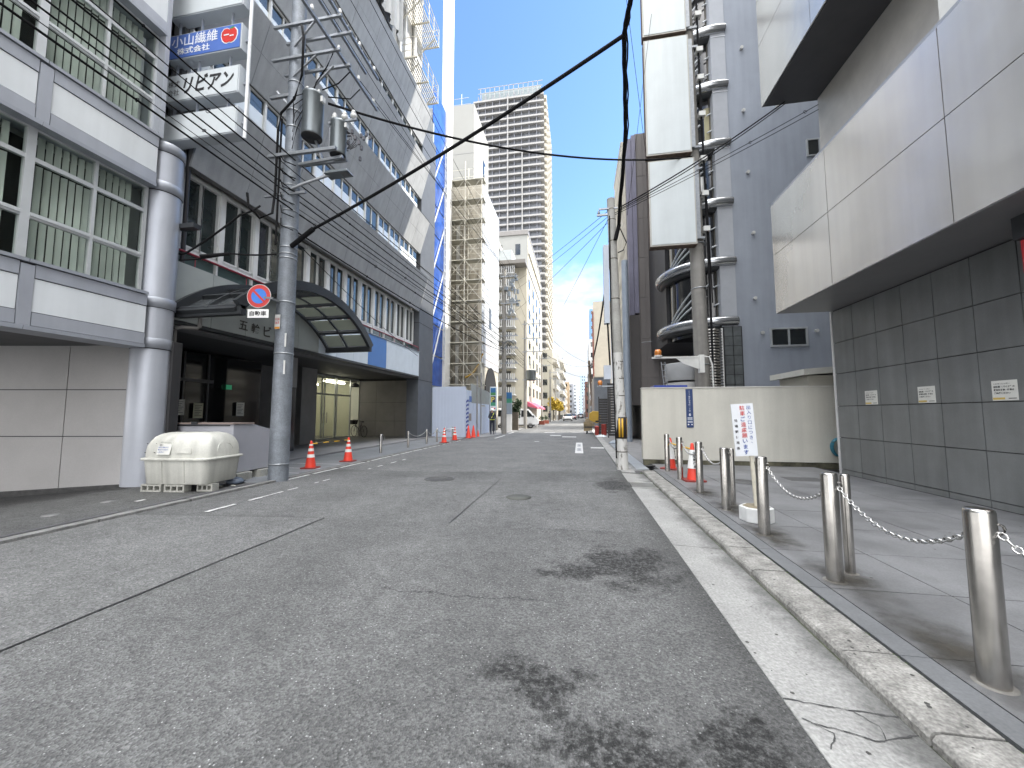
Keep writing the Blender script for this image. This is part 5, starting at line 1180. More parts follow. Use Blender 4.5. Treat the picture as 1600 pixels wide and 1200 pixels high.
signb(2.36, 3.80, 6.87, 9.78, 'lowest blank white sign box on the thick concrete pole')
signb(2.32, 3.74, 9.98, 14.1, 'middle tall blank white sign box on the thick concrete pole')
signb(2.30, 3.70, 14.25, 17.0, 'topmost blank white sign box, cut by the photo edge')
ba = thing('warning_beacon', (3.0, 12.65, 3.1), 'orange warning beacon on a long white arm from the thick concrete pole', 'beacon')
MB().lathe([(0, 0), (.10, 0), (.105, .12), (.08, .18), (0, .19)], (2.47, 12.6, 3.27), 16).build('dome', MATS['beacon_orange'], ba)
m_ = MB(); m_.box(2.28, 3.75, 12.57, 12.63, 3.17, 3.22); m_.cyl((2.47, 12.6, 3.22), (2.47, 12.6, 3.27), .12, n=14); m_.hexa([(3.2, 12.59, 3.0), (3.7, 12.59, 2.8), (3.7, 12.61, 2.8), (3.2, 12.61, 3.0), (3.0, 12.59, 3.17), (3.7, 12.59, 3.17), (3.7, 12.61, 3.17), (3.0, 12.61, 3.17)]); m_.build('arm', mat('arm_white', (.55, .55, .52), .5), ba)
bx(3.66, 3.80, 12.5, 12.68, 2.7, 3.25).build('control_box', MATS['vent_white'], ba)
MB().tube([(3.75, 12.58, 3.22), (3.95, 12.55, 3.18), (4.03, 12.55, 2.95), (4.05, 12.55, 1.9)], .025, 6).build('conduit', MATS['vent_white'], ba)
# farther poles
P2a = utility_pole(-5.3, 27.05, 12.0, .19, .14, 'grey concrete utility pole behind the parking sign, beside the guard', mat('pole_far_grey', (.235, .225, .205), .85, var=.1))
def arms(o, x, y, zs, l=1.0, dirr=1):
    m_ = MB()
    for z in zs:
        m_.box(x - .25, x + l, y - .15, y - .08, z, z + .08)
        for k_ in range(3): m_.lathe([(.03, 0), (.06, .04), (.03, .14)], (x + .2 + k_ * (l - .3) / 2.2, y - .11, z + .08), 6)
    islands(m_, 'crossarm', galv, o)
arms(P2a, -5.3, 27.05, (11.4, 9.4, 8.2, 7.0, 6.1, 5.0, 3.8), 1.05)
m_ = MB()
for i in range(26): x, y, z = -4.9 + random.uniform(-.35, .7), 26.9 + random.uniform(-.2, .2), random.uniform(8.6, 11.3); m_.box(x, x + random.uniform(.06, .28), y, y + .15, z, z + random.uniform(.08, .35))
m_.tube([(-4.9 + .5 * math.cos(t_), 26.9, 6.4 + .3 * math.sin(t_ * 1.7)) for t_ in [i * .5 for i in range(12)]], .03, 5); m_.build('switch_gear', tr, P2a)
P3a = utility_pole(-5.05, 36.3, 10.4, .17, .12, 'slimmer grey utility pole beside the white van, second along the left row', MATS['pole_far_grey'])
arms(P3a, -5.05, 36.3, (10.0, 8.6, 7.3, 4.6), 1.6)
transformer(-4.45, 36.2, 4.6, .45, .95, 'dark pole transformer on the pole beside the white van')
far_poles = [(-4.95, 52, 9.5, 'grey utility pole in front of the pink awning'), (-4.85, 66, 9, 'grey utility pole in front of the yellow trees'), (-4.8, 80, 9, 'farthest utility pole on the left, beyond the yellow trees')]
for x, y, h, lb in far_poles:
    q = utility_pole(x, y, h, .16, .11, lb, MATS['pole_far_grey'], group='utility poles down the street'); arms(q, x, y, (h - .6, h - 1.6), 1.2)
q = utility_pole(1.75, 45.5, 7.6, .19, .14, 'dark brown pole leaning in front of the cream house on the right', mat('pole_wood', (.10, .08, .065), .85, var=.15), lean=-.55); arms(q, 1.3, 45.4, (7.0,), .5)
q = utility_pole(1.7, 70, 8.5, .17, .12, 'thin grey pole farther down the right side', MATS['pole_far_grey'], group='utility poles down the street')
# ================================================================ CABLES
def cable(pts, r, label, sag=0, group=None, clips=0, n=14, name='power_cable', wig=0):
    P_ = []
    for s0, s1 in zip(pts[:-1], pts[1:]):
        a, b = Vector(s0), Vector(s1)
        for i in range(n):
            t_ = i / n; p = a.lerp(b, t_); p.z -= sag * 4 * t_ * (1 - t_); p += Vector((random.uniform(-1, 1), 0, random.uniform(-1, 1))) * wig; P_.append(p)
    P_.append(Vector(pts[-1]))
    m_ = MB().tube(P_, r, 6)
    if clips:
        tot = len(P_)
        for i in range(3, tot, clips):
            p = P_[i]; k_ = random.uniform(.02, .045)
            m_.tube([p + Vector((k_ * math.cos(a), random.uniform(-.01, .01), k_ * math.sin(a))) for a in [j * .9 for j in range(7)]], .007, 4)
    o = m_.build(name, cablem); return tag(o, label, 'cable', group)
g1_ = 'cables along the left kerb'
for x, z, r, lb, cl_ in ((-6.30, 6.02, .016, 'lowest looped cable running past the white block windows along the left kerb', 4), (-6.36, 6.36, .013, 'second cable from the bottom along the left kerb', 5), (-6.25, 6.42, .013, 'third cable from the bottom along the left kerb, close above the second', 0),
                      (-6.30, 6.72, .015, 'fourth cable from the bottom along the left kerb, crossing the blue name box', 5), (-6.24, 6.86, .009, 'thin fifth cable along the left kerb', 0), (-6.3, 7.2, .014, 'uppermost cable along the left kerb', 6)):
    cable([(x - .05, -24, z + .3), (x, 7.4, z), (x + 1.0, 27, z + .1), (x + 1.2, 36.3, z - .3)], r, lb, sag=.10, group=g1_, clips=cl_, n=30)
cable([(-6.32, -24, 6.16), (-6.30, 7.4, 6.13), (-5.3, 27, 6.3)], .006, 'very thin wire just above the lowest looped kerb cable', sag=.02, group=g1_, n=20)
cable([(-6.25, 7.5, 5.55), (-5.3, 27, 5.9)], .018, 'cable from the left pole down the street, with hanging loops', sag=.25, group=g1_, clips=3, n=22)
cable([(-6.2, 7.5, 5.25), (-8.75, 19.95, 4.6)], .010, 'thin drop wire from the left pole to the slate pier', sag=.15)
for i, (x, z) in enumerate(((-6.7, 12.6), (-6.0, 12.7), (-5.4, 12.5))):
    cable([(x, -24, z + .4), (x, 7.4, z), (x + .9, 27, 11.7), (x + 1.1, 52, 9.4)], .009, ('left', 'middle', 'right')[i] + ' of the three thin high wires over the left kerb', sag=.15, group='thin high wires', n=16)
for i, (y, z) in enumerate(((8.9, 10.6), (8.2, 9.7), (9.1, 9.7))):
    cable([(-5.33, y, z + .1), (-4.9 + i * .25, 27, 11.4 - i * .1)], .008, ('upper', 'middle', 'lower')[i] + ' thin wire from the left pole frame to the next pole', sag=.1, group='wires between the left poles', n=14)
cable([(-6.28, 7.35, 5.18), (-5.6, 7.15, 5.42)], .055, 'thick black sleeve where the heavy cable leaves the left pole', n=4, name='cable_sleeve')
cable([(-5.6, 7.15, 5.42), (.72, 5.3, 6.86)], .030, 'heavy black cable rising from the left pole across the sky to the right', sag=.10, n=26, clips=4)
cable([(-5.55, 7.4, 8.5), (3.8, 13.0, 9.95)], .026, 'thick cable sagging from the transformers across to the blank sign boxes', sag=.55, n=26)
cable([(1.10, 10.32, 6.5), (.92, 7.0, 6.73), (.70, 5.3, 6.86), (.76, 4.7, 6.92), (.7, 0, 7.3), (.6, -15, 8.2)], .034, 'heavy black cable bundle dropping out of the sky onto the peeling white pole', n=8, wig=.006)
cable([(1.14, 10.32, 6.45), (.96, 7.0, 6.78), (.74, 5.3, 6.93), (.8, 4.7, 7.0), (.78, 0, 7.4), (.7, -15, 8.3)], .012, 'thin wire twined with the heavy cable bundle', n=8, wig=.015)
cable([(1.02, 10.3, 6.1), (1.12, 10.3, 6.5)], .06, 'dark splice sleeve on the peeling white pole', n=3, name='cable_sleeve')
cable([(1.05, 9.5, 6.55), (5.2, 10.15, 9.28)], .016, 'pair cable climbing from the peeling pole to the upper metal band', sag=.10, n=16)
cable([(1.05, 9.5, 6.50), (5.2, 10.15, 9.22)], .012, 'thinner cable just under the one climbing to the upper metal band', sag=.12, n=16)
cable([(.93, 10.4, 6.85), (6.0, 10.2, 9.15)], .008, 'thin looped wire from the peeling pole to the cream recess', sag=.05, n=16, clips=4)
cable([(.93, 10.4, 6.80), (6.0, 10.2, 9.02)], .008, 'second thin wire to the cream recess, just under the looped one', sag=.05, n=16)
for i, (z0, z1) in enumerate(((11.0, 7.0), (10.4, 6.85), (8.8, 6.7))):
    cable([(-4.5, 27, z0), (.9, 10.4, z1)], .007, ('upper', 'middle', 'lower')[i] + ' thin wire crossing the sky between the second left pole and the peeling pole', sag=.1, group='thin wires across the street', n=12)
cable([(-3.4, 36.3, 8.0), (.93, 10.4, 6.9)], .007, 'thin wire from the slim left pole to the peeling pole', sag=.1, n=12)
cable([(-3.5, 36.3, 9.6), (1.2, 45.5, 7.3)], .012, 'wire from the slim left pole over to the brown leaning pole', sag=.5, n=12)
cable([(-3.5, 36.3, 7.4), (1.2, 45.5, 7.0)], .020, 'darker sagging cable from the slim left pole to the brown leaning pole', sag=.6, n=12)
cable([(-4.2, 52, 8.6), (1.7, 70, 7.9)], .02, 'distant cable crossing the street beyond the brown leaning pole', sag=.6, n=10)
cable([(.95, 10.5, 6.2), (1.25, 45.5, 7.1)], .035, 'thick cable running from the peeling pole down the right side', sag=1.1, n=20)
cable([(1.0, 10.5, 6.3), (1.35, 45.5, 7.3), (1.5, 70, 8.1)], .015, 'thin cable above the thick one down the right side', sag=.7, n=20)
cable([(2.35, 12.9, 9.9), (1.6, 12, 16)], .008, 'thin guy wire across the blank sign boxes', n=6)
cable([(2.6, 12.7, 15), (1.35, 10.4, 6.8)], .007, 'thin stay wire from the blank sign boxes to the peeling pole', n=6)
cable([(-8.5, 6.72, 4.9), (-8.3, 6.8, 5.0), (-7.2, 6.9, 5.75), (-7.0, 7.2, 6.1)], .022, 'black cable looping from the round column up to the left pole', n=6, sag=.03)
cable([(-8.45, 6.7, 4.75), (-7.6, 7.1, 5.0), (-6.6, 7.3, 5.0)], .018, 'black drop cable with a splice between the round column and the left pole', n=6, sag=.03)
tag(bx(-8.5, -8.05, 6.62, 6.78, 5.42, 5.52).build('security_camera', blackmetal), 'small dark security camera beside the round silver column', 'camera')
tag(MB().cyl((-8.1, 6.85, 4.87), (-7.6, 7.08, 4.98), .04, n=8).build('cable_splice', cablem), 'black splice tube on the drop cable by the round column', 'cable')
# ================================================================ RIGHT PAVEMENT FURNITURE
def bollard(x, y, r, h, z0=.05):
    o = thing('bollard', (x, y, z0), 'x', 'bollard')
    MB().lathe([(r, 0), (r, h - .02), (r * .93, h - .004), (r * .8, h), (0, h + .002)], (x, y, z0), 32).build('post', stainless, o)
    MB().lathe([(r + .022, 0), (r + .022, .003), (r + .002, .005)], (x, y, z0), 24).build('base_ring', mat('base_mortar', (.26, .25, .23), .8, var=.2, scale=20), o)
    if r > .05:
        m_ = MB()
        for s in (-1, 1): m_.tube([(x + r * .75 + .028 * math.cos(a), y + s * (r * .68) + .0 * a, z0 + h - .10 + .028 * math.sin(a)) for a in [i * .8 for i in range(9)]], .007, 5)
        islands(m_, 'chain_eye', stainless, o)
    return o
bys = [2.50, 3.76, 5.01, 6.19, 7.42, 8.78, 9.98]
bl_ = ['nearest and largest steel bollard at the right edge, with a chain on both sides', 'second nearest thick steel bollard, with a thin post behind it', 'third thick steel bollard, standing in front of the parking request sign',
       'fourth thick steel bollard, left of the parking request sign', 'fifth thick steel bollard, in front of the nearer white-sleeved cone', 'sixth steel bollard, between the two orange cones', 'farthest steel bollard, against the cream wall']
BO = None
for y, lb in zip(bys, bl_):
    if BO is None: BO = bollard(2.10, y, .061, .895); tag(BO, lb, group='steel bollards on the right pavement')
    else: place(copy_tree(BO), (2.10, y, .05), 0, lb)
bs2 = bollard(2.33, 3.95, .038, .86); tag(bs2, 'slim steel post just behind the second nearest thick bollard', group='slim posts on the right pavement')
place(copy_tree(bs2), (2.31, 6.5, .05), 0, 'slim steel post just behind the fourth thick bollard')
def chain(a, b, sag, label, link=.046, w_=.0052):
    a, b = Vector(a), Vector(b); L_ = (b - a).length; n = int(L_ * 1.08 / (link * .70)); m_ = MB(); pts = []
    for i in range(n + 1):
        t_ = i / n; p = a.lerp(b, t_); p.z -= sag * 4 * t_ * (1 - t_); pts.append(p)
    for i in range(n):
        c = (pts[i] + pts[i+1]) / 2; d = (pts[i+1] - pts[i]).normalized(); s = d.cross(Vector((0, 0, 1))).normalized(); u = s.cross(d)
        if i % 2: s, u = (s + u).normalized(), (u - s).normalized()
        else: s, u = (s - u).normalized(), (u + s).normalized()
        ring = [c + d * (link * .5 * math.cos(q)) + s * (link * .33 * math.sin(q)) for q in [j * math.pi / 4 for j in range(9)]]
        m_.tube(ring, w_, 4)
    return tag(m_.build('chain', mat('chain_chrome', (.55, .55, .54), .22, metal=.9)), label, 'chain', 'chains between the steel bollards')
def bc(i): return (2.10 + .042, bys[i] + .05, .83)
def bd(i): return (2.10 + .042, bys[i] - .05, .83)
chain((2.14, 2.45, .83), (2.2, 1.2, .80), .25, 'chain running off the right edge from the nearest bollard')
chain(bd(1), bc(0), .22, 'long sagging chain between the nearest and second bollards'); chain(bd(2), bc(1), .22, 'sagging chain between the second and third bollards')
chain(bd(4), bc(3), .20, 'chain between the fourth and fifth bollards'); chain(bd(5), bc(4), .18, 'chain between the fifth and sixth bollards', ); chain(bd(6), bc(5), .18, 'chain between the sixth and farthest bollards')
# parking request sign
pk = thing('parking_request_sign', (2.24, 5.6, .05), 'white placard of blue and red writing on a wooden stake in a concrete block', 'sign')
hb = mat('block_white', (.62, .63, .62), .75, var=.12, scale=5)
bc_ = [(2.27 + .20 * math.cos(R(a)), 5.62 + .20 * math.sin(R(a))) for a in (20, 75, 110, 165, 215, 258, 290, 335)]
MB().prism(bc_, 'z', .052, .235).build('block', hb, pk, bevel=.012)
MB().prism([(2.27 + (x - 2.27) * .80, 5.62 + (y - 5.62) * .80) for x, y in bc_], 'z', .235, .24).build('block_top', mat('block_dirt', (.22, .19, .13), .95, var=.3, scale=12), pk)
stk = MB(); stk.hexa([(2.255, 5.60, .2), (2.295, 5.60, .2), (2.295, 5.63, .2), (2.255, 5.63, .2), (2.19, 5.60, 1.52), (2.23, 5.60, 1.52), (2.23, 5.63, 1.52), (2.19, 5.63, 1.52)]); stk.build('stake', mat('stake_wood', (.60, .56, .46), .7, var=.18, scale=8), pk)
TZ = Vector((-.055, 0, 1)).normalized(); TR = Vector((1, 0, .055)).normalized()
pc = Vector((2.155, 5.585, 1.235)); m_ = MB(); m_.obox(pc, TR, (0, 1, 0), TZ, .135, .006, .345); pb = m_.build('placard', mat('placard_white', (.68, .70, .72), .45, var=.04), pk)
fo = Vector((0, -.008, 0))
vtext('出入り口につき、', pb, inkblue, pc + fo + TR * .075 + TZ * .325, TR, TZ, .066, .058, bold=.0)
r1_ = vtext('  ご   います', pb, inkblue, pc + fo + TR * -.005 + TZ * .325, TR, TZ, .073, .068, bold=.015)
# red characters laid over their blue places are separate lettering
vtext('駐車', pb, inkred, pc + fo * 1.4 + TR * -.005 + TZ * .325, TR, TZ, .073, .066, bold=.005); vtext('遠慮願', pb, inkred, pc + fo * 1.4 + TR * -.005 + TZ * (.325 - .073 * 3), TR, TZ, .073, .066, bold=.005)
vtext('船場郵便局長', pb, ink, pc + fo + TR * -.095 + TZ * .16, TR, TZ, .073, .040, bold=.02)
# cones
def cone(h, rb, stripes, base=.19, sleeve=None, name='traffic_cone'):
    o = thing(name, (0, 0, 0), 'x', 'traffic cone')
    prof = lambda z: rb * (1 - z / h) + .028 * z / h
    MB().lathe([(prof(.03), .03), (prof(h - .03), h - .03), (prof(h) * .8, h), (0, h)], (0, 0, 0), 20).build('cone', redc, o)
    MB().prism([(-base, -base * .8), (-base * .8, -base), (base * .8, -base), (base, -base * .8), (base, base * .8), (base * .8, base), (-base * .8, base), (-base, base * .8)], 'z', 0, .03).build('base', mat('cone_base', (.22, .03, .025), .6), o)
    for z0, z1 in stripes:
        MB().lathe([(prof(z0) + .002, z0), (prof(z1) + .002, z1)], (0, 0, 0), 20).build('stripe', whiter, o)
    return o
st3 = ((.28, .36), (.44, .51), (.58, .62))
C1 = cone(.70, .135, st3)
place(C1, (-6.86, 9.01, .04), .2, 'orange striped cone nearest the left pole, at one end of the yellow black bar', 'orange striped cones'); C1['label'] = C1['label']
c2_ = place(copy_tree(C1), (-6.74, 10.47, .04), .1, 'orange striped cone at the far end of the yellow black bar in the forecourt')
c3_ = place(copy_tree(C1), (-6.46, 17.9, .04), 0, 'orange striped cone before the hoarding, left one of the pair joined by a white bar')
c4_ = place(copy_tree(C1), (-6.50, 19.64, .04), 0, 'orange striped cone before the hoarding, right one of the pair joined by a white bar')
def cbar(a, b, label, cols, n=7):
    a, b = Vector(a), Vector(b); o = thing('cone_bar', tuple(a), label, 'barrier bar')
    for i in range(n): MB().cyl(a.lerp(b, i / n), a.lerp(b, (i + 1) / n), .017, n=8).build('section', cols[i % 2], o)
    return o
cbar((-6.86, 9.01, .66), (-6.74, 10.47, .67), 'yellow and black bar resting on the two forecourt cones', (ye, black)); cbar((-6.46, 17.9, .66), (-6.5, 19.64, .66), 'pale bar across the two cones before the hoarding', (whiter, whiter))
C5 = cone(.72, .15, ()); place(C5, (-6.3, 21.5, .03), 0, 'plain orange cone leaning against the hoarding post, left of two', 'plain orange cones'); place(copy_tree(C5), (-6.2, 22.2, .03), 0, 'plain orange cone leaning against the hoarding post, right of two'); place(copy_tree(C5), (-6.15, 23.1, .03), .3, 'small plain orange cone half hidden beyond the hoarding post', scale=.55)
C7 = cone(.78, .125, (), base=.21); MB().lathe([(.107, .26), (.052, .64)], (0, 0, 0), 22).build('white_sleeve', whiter, C7)
place(C7, (0, 0, 0), 0, 'orange cone with a white lettered sleeve, between the fifth and sixth bollards', 'white-sleeved orange cones')
sv = [x for x in C7.children if x.name.startswith('white_sleeve')][0]
vtext('大阪郵便局', sv, ink, (0.006, -.085, .615), XR, (0, -.13, -1) and (0, .1, 1), .070, .062, bold=.03)
C8 = copy_tree(C7); place(C7, (2.33, 8.68, .05), .05); place(C8, (2.27, 10.4, .05), .9, 'orange cone with a white sleeve by the farthest bollard at the cream wall')
m_ = MB(); m_.tube([(2.33, 8.68, .70), (2.2, 9.3, .72), (2.27, 10.4, .70)], .018, 6); tag(m_.build('cone_bar', ye), 'dark yellow bar linking the two white-sleeved cones', 'barrier bar')
# left forecourt posts and ropes
lp = None; ly = [12.8, 15.03, 17.0, 18.3, 19.5, 20.7]
lbs = ['nearest low steel post of the left forecourt, right of the far cone', 'second low steel post of the left forecourt', 'third low steel post of the left forecourt', 'fourth low steel post, behind the cones at the hoarding', 'fifth low steel post, between the cones at the hoarding', 'last low steel post, against the white hoarding']
for y, lb in zip(ly, lbs):
    if lp is None:
        lp = thing('low_post', (-6.98, y, .04), lb, 'post', 'low steel posts of the left forecourt'); MB().lathe([(.045, 0), (.045, .66), (.03, .675), (0, .68)], (-6.98, y, .04), 16).build('post', stainless, lp); MB().cyl((-6.98, y - .05, .64), (-6.98, y + .05, .64), .012, n=6).build('ring', stainless, lp)
    else: place(copy_tree(lp), (-6.98, y, .04), 0, lb)
for i, (a, b) in enumerate(zip(ly[1:-1], ly[2:])):
    m_ = MB(); n = 16; m_.tube([(-6.98, a + (b - a) * k_ / n, .68 - .22 * 4 * (k_ / n) * (1 - k_ / n)) for k_ in range(n + 1)], .014, 6); tag(m_.build('rope', mat('rope_grey', (.3, .3, .29), .7)), ('first', 'second', 'third', 'fourth')[i] + ' slack rope between the low steel posts, counted from the camera', 'rope', 'ropes between the low steel posts')
m_ = MB(); m_.tube([(-6.98, 12.8, .66), (-6.98, 12.9, .70), (-6.98, 13.05, .6), (-6.98, 13.1, .45)], .012, 6); tag(m_.build('rope', MATS['rope_grey']), 'short loose rope end hanging from the nearest low steel post', 'rope')
# ================================================================ BINS AND BLOCKS
bn_ = thing('waste_bin', (-7.3, 6.1, .15), 'beige moulded plastic waste bin with a domed lid, standing on breeze blocks', 'bin')
bm_ = mat('bin_beige', (.53, .53, .485), .6, var=.07, scale=3, fine=.06, streak=.22, bump=.05)
ang = R(6); bxv = Vector((math.cos(ang), math.sin(ang), 0)); byv = Vector((-math.sin(ang), math.cos(ang), 0)); bo = Vector((-7.86, 5.80, 0))
def BP(u, v, z): p = bo + bxv * u + byv * v; return (p.x, p.y, z)
def rrect(w_, d_, r, z, ix=0, iy=0, n=5):
    pts = []
    for cx, cy_, a0 in ((w_ - r - ix, r + iy, -90), (w_ - r - ix, d_ - r - iy, 0), (r + ix, d_ - r - iy, 90), (r + ix, r + iy, 180)):
        for i in range(n + 1): a = R(a0 + 90 * i / n); pts.append((cx + r * math.cos(a), cy_ + r * math.sin(a), z))
    return pts
def loft(mb, rings, smooth=True):
    n = len(rings[0]); vs = [BP(*p) for r_ in rings for p in r_]
    mb.add(vs, [(j*n + i, j*n + (i+1) % n, (j+1)*n + (i+1) % n, (j+1)*n + i) for j in range(len(rings)-1) for i in range(n)], smooth)
    mb.add(vs, [tuple(range(n))[::-1], tuple(range((len(rings)-1)*n, len(rings)*n))]); return mb
BW, BD = 1.26, .84
loft(MB(), [rrect(BW, BD, .10, .17, .05, .05), rrect(BW, BD, .10, .19, .035, .035), rrect(BW, BD, .10, .60, .0, .0)]).build('body', bm_, bn_)
loft(MB(), [rrect(BW, BD, .10, .60, -.03, -.03), rrect(BW, BD, .10, .605, -.035, -.035), rrect(BW, BD, .10, .64, -.035, -.035), rrect(BW, BD, .10, .645, -.02, -.02)]).build('rim', bm_, bn_)
prof_l = [(.645, .0, .02), (.74, .005, .012), (.86, .025, .02), (.95, .05, .045), (1.02, .085, .09), (1.07, .14, .16), (1.095, .22, .25), (1.10, .34, .34)]
loft(MB(), [rrect(BW, BD, .10 + .03 * (i > 2), z, a, b) for i, (z, a, b) in enumerate(prof_l)]).build('lid', bm_, bn_)
m_ = MB()
m_.tube([BP(.30, -.005 + .03, .70), BP(.30, .02, .86), BP(.34, .045, .93), BP(.54, .045, .93), BP(.58, .02, .86), BP(.58, .03, .70)], .012, 6)
m_.obox(BP(.82, .015, .78), bxv, byv, (0, .16, 1), .14, .012, .05); m_.obox(BP(.82, .045, .88), bxv, byv, (0, .25, 1), .14, .010, .02)
m_.tube([BP(BW - .02, .25, .66), BP(BW - .01, .25, .80), BP(BW - .03, .30, .87), BP(BW - .05, .42, .90), BP(BW - .03, .54, .87), BP(BW - .01, .60, .80), BP(BW - .02, .60, .66)], .010, 6); m_.build('lid_moulding', bm_, bn_)
m_ = MB(); m_.obox(BP(.44, .002, .80), bxv, byv, (0, .20, 1), .125, .004, .095); nt_ = m_.build('notice', MATS['notice_white'], bn_)
for i, (tt, wq) in enumerate((('お願い', .08), ('事業系ごみ専用ですので', .19), ('家庭ごみ等を入れないで', .19), ('ください', .12))):
    text(tt, nt_, inkblue if i else ink, Vector(BP(.44 - .10, -.003 - .004, .865 - i * .042)) - Vector((0, .008 * (i - 0) * 0, 0)) + Vector((0, -.018 + .000 + (.865 - i * .042 - .80) * .2 + .0135, 0)), bxv, (0, .2, 1), .03, fitw=wq, fith=.026, bold=.03, depth=.006)
m_ = MB(); m_.obox(BP(1.04, .075, .955), bxv, byv, (0, .8, 1), .035, .004, .045); m_.build('green_label', mat('label_green', (.07, .16, .11), .5), bn_)
m_ = MB()
for u in (.40, .83): m_.hexa([BP(u, .030, .20), BP(u + .012, .030, .20), BP(u + .012, .05, .20), BP(u, .05, .20), BP(u, -.004, .59), BP(u + .012, -.004, .59), BP(u + .012, .02, .59), BP(u, .02, .59)])
islands(m_, 'body_seam', mat('seam_beige', (.36, .355, .32), .7), bn_)
m_ = MB()
for u, z in ((.07, .90), (.07, .74), (.25, .90), (.25, .74)): m_.cyl(BP(u, .0 + (z - .7) * .2, z), BP(u, -.01 + (z - .7) * .2, z), .008, n=6)
m_.build('rivet', black, bn_)
blk = mat('breeze_block', (.33, .33, .30), .95, var=.15, fine=.2, fscale=80, bump=.5)
def breeze(u, v, label, w_=.39):
    m_ = MB(); z0, z1 = .032, .165; d_ = .15
    m_.hexa([BP(u, v, z0), BP(u + w_, v, z0), BP(u + w_, v + d_, z0), BP(u, v + d_, z0), BP(u, v, z0 + .03), BP(u + w_, v, z0 + .03), BP(u + w_, v + d_, z0 + .03), BP(u, v + d_, z0 + .03)])
    m_.hexa([BP(u, v, z1 - .03), BP(u + w_, v, z1 - .03), BP(u + w_, v + d_, z1 - .03), BP(u, v + d_, z1 - .03), BP(u, v, z1), BP(u + w_, v, z1), BP(u + w_, v + d_, z1), BP(u, v + d_, z1)])
    for i in range(4):
        a = u + i * (w_ - .03) / 3; m_.hexa([BP(a, v, z0 + .03), BP(a + .03, v, z0 + .03), BP(a + .03, v + d_, z0 + .03), BP(a, v + d_, z0 + .03), BP(a, v, z1 - .03), BP(a + .03, v, z1 - .03), BP(a + .03, v + d_, z1 - .03), BP(a, v + d_, z1 - .03)])
    m_.hexa([BP(u + .02, v + .10, z0 + .02), BP(u + w_ - .02, v + .10, z0 + .02), BP(u + w_ - .02, v + .12, z0 + .02), BP(u + .02, v + .12, z0 + .02), BP(u + .02, v + .1, z1 - .02), BP(u + w_ - .02, v + .1, z1 - .02), BP(u + w_ - .02, v + .12, z1 - .02), BP(u + .02, v + .12, z1 - .02)])
    return tag(m_.build('breeze_block', blk), label, 'block', 'breeze blocks under the bins')
breeze(.0, .03, 'breeze block under the front left corner of the beige bin'); breeze(.45, .03, 'breeze block under the middle of the beige bin front'); breeze(.98, .14, 'breeze block under the right end of the beige bin', .30)
# grey dumpster
db = thing('metal_dumpster', (-7.9, 7.2, .2), 'light grey steel dumpster with a flat sloping lid, behind the beige bin', 'bin')
dm_ = mat('dumpster_grey', (.38, .385, .42), .5, var=.06, scale=2, metal=.1)
MB().prism([(6.95, .20), (8.02, .22), (8.02, 1.07), (7.42, 1.22), (6.95, 1.22)], 'x', -9.0, -7.12).build('body', dm_, db, bevel=.008)
m_ = MB(); m_.hexa([(-9.03, 6.90, 1.225), (-7.09, 6.90, 1.225), (-7.09, 7.44, 1.225), (-9.03, 7.44, 1.225), (-9.03, 6.90, 1.25), (-7.09, 6.90, 1.25), (-7.09, 7.44, 1.25), (-9.03, 7.44, 1.25)]); m_.build('lid', mat('lid_rust', (.25, .20, .18), .5), db)
m_ = MB(); m_.box(-8.1, -7.95, 6.88, 6.94, 1.22, 1.27); m_.box(-8.95, -7.2, 6.93, 6.952, 1.185, 1.21); m_.build('hinge', blackmetal, db)
for i, (x, y, lb) in enumerate(((-7.3, 7.0, 'near concrete block under the grey dumpster corner'), (-7.3, 7.6, 'far concrete block under the grey dumpster corner'))):
    o = bx(x, x + .28, y, y + .38, .032, .195); tag(o.build('breeze_block', blk, bevel=.006), lb, 'block', 'breeze blocks under the bins')
m_ = MB(); m_.lathe([(0, 0), (.14, .01), (.17, .05), (.12, .10), (.04, .13), (0, .13)], (-6.88, 6.82, .035), 10); tag(m_.build('litter_bag', mat('bag_blue', (.12, .15, .20), .5, var=.3, scale=12)), 'small dark blue bag of litter on the kerb beside the beige bin', 'bag')
m_ = MB()
for x, y, r_ in ((-7.0, 6.5, .06), (-6.75, 6.6, .04), (-6.95, 6.95, .05)): m_.box(x, x + r_ * 2, y, y + r_, .031, .045)
tag(m_.build('litter', mat('litter_pale', (.5, .5, .45), .8)), 'scattered pale scraps of litter by the kerb beside the bin', 'litter', kind='stuff')
# ================================================================ HOARDING, GUARD, PARKING SIGN
hr = thing('site_hoarding', (-7.5, 22, 0), 'white steel site hoarding with a blue striped post, in front of the scaffold', 'hoarding')
hm = mat('hoarding_white', (.50, .56, .68), .45, var=.04, scale=.6); hg = mat('hoarding_grey', (.33, .35, .34), .5, metal=.2, var=.08)
m_ = MB(); x = -8.68
m_.box(-8.68, -6.60, 21.95, 21.99, .06, 3.05)
for i in range(10): m_.box(-8.66 + i * .21, -8.62 + i * .21, 21.94, 21.95, .08, 3.03)
m_.build('front_panel', hm, hr)
m_ = MB()
for i in range(12): y = 22.0 + i * .48; m_.box(-6.60, -6.56 + (.015 if i % 2 else 0), y + .006, y + .474, .06, 2.85 if i < 2 else 2.1)
m_.build('side_panel', hm, hr)
m_ = MB()
for i in range(2, 13):
    y = 22.0 + i * .48
    for k_ in range(4): m_.box(-6.60, -6.575 + (.02 if k_ % 2 else 0), y + k_ * .12 + .004, y + k_ * .12 + .116, 2.1, 3.35 - i * .03)
m_.build('upper_sheet', hg, hr)
m_ = MB(); m_.cyl((-6.52, 24.2, 0), (-6.52, 24.2, 3.9), .05, n=8); m_.cyl((-6.52, 25.2, 0), (-6.52, 25.2, 4.2), .04, n=8); m_.build('post', mat('post_grey', (.25, .25, .25), .5), hr)
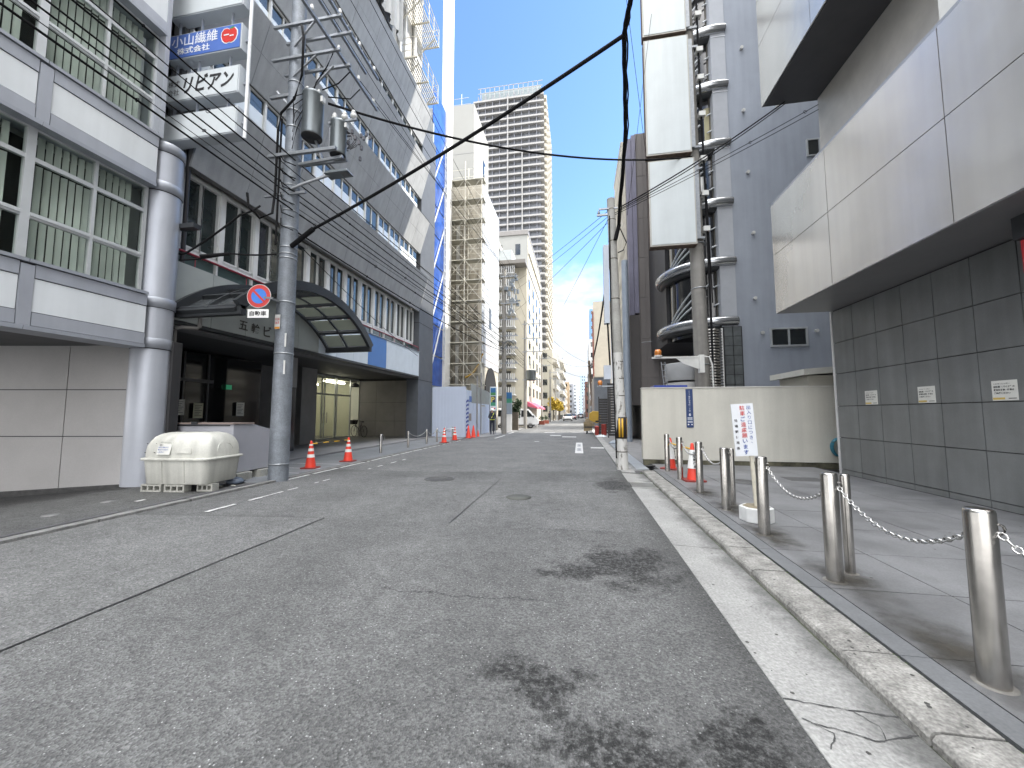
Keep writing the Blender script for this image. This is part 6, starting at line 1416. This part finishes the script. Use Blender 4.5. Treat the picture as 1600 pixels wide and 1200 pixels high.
sp = bx(-6.56, -6.48, 21.9, 22.14, .06, 2.3).build('striped_post', hm, hr)
nb_ = mat('stripe_navy', (.04, .07, .28), .45)
for i in range(9):
    z = .15 + i * .24; m_ = MB(); m_.hexa([(-6.565, 21.893, z), (-6.475, 21.893, z + .08), (-6.475, 22.145, z + .08), (-6.565, 22.145, z), (-6.565, 21.893, z + .12), (-6.475, 21.893, z + .2), (-6.475, 22.145, z + .2), (-6.565, 22.145, z + .12)]); m_.build('stripe', nb_, sp)
bx(-6.54, -6.53, 22.45, 22.95, 2.15, 2.5).build('blue_notice', mat('notice_blue', (.07, .14, .40), .5), hr); bx(-6.54, -6.53, 22.4, 22.9, 1.0, 1.45).build('notice', mat('notice_dull', (.28, .24, .22), .6), hr)
ps = thing('parking_sign', (-5.95, 26.4, 0), 'tall parking sign with a yellow P and a red arrow beside the guard', 'sign')
bx(-6.18, -5.68, 26.35, 26.5, 1.62, 3.32).build('sign_box', mat('psign_white', (.62, .70, .74), .4), ps, bevel=.03)
for z0, z1, m_ in ((2.92, 3.24, mat('psign_blue', (.03, .14, .34), .4)), (2.72, 2.92, mat('psign_green', (.06, .24, .08), .4)), (2.22, 2.66, mat('psign_navy', (.015, .03, .09), .4)), (1.98, 2.22, mat('psign_green2', (.05, .26, .16), .4))): bx(-6.12, -5.76, 26.335, 26.35, z0, z1).build('colour_field', m_, ps)
text('P', ps, mat('psign_yellow', (.7, .58, .12), .4), (-5.95, 26.33, 2.42), XR, ZU, .4, align='CENTER', fith=.36, fitw=.25, bold=.02)
m_ = MB(); m_.prism([(-6.10, 1.80), (-5.98, 1.92), (-5.98, 1.84), (-5.78, 1.84), (-5.78, 1.76), (-5.98, 1.76), (-5.98, 1.68)], 'y', 26.335, 26.35); m_.build('arrow', inkred, ps)
m_ = MB(); m_.cyl((-6.05, 26.45, 0), (-6.05, 26.45, 1.65), .035, n=8); m_.cyl((-5.8, 26.45, 0), (-5.8, 26.45, 1.65), .035, n=8); m_.build('leg', galv, ps)
ps2 = thing('parking_board', (-5.6, 30.6, 0), 'second parking board in blue, green and grey, half behind the grey pole', 'sign')
bx(-5.95, -5.35, 30.55, 30.65, 2.65, 3.15).build('blue_field', MATS['psign_blue'], ps2); bx(-5.95, -5.35, 30.55, 30.65, 2.3, 2.65).build('green_field', MATS['psign_green2'], ps2); bx(-5.95, -5.35, 30.55, 30.65, 1.4, 2.3).build('grey_field', mat('psign_grey', (.25, .30, .36), .5), ps2); bx(-5.95, -5.35, 30.58, 30.64, .0, 1.4).build('white_base', whiter, ps2)
# hedge and low wall beyond
tag(bx(-6.6, -5.1, 32.2, 32.5, 0, 1.55).build('low_wall', mat('wall_brown', (.10, .085, .065), .9, var=.3, scale=3)), 'dark brown low wall under the shrub beside the grey pole', 'wall')
def leaves(mb, c, r, n, s=.12):
    for i in range(n):
        while True:
            p = Vector((random.uniform(-1, 1), random.uniform(-1, 1), random.uniform(-1, 1)))
            if .25 < p.length < 1: break
        k_ = .75 + .35 * math.sin(p.x * 5 + p.y * 3) * math.cos(p.z * 4); q = Vector(c) + Vector((p.x * r[0], p.y * r[1], p.z * r[2])) * k_
        a = Vector((random.gauss(0, 1), random.gauss(0, 1), random.gauss(0, 1))).normalized(); b = a.cross(Vector((random.gauss(0, 1), random.gauss(0, 1), random.gauss(0, 1)))).normalized(); ss = s * random.uniform(.6, 1.4)
        mb.add([q - a * ss, q + b * ss * .6, q + a * ss, q - b * ss * .6], [(0, 1, 2, 3)])
shb = thing('shrub', (-5.6, 33.2, 0), 'dark green shrub beside the grey pole and the white van', 'shrub')
MB().tube([(-5.6, 33.2, 0), (-5.65, 33.2, 1.2), (-5.5, 33.2, 2)], [.06, .05, .02], 6).build('stem', mat('bark', (.06, .05, .04), .9), shb)
m_ = MB(); leaves(m_, (-5.6, 33.2, 1.7), (.8, .6, .9), 900, .10); leaves(m_, (-5.2, 33.0, 2.3), (.4, .4, .5), 250, .10); m_.build('foliage', mat('leaf_dark', (.035, .06, .028), .7, var=.5, scale=6), shb)
yl = [(-4.9, 74, 'nearest yellow ginkgo tree on the left, next to the grey poles'), (-4.3, 82, 'yellow ginkgo tree beyond the nearest one'), (-4.6, 92, 'farthest yellow ginkgo tree on the left side')]
for i, (x, y, lb) in enumerate(yl):
    tr_o = thing('ginkgo_tree', (x, y, 0), lb, 'tree', 'yellow street trees')
    m_ = MB(); m_.tube([(x, y, 0), (x + .05, y, 2), (x, y, 4.2)], [.13, .10, .04], 6)
    for a in range(5): m_.tube([(x, y, 1.8 + a * .35), (x + .9 * math.cos(a * 1.9), y + .9 * math.sin(a * 1.9), 2.6 + a * .4)], [.05, .015], 5)
    m_.build('trunk', MATS['bark'], tr_o)
    m_ = MB(); leaves(m_, (x, y, 3.2), (1.2, 1.1, 1.3), 700, .16); leaves(m_, (x + .6, y, 2.6), (.7, .7, .6), 250, .16); leaves(m_, (x - .4, y, 4.2), (.6, .6, .7), 200, .15)
    m_.build('crown', mat('leaf_yellow', (.42, .30, .03), .7, var=.45, scale=2.5), tr_o)
aw = thing('awning', (-5.0, 45, 2.0), 'pink striped shop awning on the left beyond the white van', 'awning')
m_ = MB(); m_.hexa([(-5.4, 40.5, 2.2), (-4.35, 40.5, 1.95), (-4.35, 50, 1.95), (-5.4, 50, 2.2), (-5.4, 40.5, 2.75), (-4.35, 40.5, 2.12), (-4.35, 50, 2.12), (-5.4, 50, 2.75)]); m_.build('canvas', mat('awning_pink', (.55, .11, .17), .7, var=.1), aw)
m_ = MB()
for y in range(41, 50, 3): m_.box(-5.4, -4.33, y, y + .25, 2.0, 2.1)
m_.cyl((-4.4, 40.6, 0), (-4.4, 40.6, 2), .03, n=5); m_.build('frame', whitep, aw)
# ================================================================ VEHICLES
tyre = mat('tyre', (.02, .02, .02), .8); rimm = mat('wheel_rim', (.35, .35, .36), .35, metal=.7)
def wheel(par, x, y, r, w_=.18, z=None):
    z = r if z is None else z
    o = MB().cyl((x - w_ / 2, y, z), (x + w_ / 2, y, z), r, n=20).build('wheel', tyre, par); MB().cyl((x - w_ / 2 - .01, y, z), (x + w_ / 2 + .01, y, z), r * .6, n=14).build('rim', rimm, o)
def loftx(secs):    # sections along y: list of (y, [(x,z)...]) same count
    m_ = MB(); n = len(secs[0][1]); vs = [(x, y, z) for y, s in secs for x, z in s]
    m_.add(vs, [(j*n + i, j*n + (i+1) % n, (j+1)*n + (i+1) % n, (j+1)*n + i) for j in range(len(secs)-1) for i in range(n)], True)
    m_.add(vs, [tuple(range(n))[::-1], tuple(range((len(secs)-1)*n, len(secs)*n))]); return m_
def sec(w_, z0, z1, top=None, r=.06):
    top = top if top is not None else w_
    return [(-w_ + r, z0), (w_ - r, z0), (w_, z0 + r), (w_, (z0 + z1) / 2), (top, z1 - r), (top - r, z1), (-top + r, z1), (-top, z1 - r), (-w_, (z0 + z1) / 2), (-w_, z0 + r)]
def sedan(label, x, y, rz, paint, group=None):
    o = thing('parked_car' if abs(rz) > 3.2 else 'car', (0, 0, 0), label, 'car', group)
    loftx([(-2.2, sec(.72, .30, .62)), (-2.1, sec(.82, .22, .86)), (-1.4, sec(.86, .20, .94)), (.9, sec(.86, .20, .92)), (1.9, sec(.84, .22, .78)), (2.2, sec(.72, .28, .62))]).build('body', paint, o, bevel=0)
    loftx([(-1.75, sec(.66, .86, .95, .60, .03)), (-1.0, sec(.78, .86, 1.40, .58, .05)), (.2, sec(.78, .86, 1.44, .58, .05)), (1.05, sec(.72, .86, .95, .60, .03))]).build('cabin', dglass, o)
    loftx([(-1.02, sec(.60, 1.36, 1.42, .56, .02)), (-.4, sec(.61, 1.38, 1.46, .57, .02)), (.25, sec(.60, 1.36, 1.43, .56, .02))]).build('roof', paint, o)
    for sx in (-1, 1):
        for yy in (-1.35, 1.35): wheel(o, sx * .76, yy, .31)
        bx(sx * .60 - .14, sx * .60 + .14, -2.16, -2.10, .62, .80).build('tail_lamp', mat('tail_red', (.4, .02, .02), .3), o); bx(sx * .6 - .14, sx * .6 + .14, 2.06, 2.12, .55, .68).build('headlight', whiter, o)
        MB().obox((sx * .92, .65, 1.0), (1, 0, 0), (0, 1, 0), (0, 0, 1), .08, .06, .06).build('wing_mirror', paint, o)
    bx(-.22, .22, -2.22, -2.19, .48, .62).build('number_plate', whitep, o); bx(-.78, .78, -2.2, -2.15, .30, .42).build('bumper', blackmetal, o)
    return place(o, (x, y, 0), rz)
cwh = mat('car_white', (.62, .63, .64), .25, coat=.8, var=.02); cdk = mat('car_dark', (.05, .05, .06), .25, coat=.8); crd = mat('car_maroon', (.10, .03, .035), .25, coat=.8)
sedan('white sedan driving away down the middle of the street', -2.2, 76, 0, cwh)
sedan('dark maroon car just beyond the white sedan', -1.5, 92, 0, crd); sedan('dark car parked at the far right kerb', .4, 112, 0, cdk)
vn = thing('parked_van', (0, 0, 0), 'white van nosing out into the street from the left, partly behind the slim pole', 'van')
prof = [(2.1, .30), (2.28, .42), (2.30, .78), (2.05, 1.05), (1.35, 1.80), (1.15, 1.90), (-2.15, 1.93), (-2.3, 1.8), (-2.32, .40), (-2.2, .30)]
MB().prism(prof, 'x', -.84, .84).build('body', cwh, vn, bevel=.05)
MB().prism([(2.02, 1.10), (1.38, 1.78), (1.32, 1.78), (1.96, 1.10)], 'x', -.76, .76).build('windscreen', dglass, vn)
for sx in (-1, 1):
    MB().prism([(1.75, 1.12), (1.22, 1.72), (.55, 1.75), (.55, 1.12)], 'x', sx * .842, sx * .852).build('side_window', dglass, vn)
    MB().prism([(.40, 1.15), (.40, 1.75), (-1.9, 1.75), (-1.9, 1.15)], 'x', sx * .842, sx * .850).build('side_window', dglass, vn)
    MB().obox((sx * .95, 1.75, 1.15), (1, 0, 0), (0, 1, 0), (0, 0, 1), .07, .05, .11).build('wing_mirror', cdk, vn)
    bx(sx * .60 - .16, sx * .60 + .16, 2.27, 2.31, .68, .88).build('headlight', whiter, vn)
    for yy in (-1.45, 1.45): wheel(vn, sx * .74, yy, .33)
bx(-.8, .8, 2.26, 2.34, .32, .52).build('bumper', blackmetal, vn); bx(-.85, .85, -1.9, 1.9, .26, .36).build('sill', blackmetal, vn)
place(vn, (-6.35, 38.0, 0), R(-74))
tc_ = MB(); tc_.lathe([(.12, 0), (.04, .6), (0, .62)], (0, 0, 0), 12); o_c = thing('traffic_cone', (-5.6, 34.9, .03), 'faded red cone in front of the white van', 'traffic cone'); o_c2 = MB().lathe([(.13, 0), (.04, .68), (0, .7)], (-5.6, 34.9, .03), 12).build('cone', mat('cone_maroon', (.30, .03, .06), .5), o_c)
# bicycle in the recess
bk = thing('bicycle', (0, 0, 0), 'dark city bicycle with a front basket parked in the grey block recess', 'bicycle')
for yy, nm in ((-.52, 'wheel'), (.52, 'wheel')):
    m_ = MB(); m_.tube([(0, yy + .32 * math.cos(a), .33 + .32 * math.sin(a)) for a in [i * math.pi / 12 for i in range(25)]], .018, 6)
    for k_ in range(10): a = k_ * math.pi / 5; m_.cyl((0, yy, .33), (0, yy + .31 * math.cos(a), .33 + .31 * math.sin(a)), .003, n=3)
    m_.build(nm, black, bk)
m_ = MB(); m_.tube([(0, -.52, .33), (0, -.1, .32), (0, .38, .72), (0, .34, .95)], .016, 6); m_.tube([(0, -.1, .32), (0, -.24, .82)], .016, 6); m_.tube([(0, -.52, .33), (0, -.22, .74)], .010, 6); m_.tube([(0, .52, .33), (0, .38, .72)], .014, 6); m_.tube([(0, -.22, .72), (0, .02, .50), (0, .38, .66)], .014, 6); m_.build('frame', mat('bike_dark', (.04, .03, .035), .4), bk)
MB().tube([(-.26, .20, 1.0), (-.18, .34, 1.02), (0, .36, .98), (.18, .34, 1.02), (.26, .20, 1.0)], .012, 6).build('handlebar', galv, bk)
m_ = MB(); m_.hexa([(-.07, -.36, .85), (.07, -.36, .85), (.03, -.10, .87), (-.03, -.10, .87), (-.09, -.38, .90), (.09, -.38, .90), (.03, -.09, .90), (-.03, -.09, .90)]); m_.build('saddle', black, bk)
m_ = MB(); m_.hexa([(-.14, .45, .72), (.14, .45, .72), (.14, .70, .72), (-.14, .70, .72), (-.19, .42, .97), (.19, .42, .97), (.19, .78, .97), (-.19, .78, .97)]); m_.build('basket', black, bk)
place(bk, (-12.6, 20.55, .09), R(62))
# cart, barrels and litter on the right side
ct = thing('hand_cart', (.95, 28.2, 0), 'hand cart heaped with flattened cardboard and a yellow machine', 'cart')
m_ = MB(); m_.box(.35, 1.55, 27.8, 29.0, .45, .52); m_.cyl((.5, 27.9, 0), (.5, 27.9, .45), .03, n=6); m_.cyl((1.45, 27.9, 0), (1.45, 27.9, .45), .03, n=6); m_.build('deck', blackmetal, ct)
cbm = mat('cardboard', (.30, .235, .14), .85, var=.15, scale=4)
m_ = MB()
for i in range(6): m_.obox((.68 + i * .03, 28.2 + .02 * i, .62 + i * .09), (1, random.uniform(-.2, .2), random.uniform(-.1, .1)), (0, 1, 0), (0, 0, 1), .38, .4, .035)
m_.obox((.60, 27.9, .55), (1, 0, .1), (0, 1, 0), (0, 0, 1), .30, .05, .32); m_.build('cardboard', cbm, ct)
MB().prism([(.78, .95), (.70, .98), (.72, 1.45), (.95, 1.62), (1.35, 1.60), (1.5, 1.3), (1.48, .85), (1.2, .75)], 'y', 27.85, 28.6).build('yellow_machine', mat('machine_yellow', (.48, .30, .03), .45, var=.1), ct, bevel=.03)
bx(1.12, 1.35, 27.83, 27.85, .84, .95).build('vent', black, ct)
for sx in (.55, 1.35): wheel(ct, sx, 28.8, .2, .08)
for x, y, lb in ((1.15, 26.4, 'left of the two red barrels by the hand cart'), (1.62, 26.6, 'right of the two red barrels by the hand cart')):
    o = thing('red_barrel', (x, y, 0), lb, 'barrel', 'red barrels beside the hand cart'); MB().lathe([(.12, 0), (.14, .05), (.14, .5), (.15, .52), (.15, .56), (.10, .62), (0, .62)] if x < 1.3 else [(.16, 0), (.17, .05), (.17, .7), (.18, .72), (0, .74)], (x, y, 0), 16).build('drum', mat('barrel_red', (.33, .05, .04), .5), o)
for nm, pts, lb in (('plastic_bag', [(.95, 24.6), (1.5, 24.3), (1.7, 24.8), (1.2, 25.1)], 'white plastic bag lying on the road before the red barrels'), ('tarpaulin', [(1.35, 19.2), (2.0, 18.8), (2.1, 20.2), (1.6, 20.6)], 'grey crumpled tarpaulin on the pavement left of the blue-grey pole')):
    m_ = MB(); n = 10; vs = []
    for j in range(n + 1):
        for i in range(n + 1):
            u, v = i / n, j / n; a = Vector(pts[0]).lerp(Vector(pts[1]), u); b = Vector(pts[3]).lerp(Vector(pts[2]), u); p = a.lerp(b, v); e_ = min(u, 1 - u, v, 1 - v); vs.append((p.x + random.uniform(-.02, .02), p.y, .02 + min(e_ * 3, 1) * random.uniform(.02, .14)))
    m_.add(vs, [(j*(n+1)+i, j*(n+1)+i+1, (j+1)*(n+1)+i+1, (j+1)*(n+1)+i) for j in range(n) for i in range(n)]); tag(m_.build(nm, mat('bag_white' if 'bag' in nm else 'tarp_grey', (.6, .64, .66) if 'bag' in nm else (.22, .25, .28), .4)), lb, 'bag' if 'bag' in nm else 'tarpaulin')
o = thing('post_box', (2.0, 23, 0), 'short black post with a white band by the blue-grey pole', 'post'); MB().cyl((2.05, 22.2, 0), (2.05, 22.2, 1.15), .06, n=12).build('post', black, o); MB().lathe([(.062, .85), (.062, 1.0)], (2.05, 22.2, 0), 12).build('band', whiter, o); MB().lathe([(.08, 1.15), (.09, 1.2), (0, 1.22)], (2.05, 22.2, 0), 12).build('cap', whiter, o)
m_ = MB(); m_.hexa([(1.42, 10.3, .02), (1.72, 10.3, .02), (1.66, 18.5, .02), (1.40, 18.5, .02), (1.42, 10.3, .03), (1.72, 10.3, .05), (1.66, 18.5, .05), (1.40, 18.5, .03)]); tag(m_.build('kerb_ramp', mat('ramp_alu', (.36, .38, .39), .4, metal=.4)), 'pale aluminium ramp strip along the kerb behind the peeling white pole', 'ramp')
bd_ = MB().prism([(1.72, 10.75), (1.80, 10.7), (1.98, 10.85), (1.9, 10.92), (1.78, 10.9)], 'z', .02, .07); tag(bd_.build('rubber_scrap', black), 'scrap of black rubber at the foot of the cream wall', 'scrap')
# ================================================================ PEOPLE
skin = mat('skin', (.42, .27, .20), .6, var=.03); navy = mat('cloth_navy', (.022, .026, .045), .85); hiv = mat('vest_yellow', (.72, .80, .10), .5, emit=None)
def person(name_label, loc, rz, top, legs, arms_='folded', head=skin):
    V = [(0,0,.95,.13),(0,0,1.12,.125),(0,0,1.30,.145),(0,0,1.42,.13),(0,0,1.49,.055),(0,.01,1.56,.075),(0,.0,1.65,.09),(0,0,1.72,.06),
         (.09,0,.88,.085),(.10,.01,.50,.058),(.10,0,.12,.042),(.10,-.14,.05,.038),(-.09,0,.88,.085),(-.10,.02,.50,.058),(-.10,0,.12,.042),(-.10,-.14,.05,.038),
         (.17,0,1.40,.055),(-.17,0,1.40,.055)]
    E_ = [(0,1),(1,2),(2,3),(3,4),(4,5),(5,6),(6,7),(0,8),(8,9),(9,10),(10,11),(0,12),(12,13),(13,14),(14,15),(3,16),(3,17)]
    if arms_ == 'folded': A_ = [(.24,-.02,1.14,.045),(.05,-.2,1.12,.036),(-.05,-.2,1.12,.028)], [(-.24,-.02,1.14,.045),(-.05,-.22,1.06,.036),(.05,-.22,1.06,.028)]
    else: A_ = [(.23,.02,1.13,.045),(.25,-.06,.88,.034),(.25,-.08,.80,.028)], [(-.23,-.02,1.13,.045),(-.25,-.08,.88,.034),(-.25,-.1,.80,.028)]
    for s, a in zip((16, 17), A_):
        p = s
        for q in a: V.append(q); E_.append((p, len(V) - 1)); p = len(V) - 1
    me = bpy.data.meshes.new('tmp'); me.from_pydata([v[:3] for v in V], E_, []); ob = bpy.data.objects.new('tmp', me); COL.objects.link(ob)
    md = ob.modifiers.new('s', 'SKIN'); sv_ = me.skin_vertices[0].data
    for i, v in enumerate(V): sv_[i].radius = (v[3], v[3] * (.8 if i < 4 else 1)); sv_[i].use_root = (i == 0)
    ss = ob.modifiers.new('b', 'SUBSURF'); ss.levels = 1
    bpy.context.view_layer.update(); m2 = bpy.data.meshes.new_from_object(ob.evaluated_get(bpy.context.evaluated_depsgraph_get())); bpy.data.objects.remove(ob)
    for m_ in (top, legs, head, black): 
        m2.materials.append(m_)
    for p in m2.polygons:
        c = p.center; p.use_smooth = True
        p.material_index = 2 if c.z > 1.475 else (3 if c.z < .09 else (1 if c.z < .93 and abs(c.x) < .2 else 0))
    root = thing('person', loc, name_label, 'person'); b = bpy.data.objects.new('body', m2); COL.objects.link(b); b.parent = root; root.rotation_euler = (0, 0, rz)
    return root
gd = person('guard in dark uniform, white helmet and yellow sash, standing with folded arms by the hoarding', (-5.72, 25.1, .03), 0, navy, navy)
def kid(par, mb, nm, m_):       # child built in the person's own frame
    me = bpy.data.meshes.new(nm); me.from_pydata(mb.v, [], mb.f); me.materials.append(m_); o = bpy.data.objects.new(nm, me); COL.objects.link(o); o.parent = par
    for p in me.polygons: p.use_smooth = True
    return o
kid(gd, MB().lathe([(.125, 1.645), (.12, 1.72), (.09, 1.77), (.04, 1.79), (0, 1.795)], (0, 0, 0), 18), 'helmet', whiter); kid(gd, MB().lathe([(.14, 1.635), (.145, 1.65), (.12, 1.655)], (0, -.02, 0), 18), 'helmet_brim', whiter)
kid(gd, MB().tube([(.10, -.10, 1.46), (.04, -.15, 1.34), (-.03, -.145, 1.2), (-.10, -.14, 1.04)], .022, 6), 'sash', hiv); kid(gd, MB().lathe([(.155, .99), (.155, 1.05)], (0, 0, 0), 18), 'belt', hiv); kid(gd, MB().tube([(.12, .08, 1.46), (.05, .14, 1.34), (-.10, .13, 1.04)], .022, 6), 'sash', hiv)
gd.rotation_euler = (0, 0, R(20))
hairm = mat('hair_black', (.012, .01, .01), .6)
for lb, loc, rz, tp, lg in (('pedestrian in black on the left pavement by the grey poles', (-4.75, 62.5, .03), 2.8, navy, navy), ('pedestrian in a red top beyond the maroon car', (-3.4, 96, .03), 0, mat('cloth_red', (.2, .03, .03), .8), navy), ('tiny pedestrian in grey at the far right kerb', (1.3, 92, .03), 3.1, mat('cloth_grey', (.2, .2, .2), .8), navy)):
    p_o = person(lb, loc, rz, tp, lg, 'down'); kid(p_o, MB().lathe([(.10, 1.60), (.108, 1.68), (.07, 1.74), (0, 1.755)], (0, .015, 0), 14), 'hair', hairm)
# stretches of red things outside the shop: plant crates
for i, (x, y, lb) in enumerate(((-4.75, 49.0, 'red planter in front of the pink awning, left'), (-4.6, 54.0, 'brown planter under the pink awning'))):
    o = thing('planter', (x, y, .03), lb, 'planter'); bx(x - .4, x + .4, y, y + .4, .03, .5).build('pot', mat('planter_red', (.22, .06, .04), .7), o)
    m_ = MB(); leaves(m_, (x, y + .2, .85), (.4, .2, .4), 160, .07); m_.build('foliage', MATS['leaf_dark'], o)
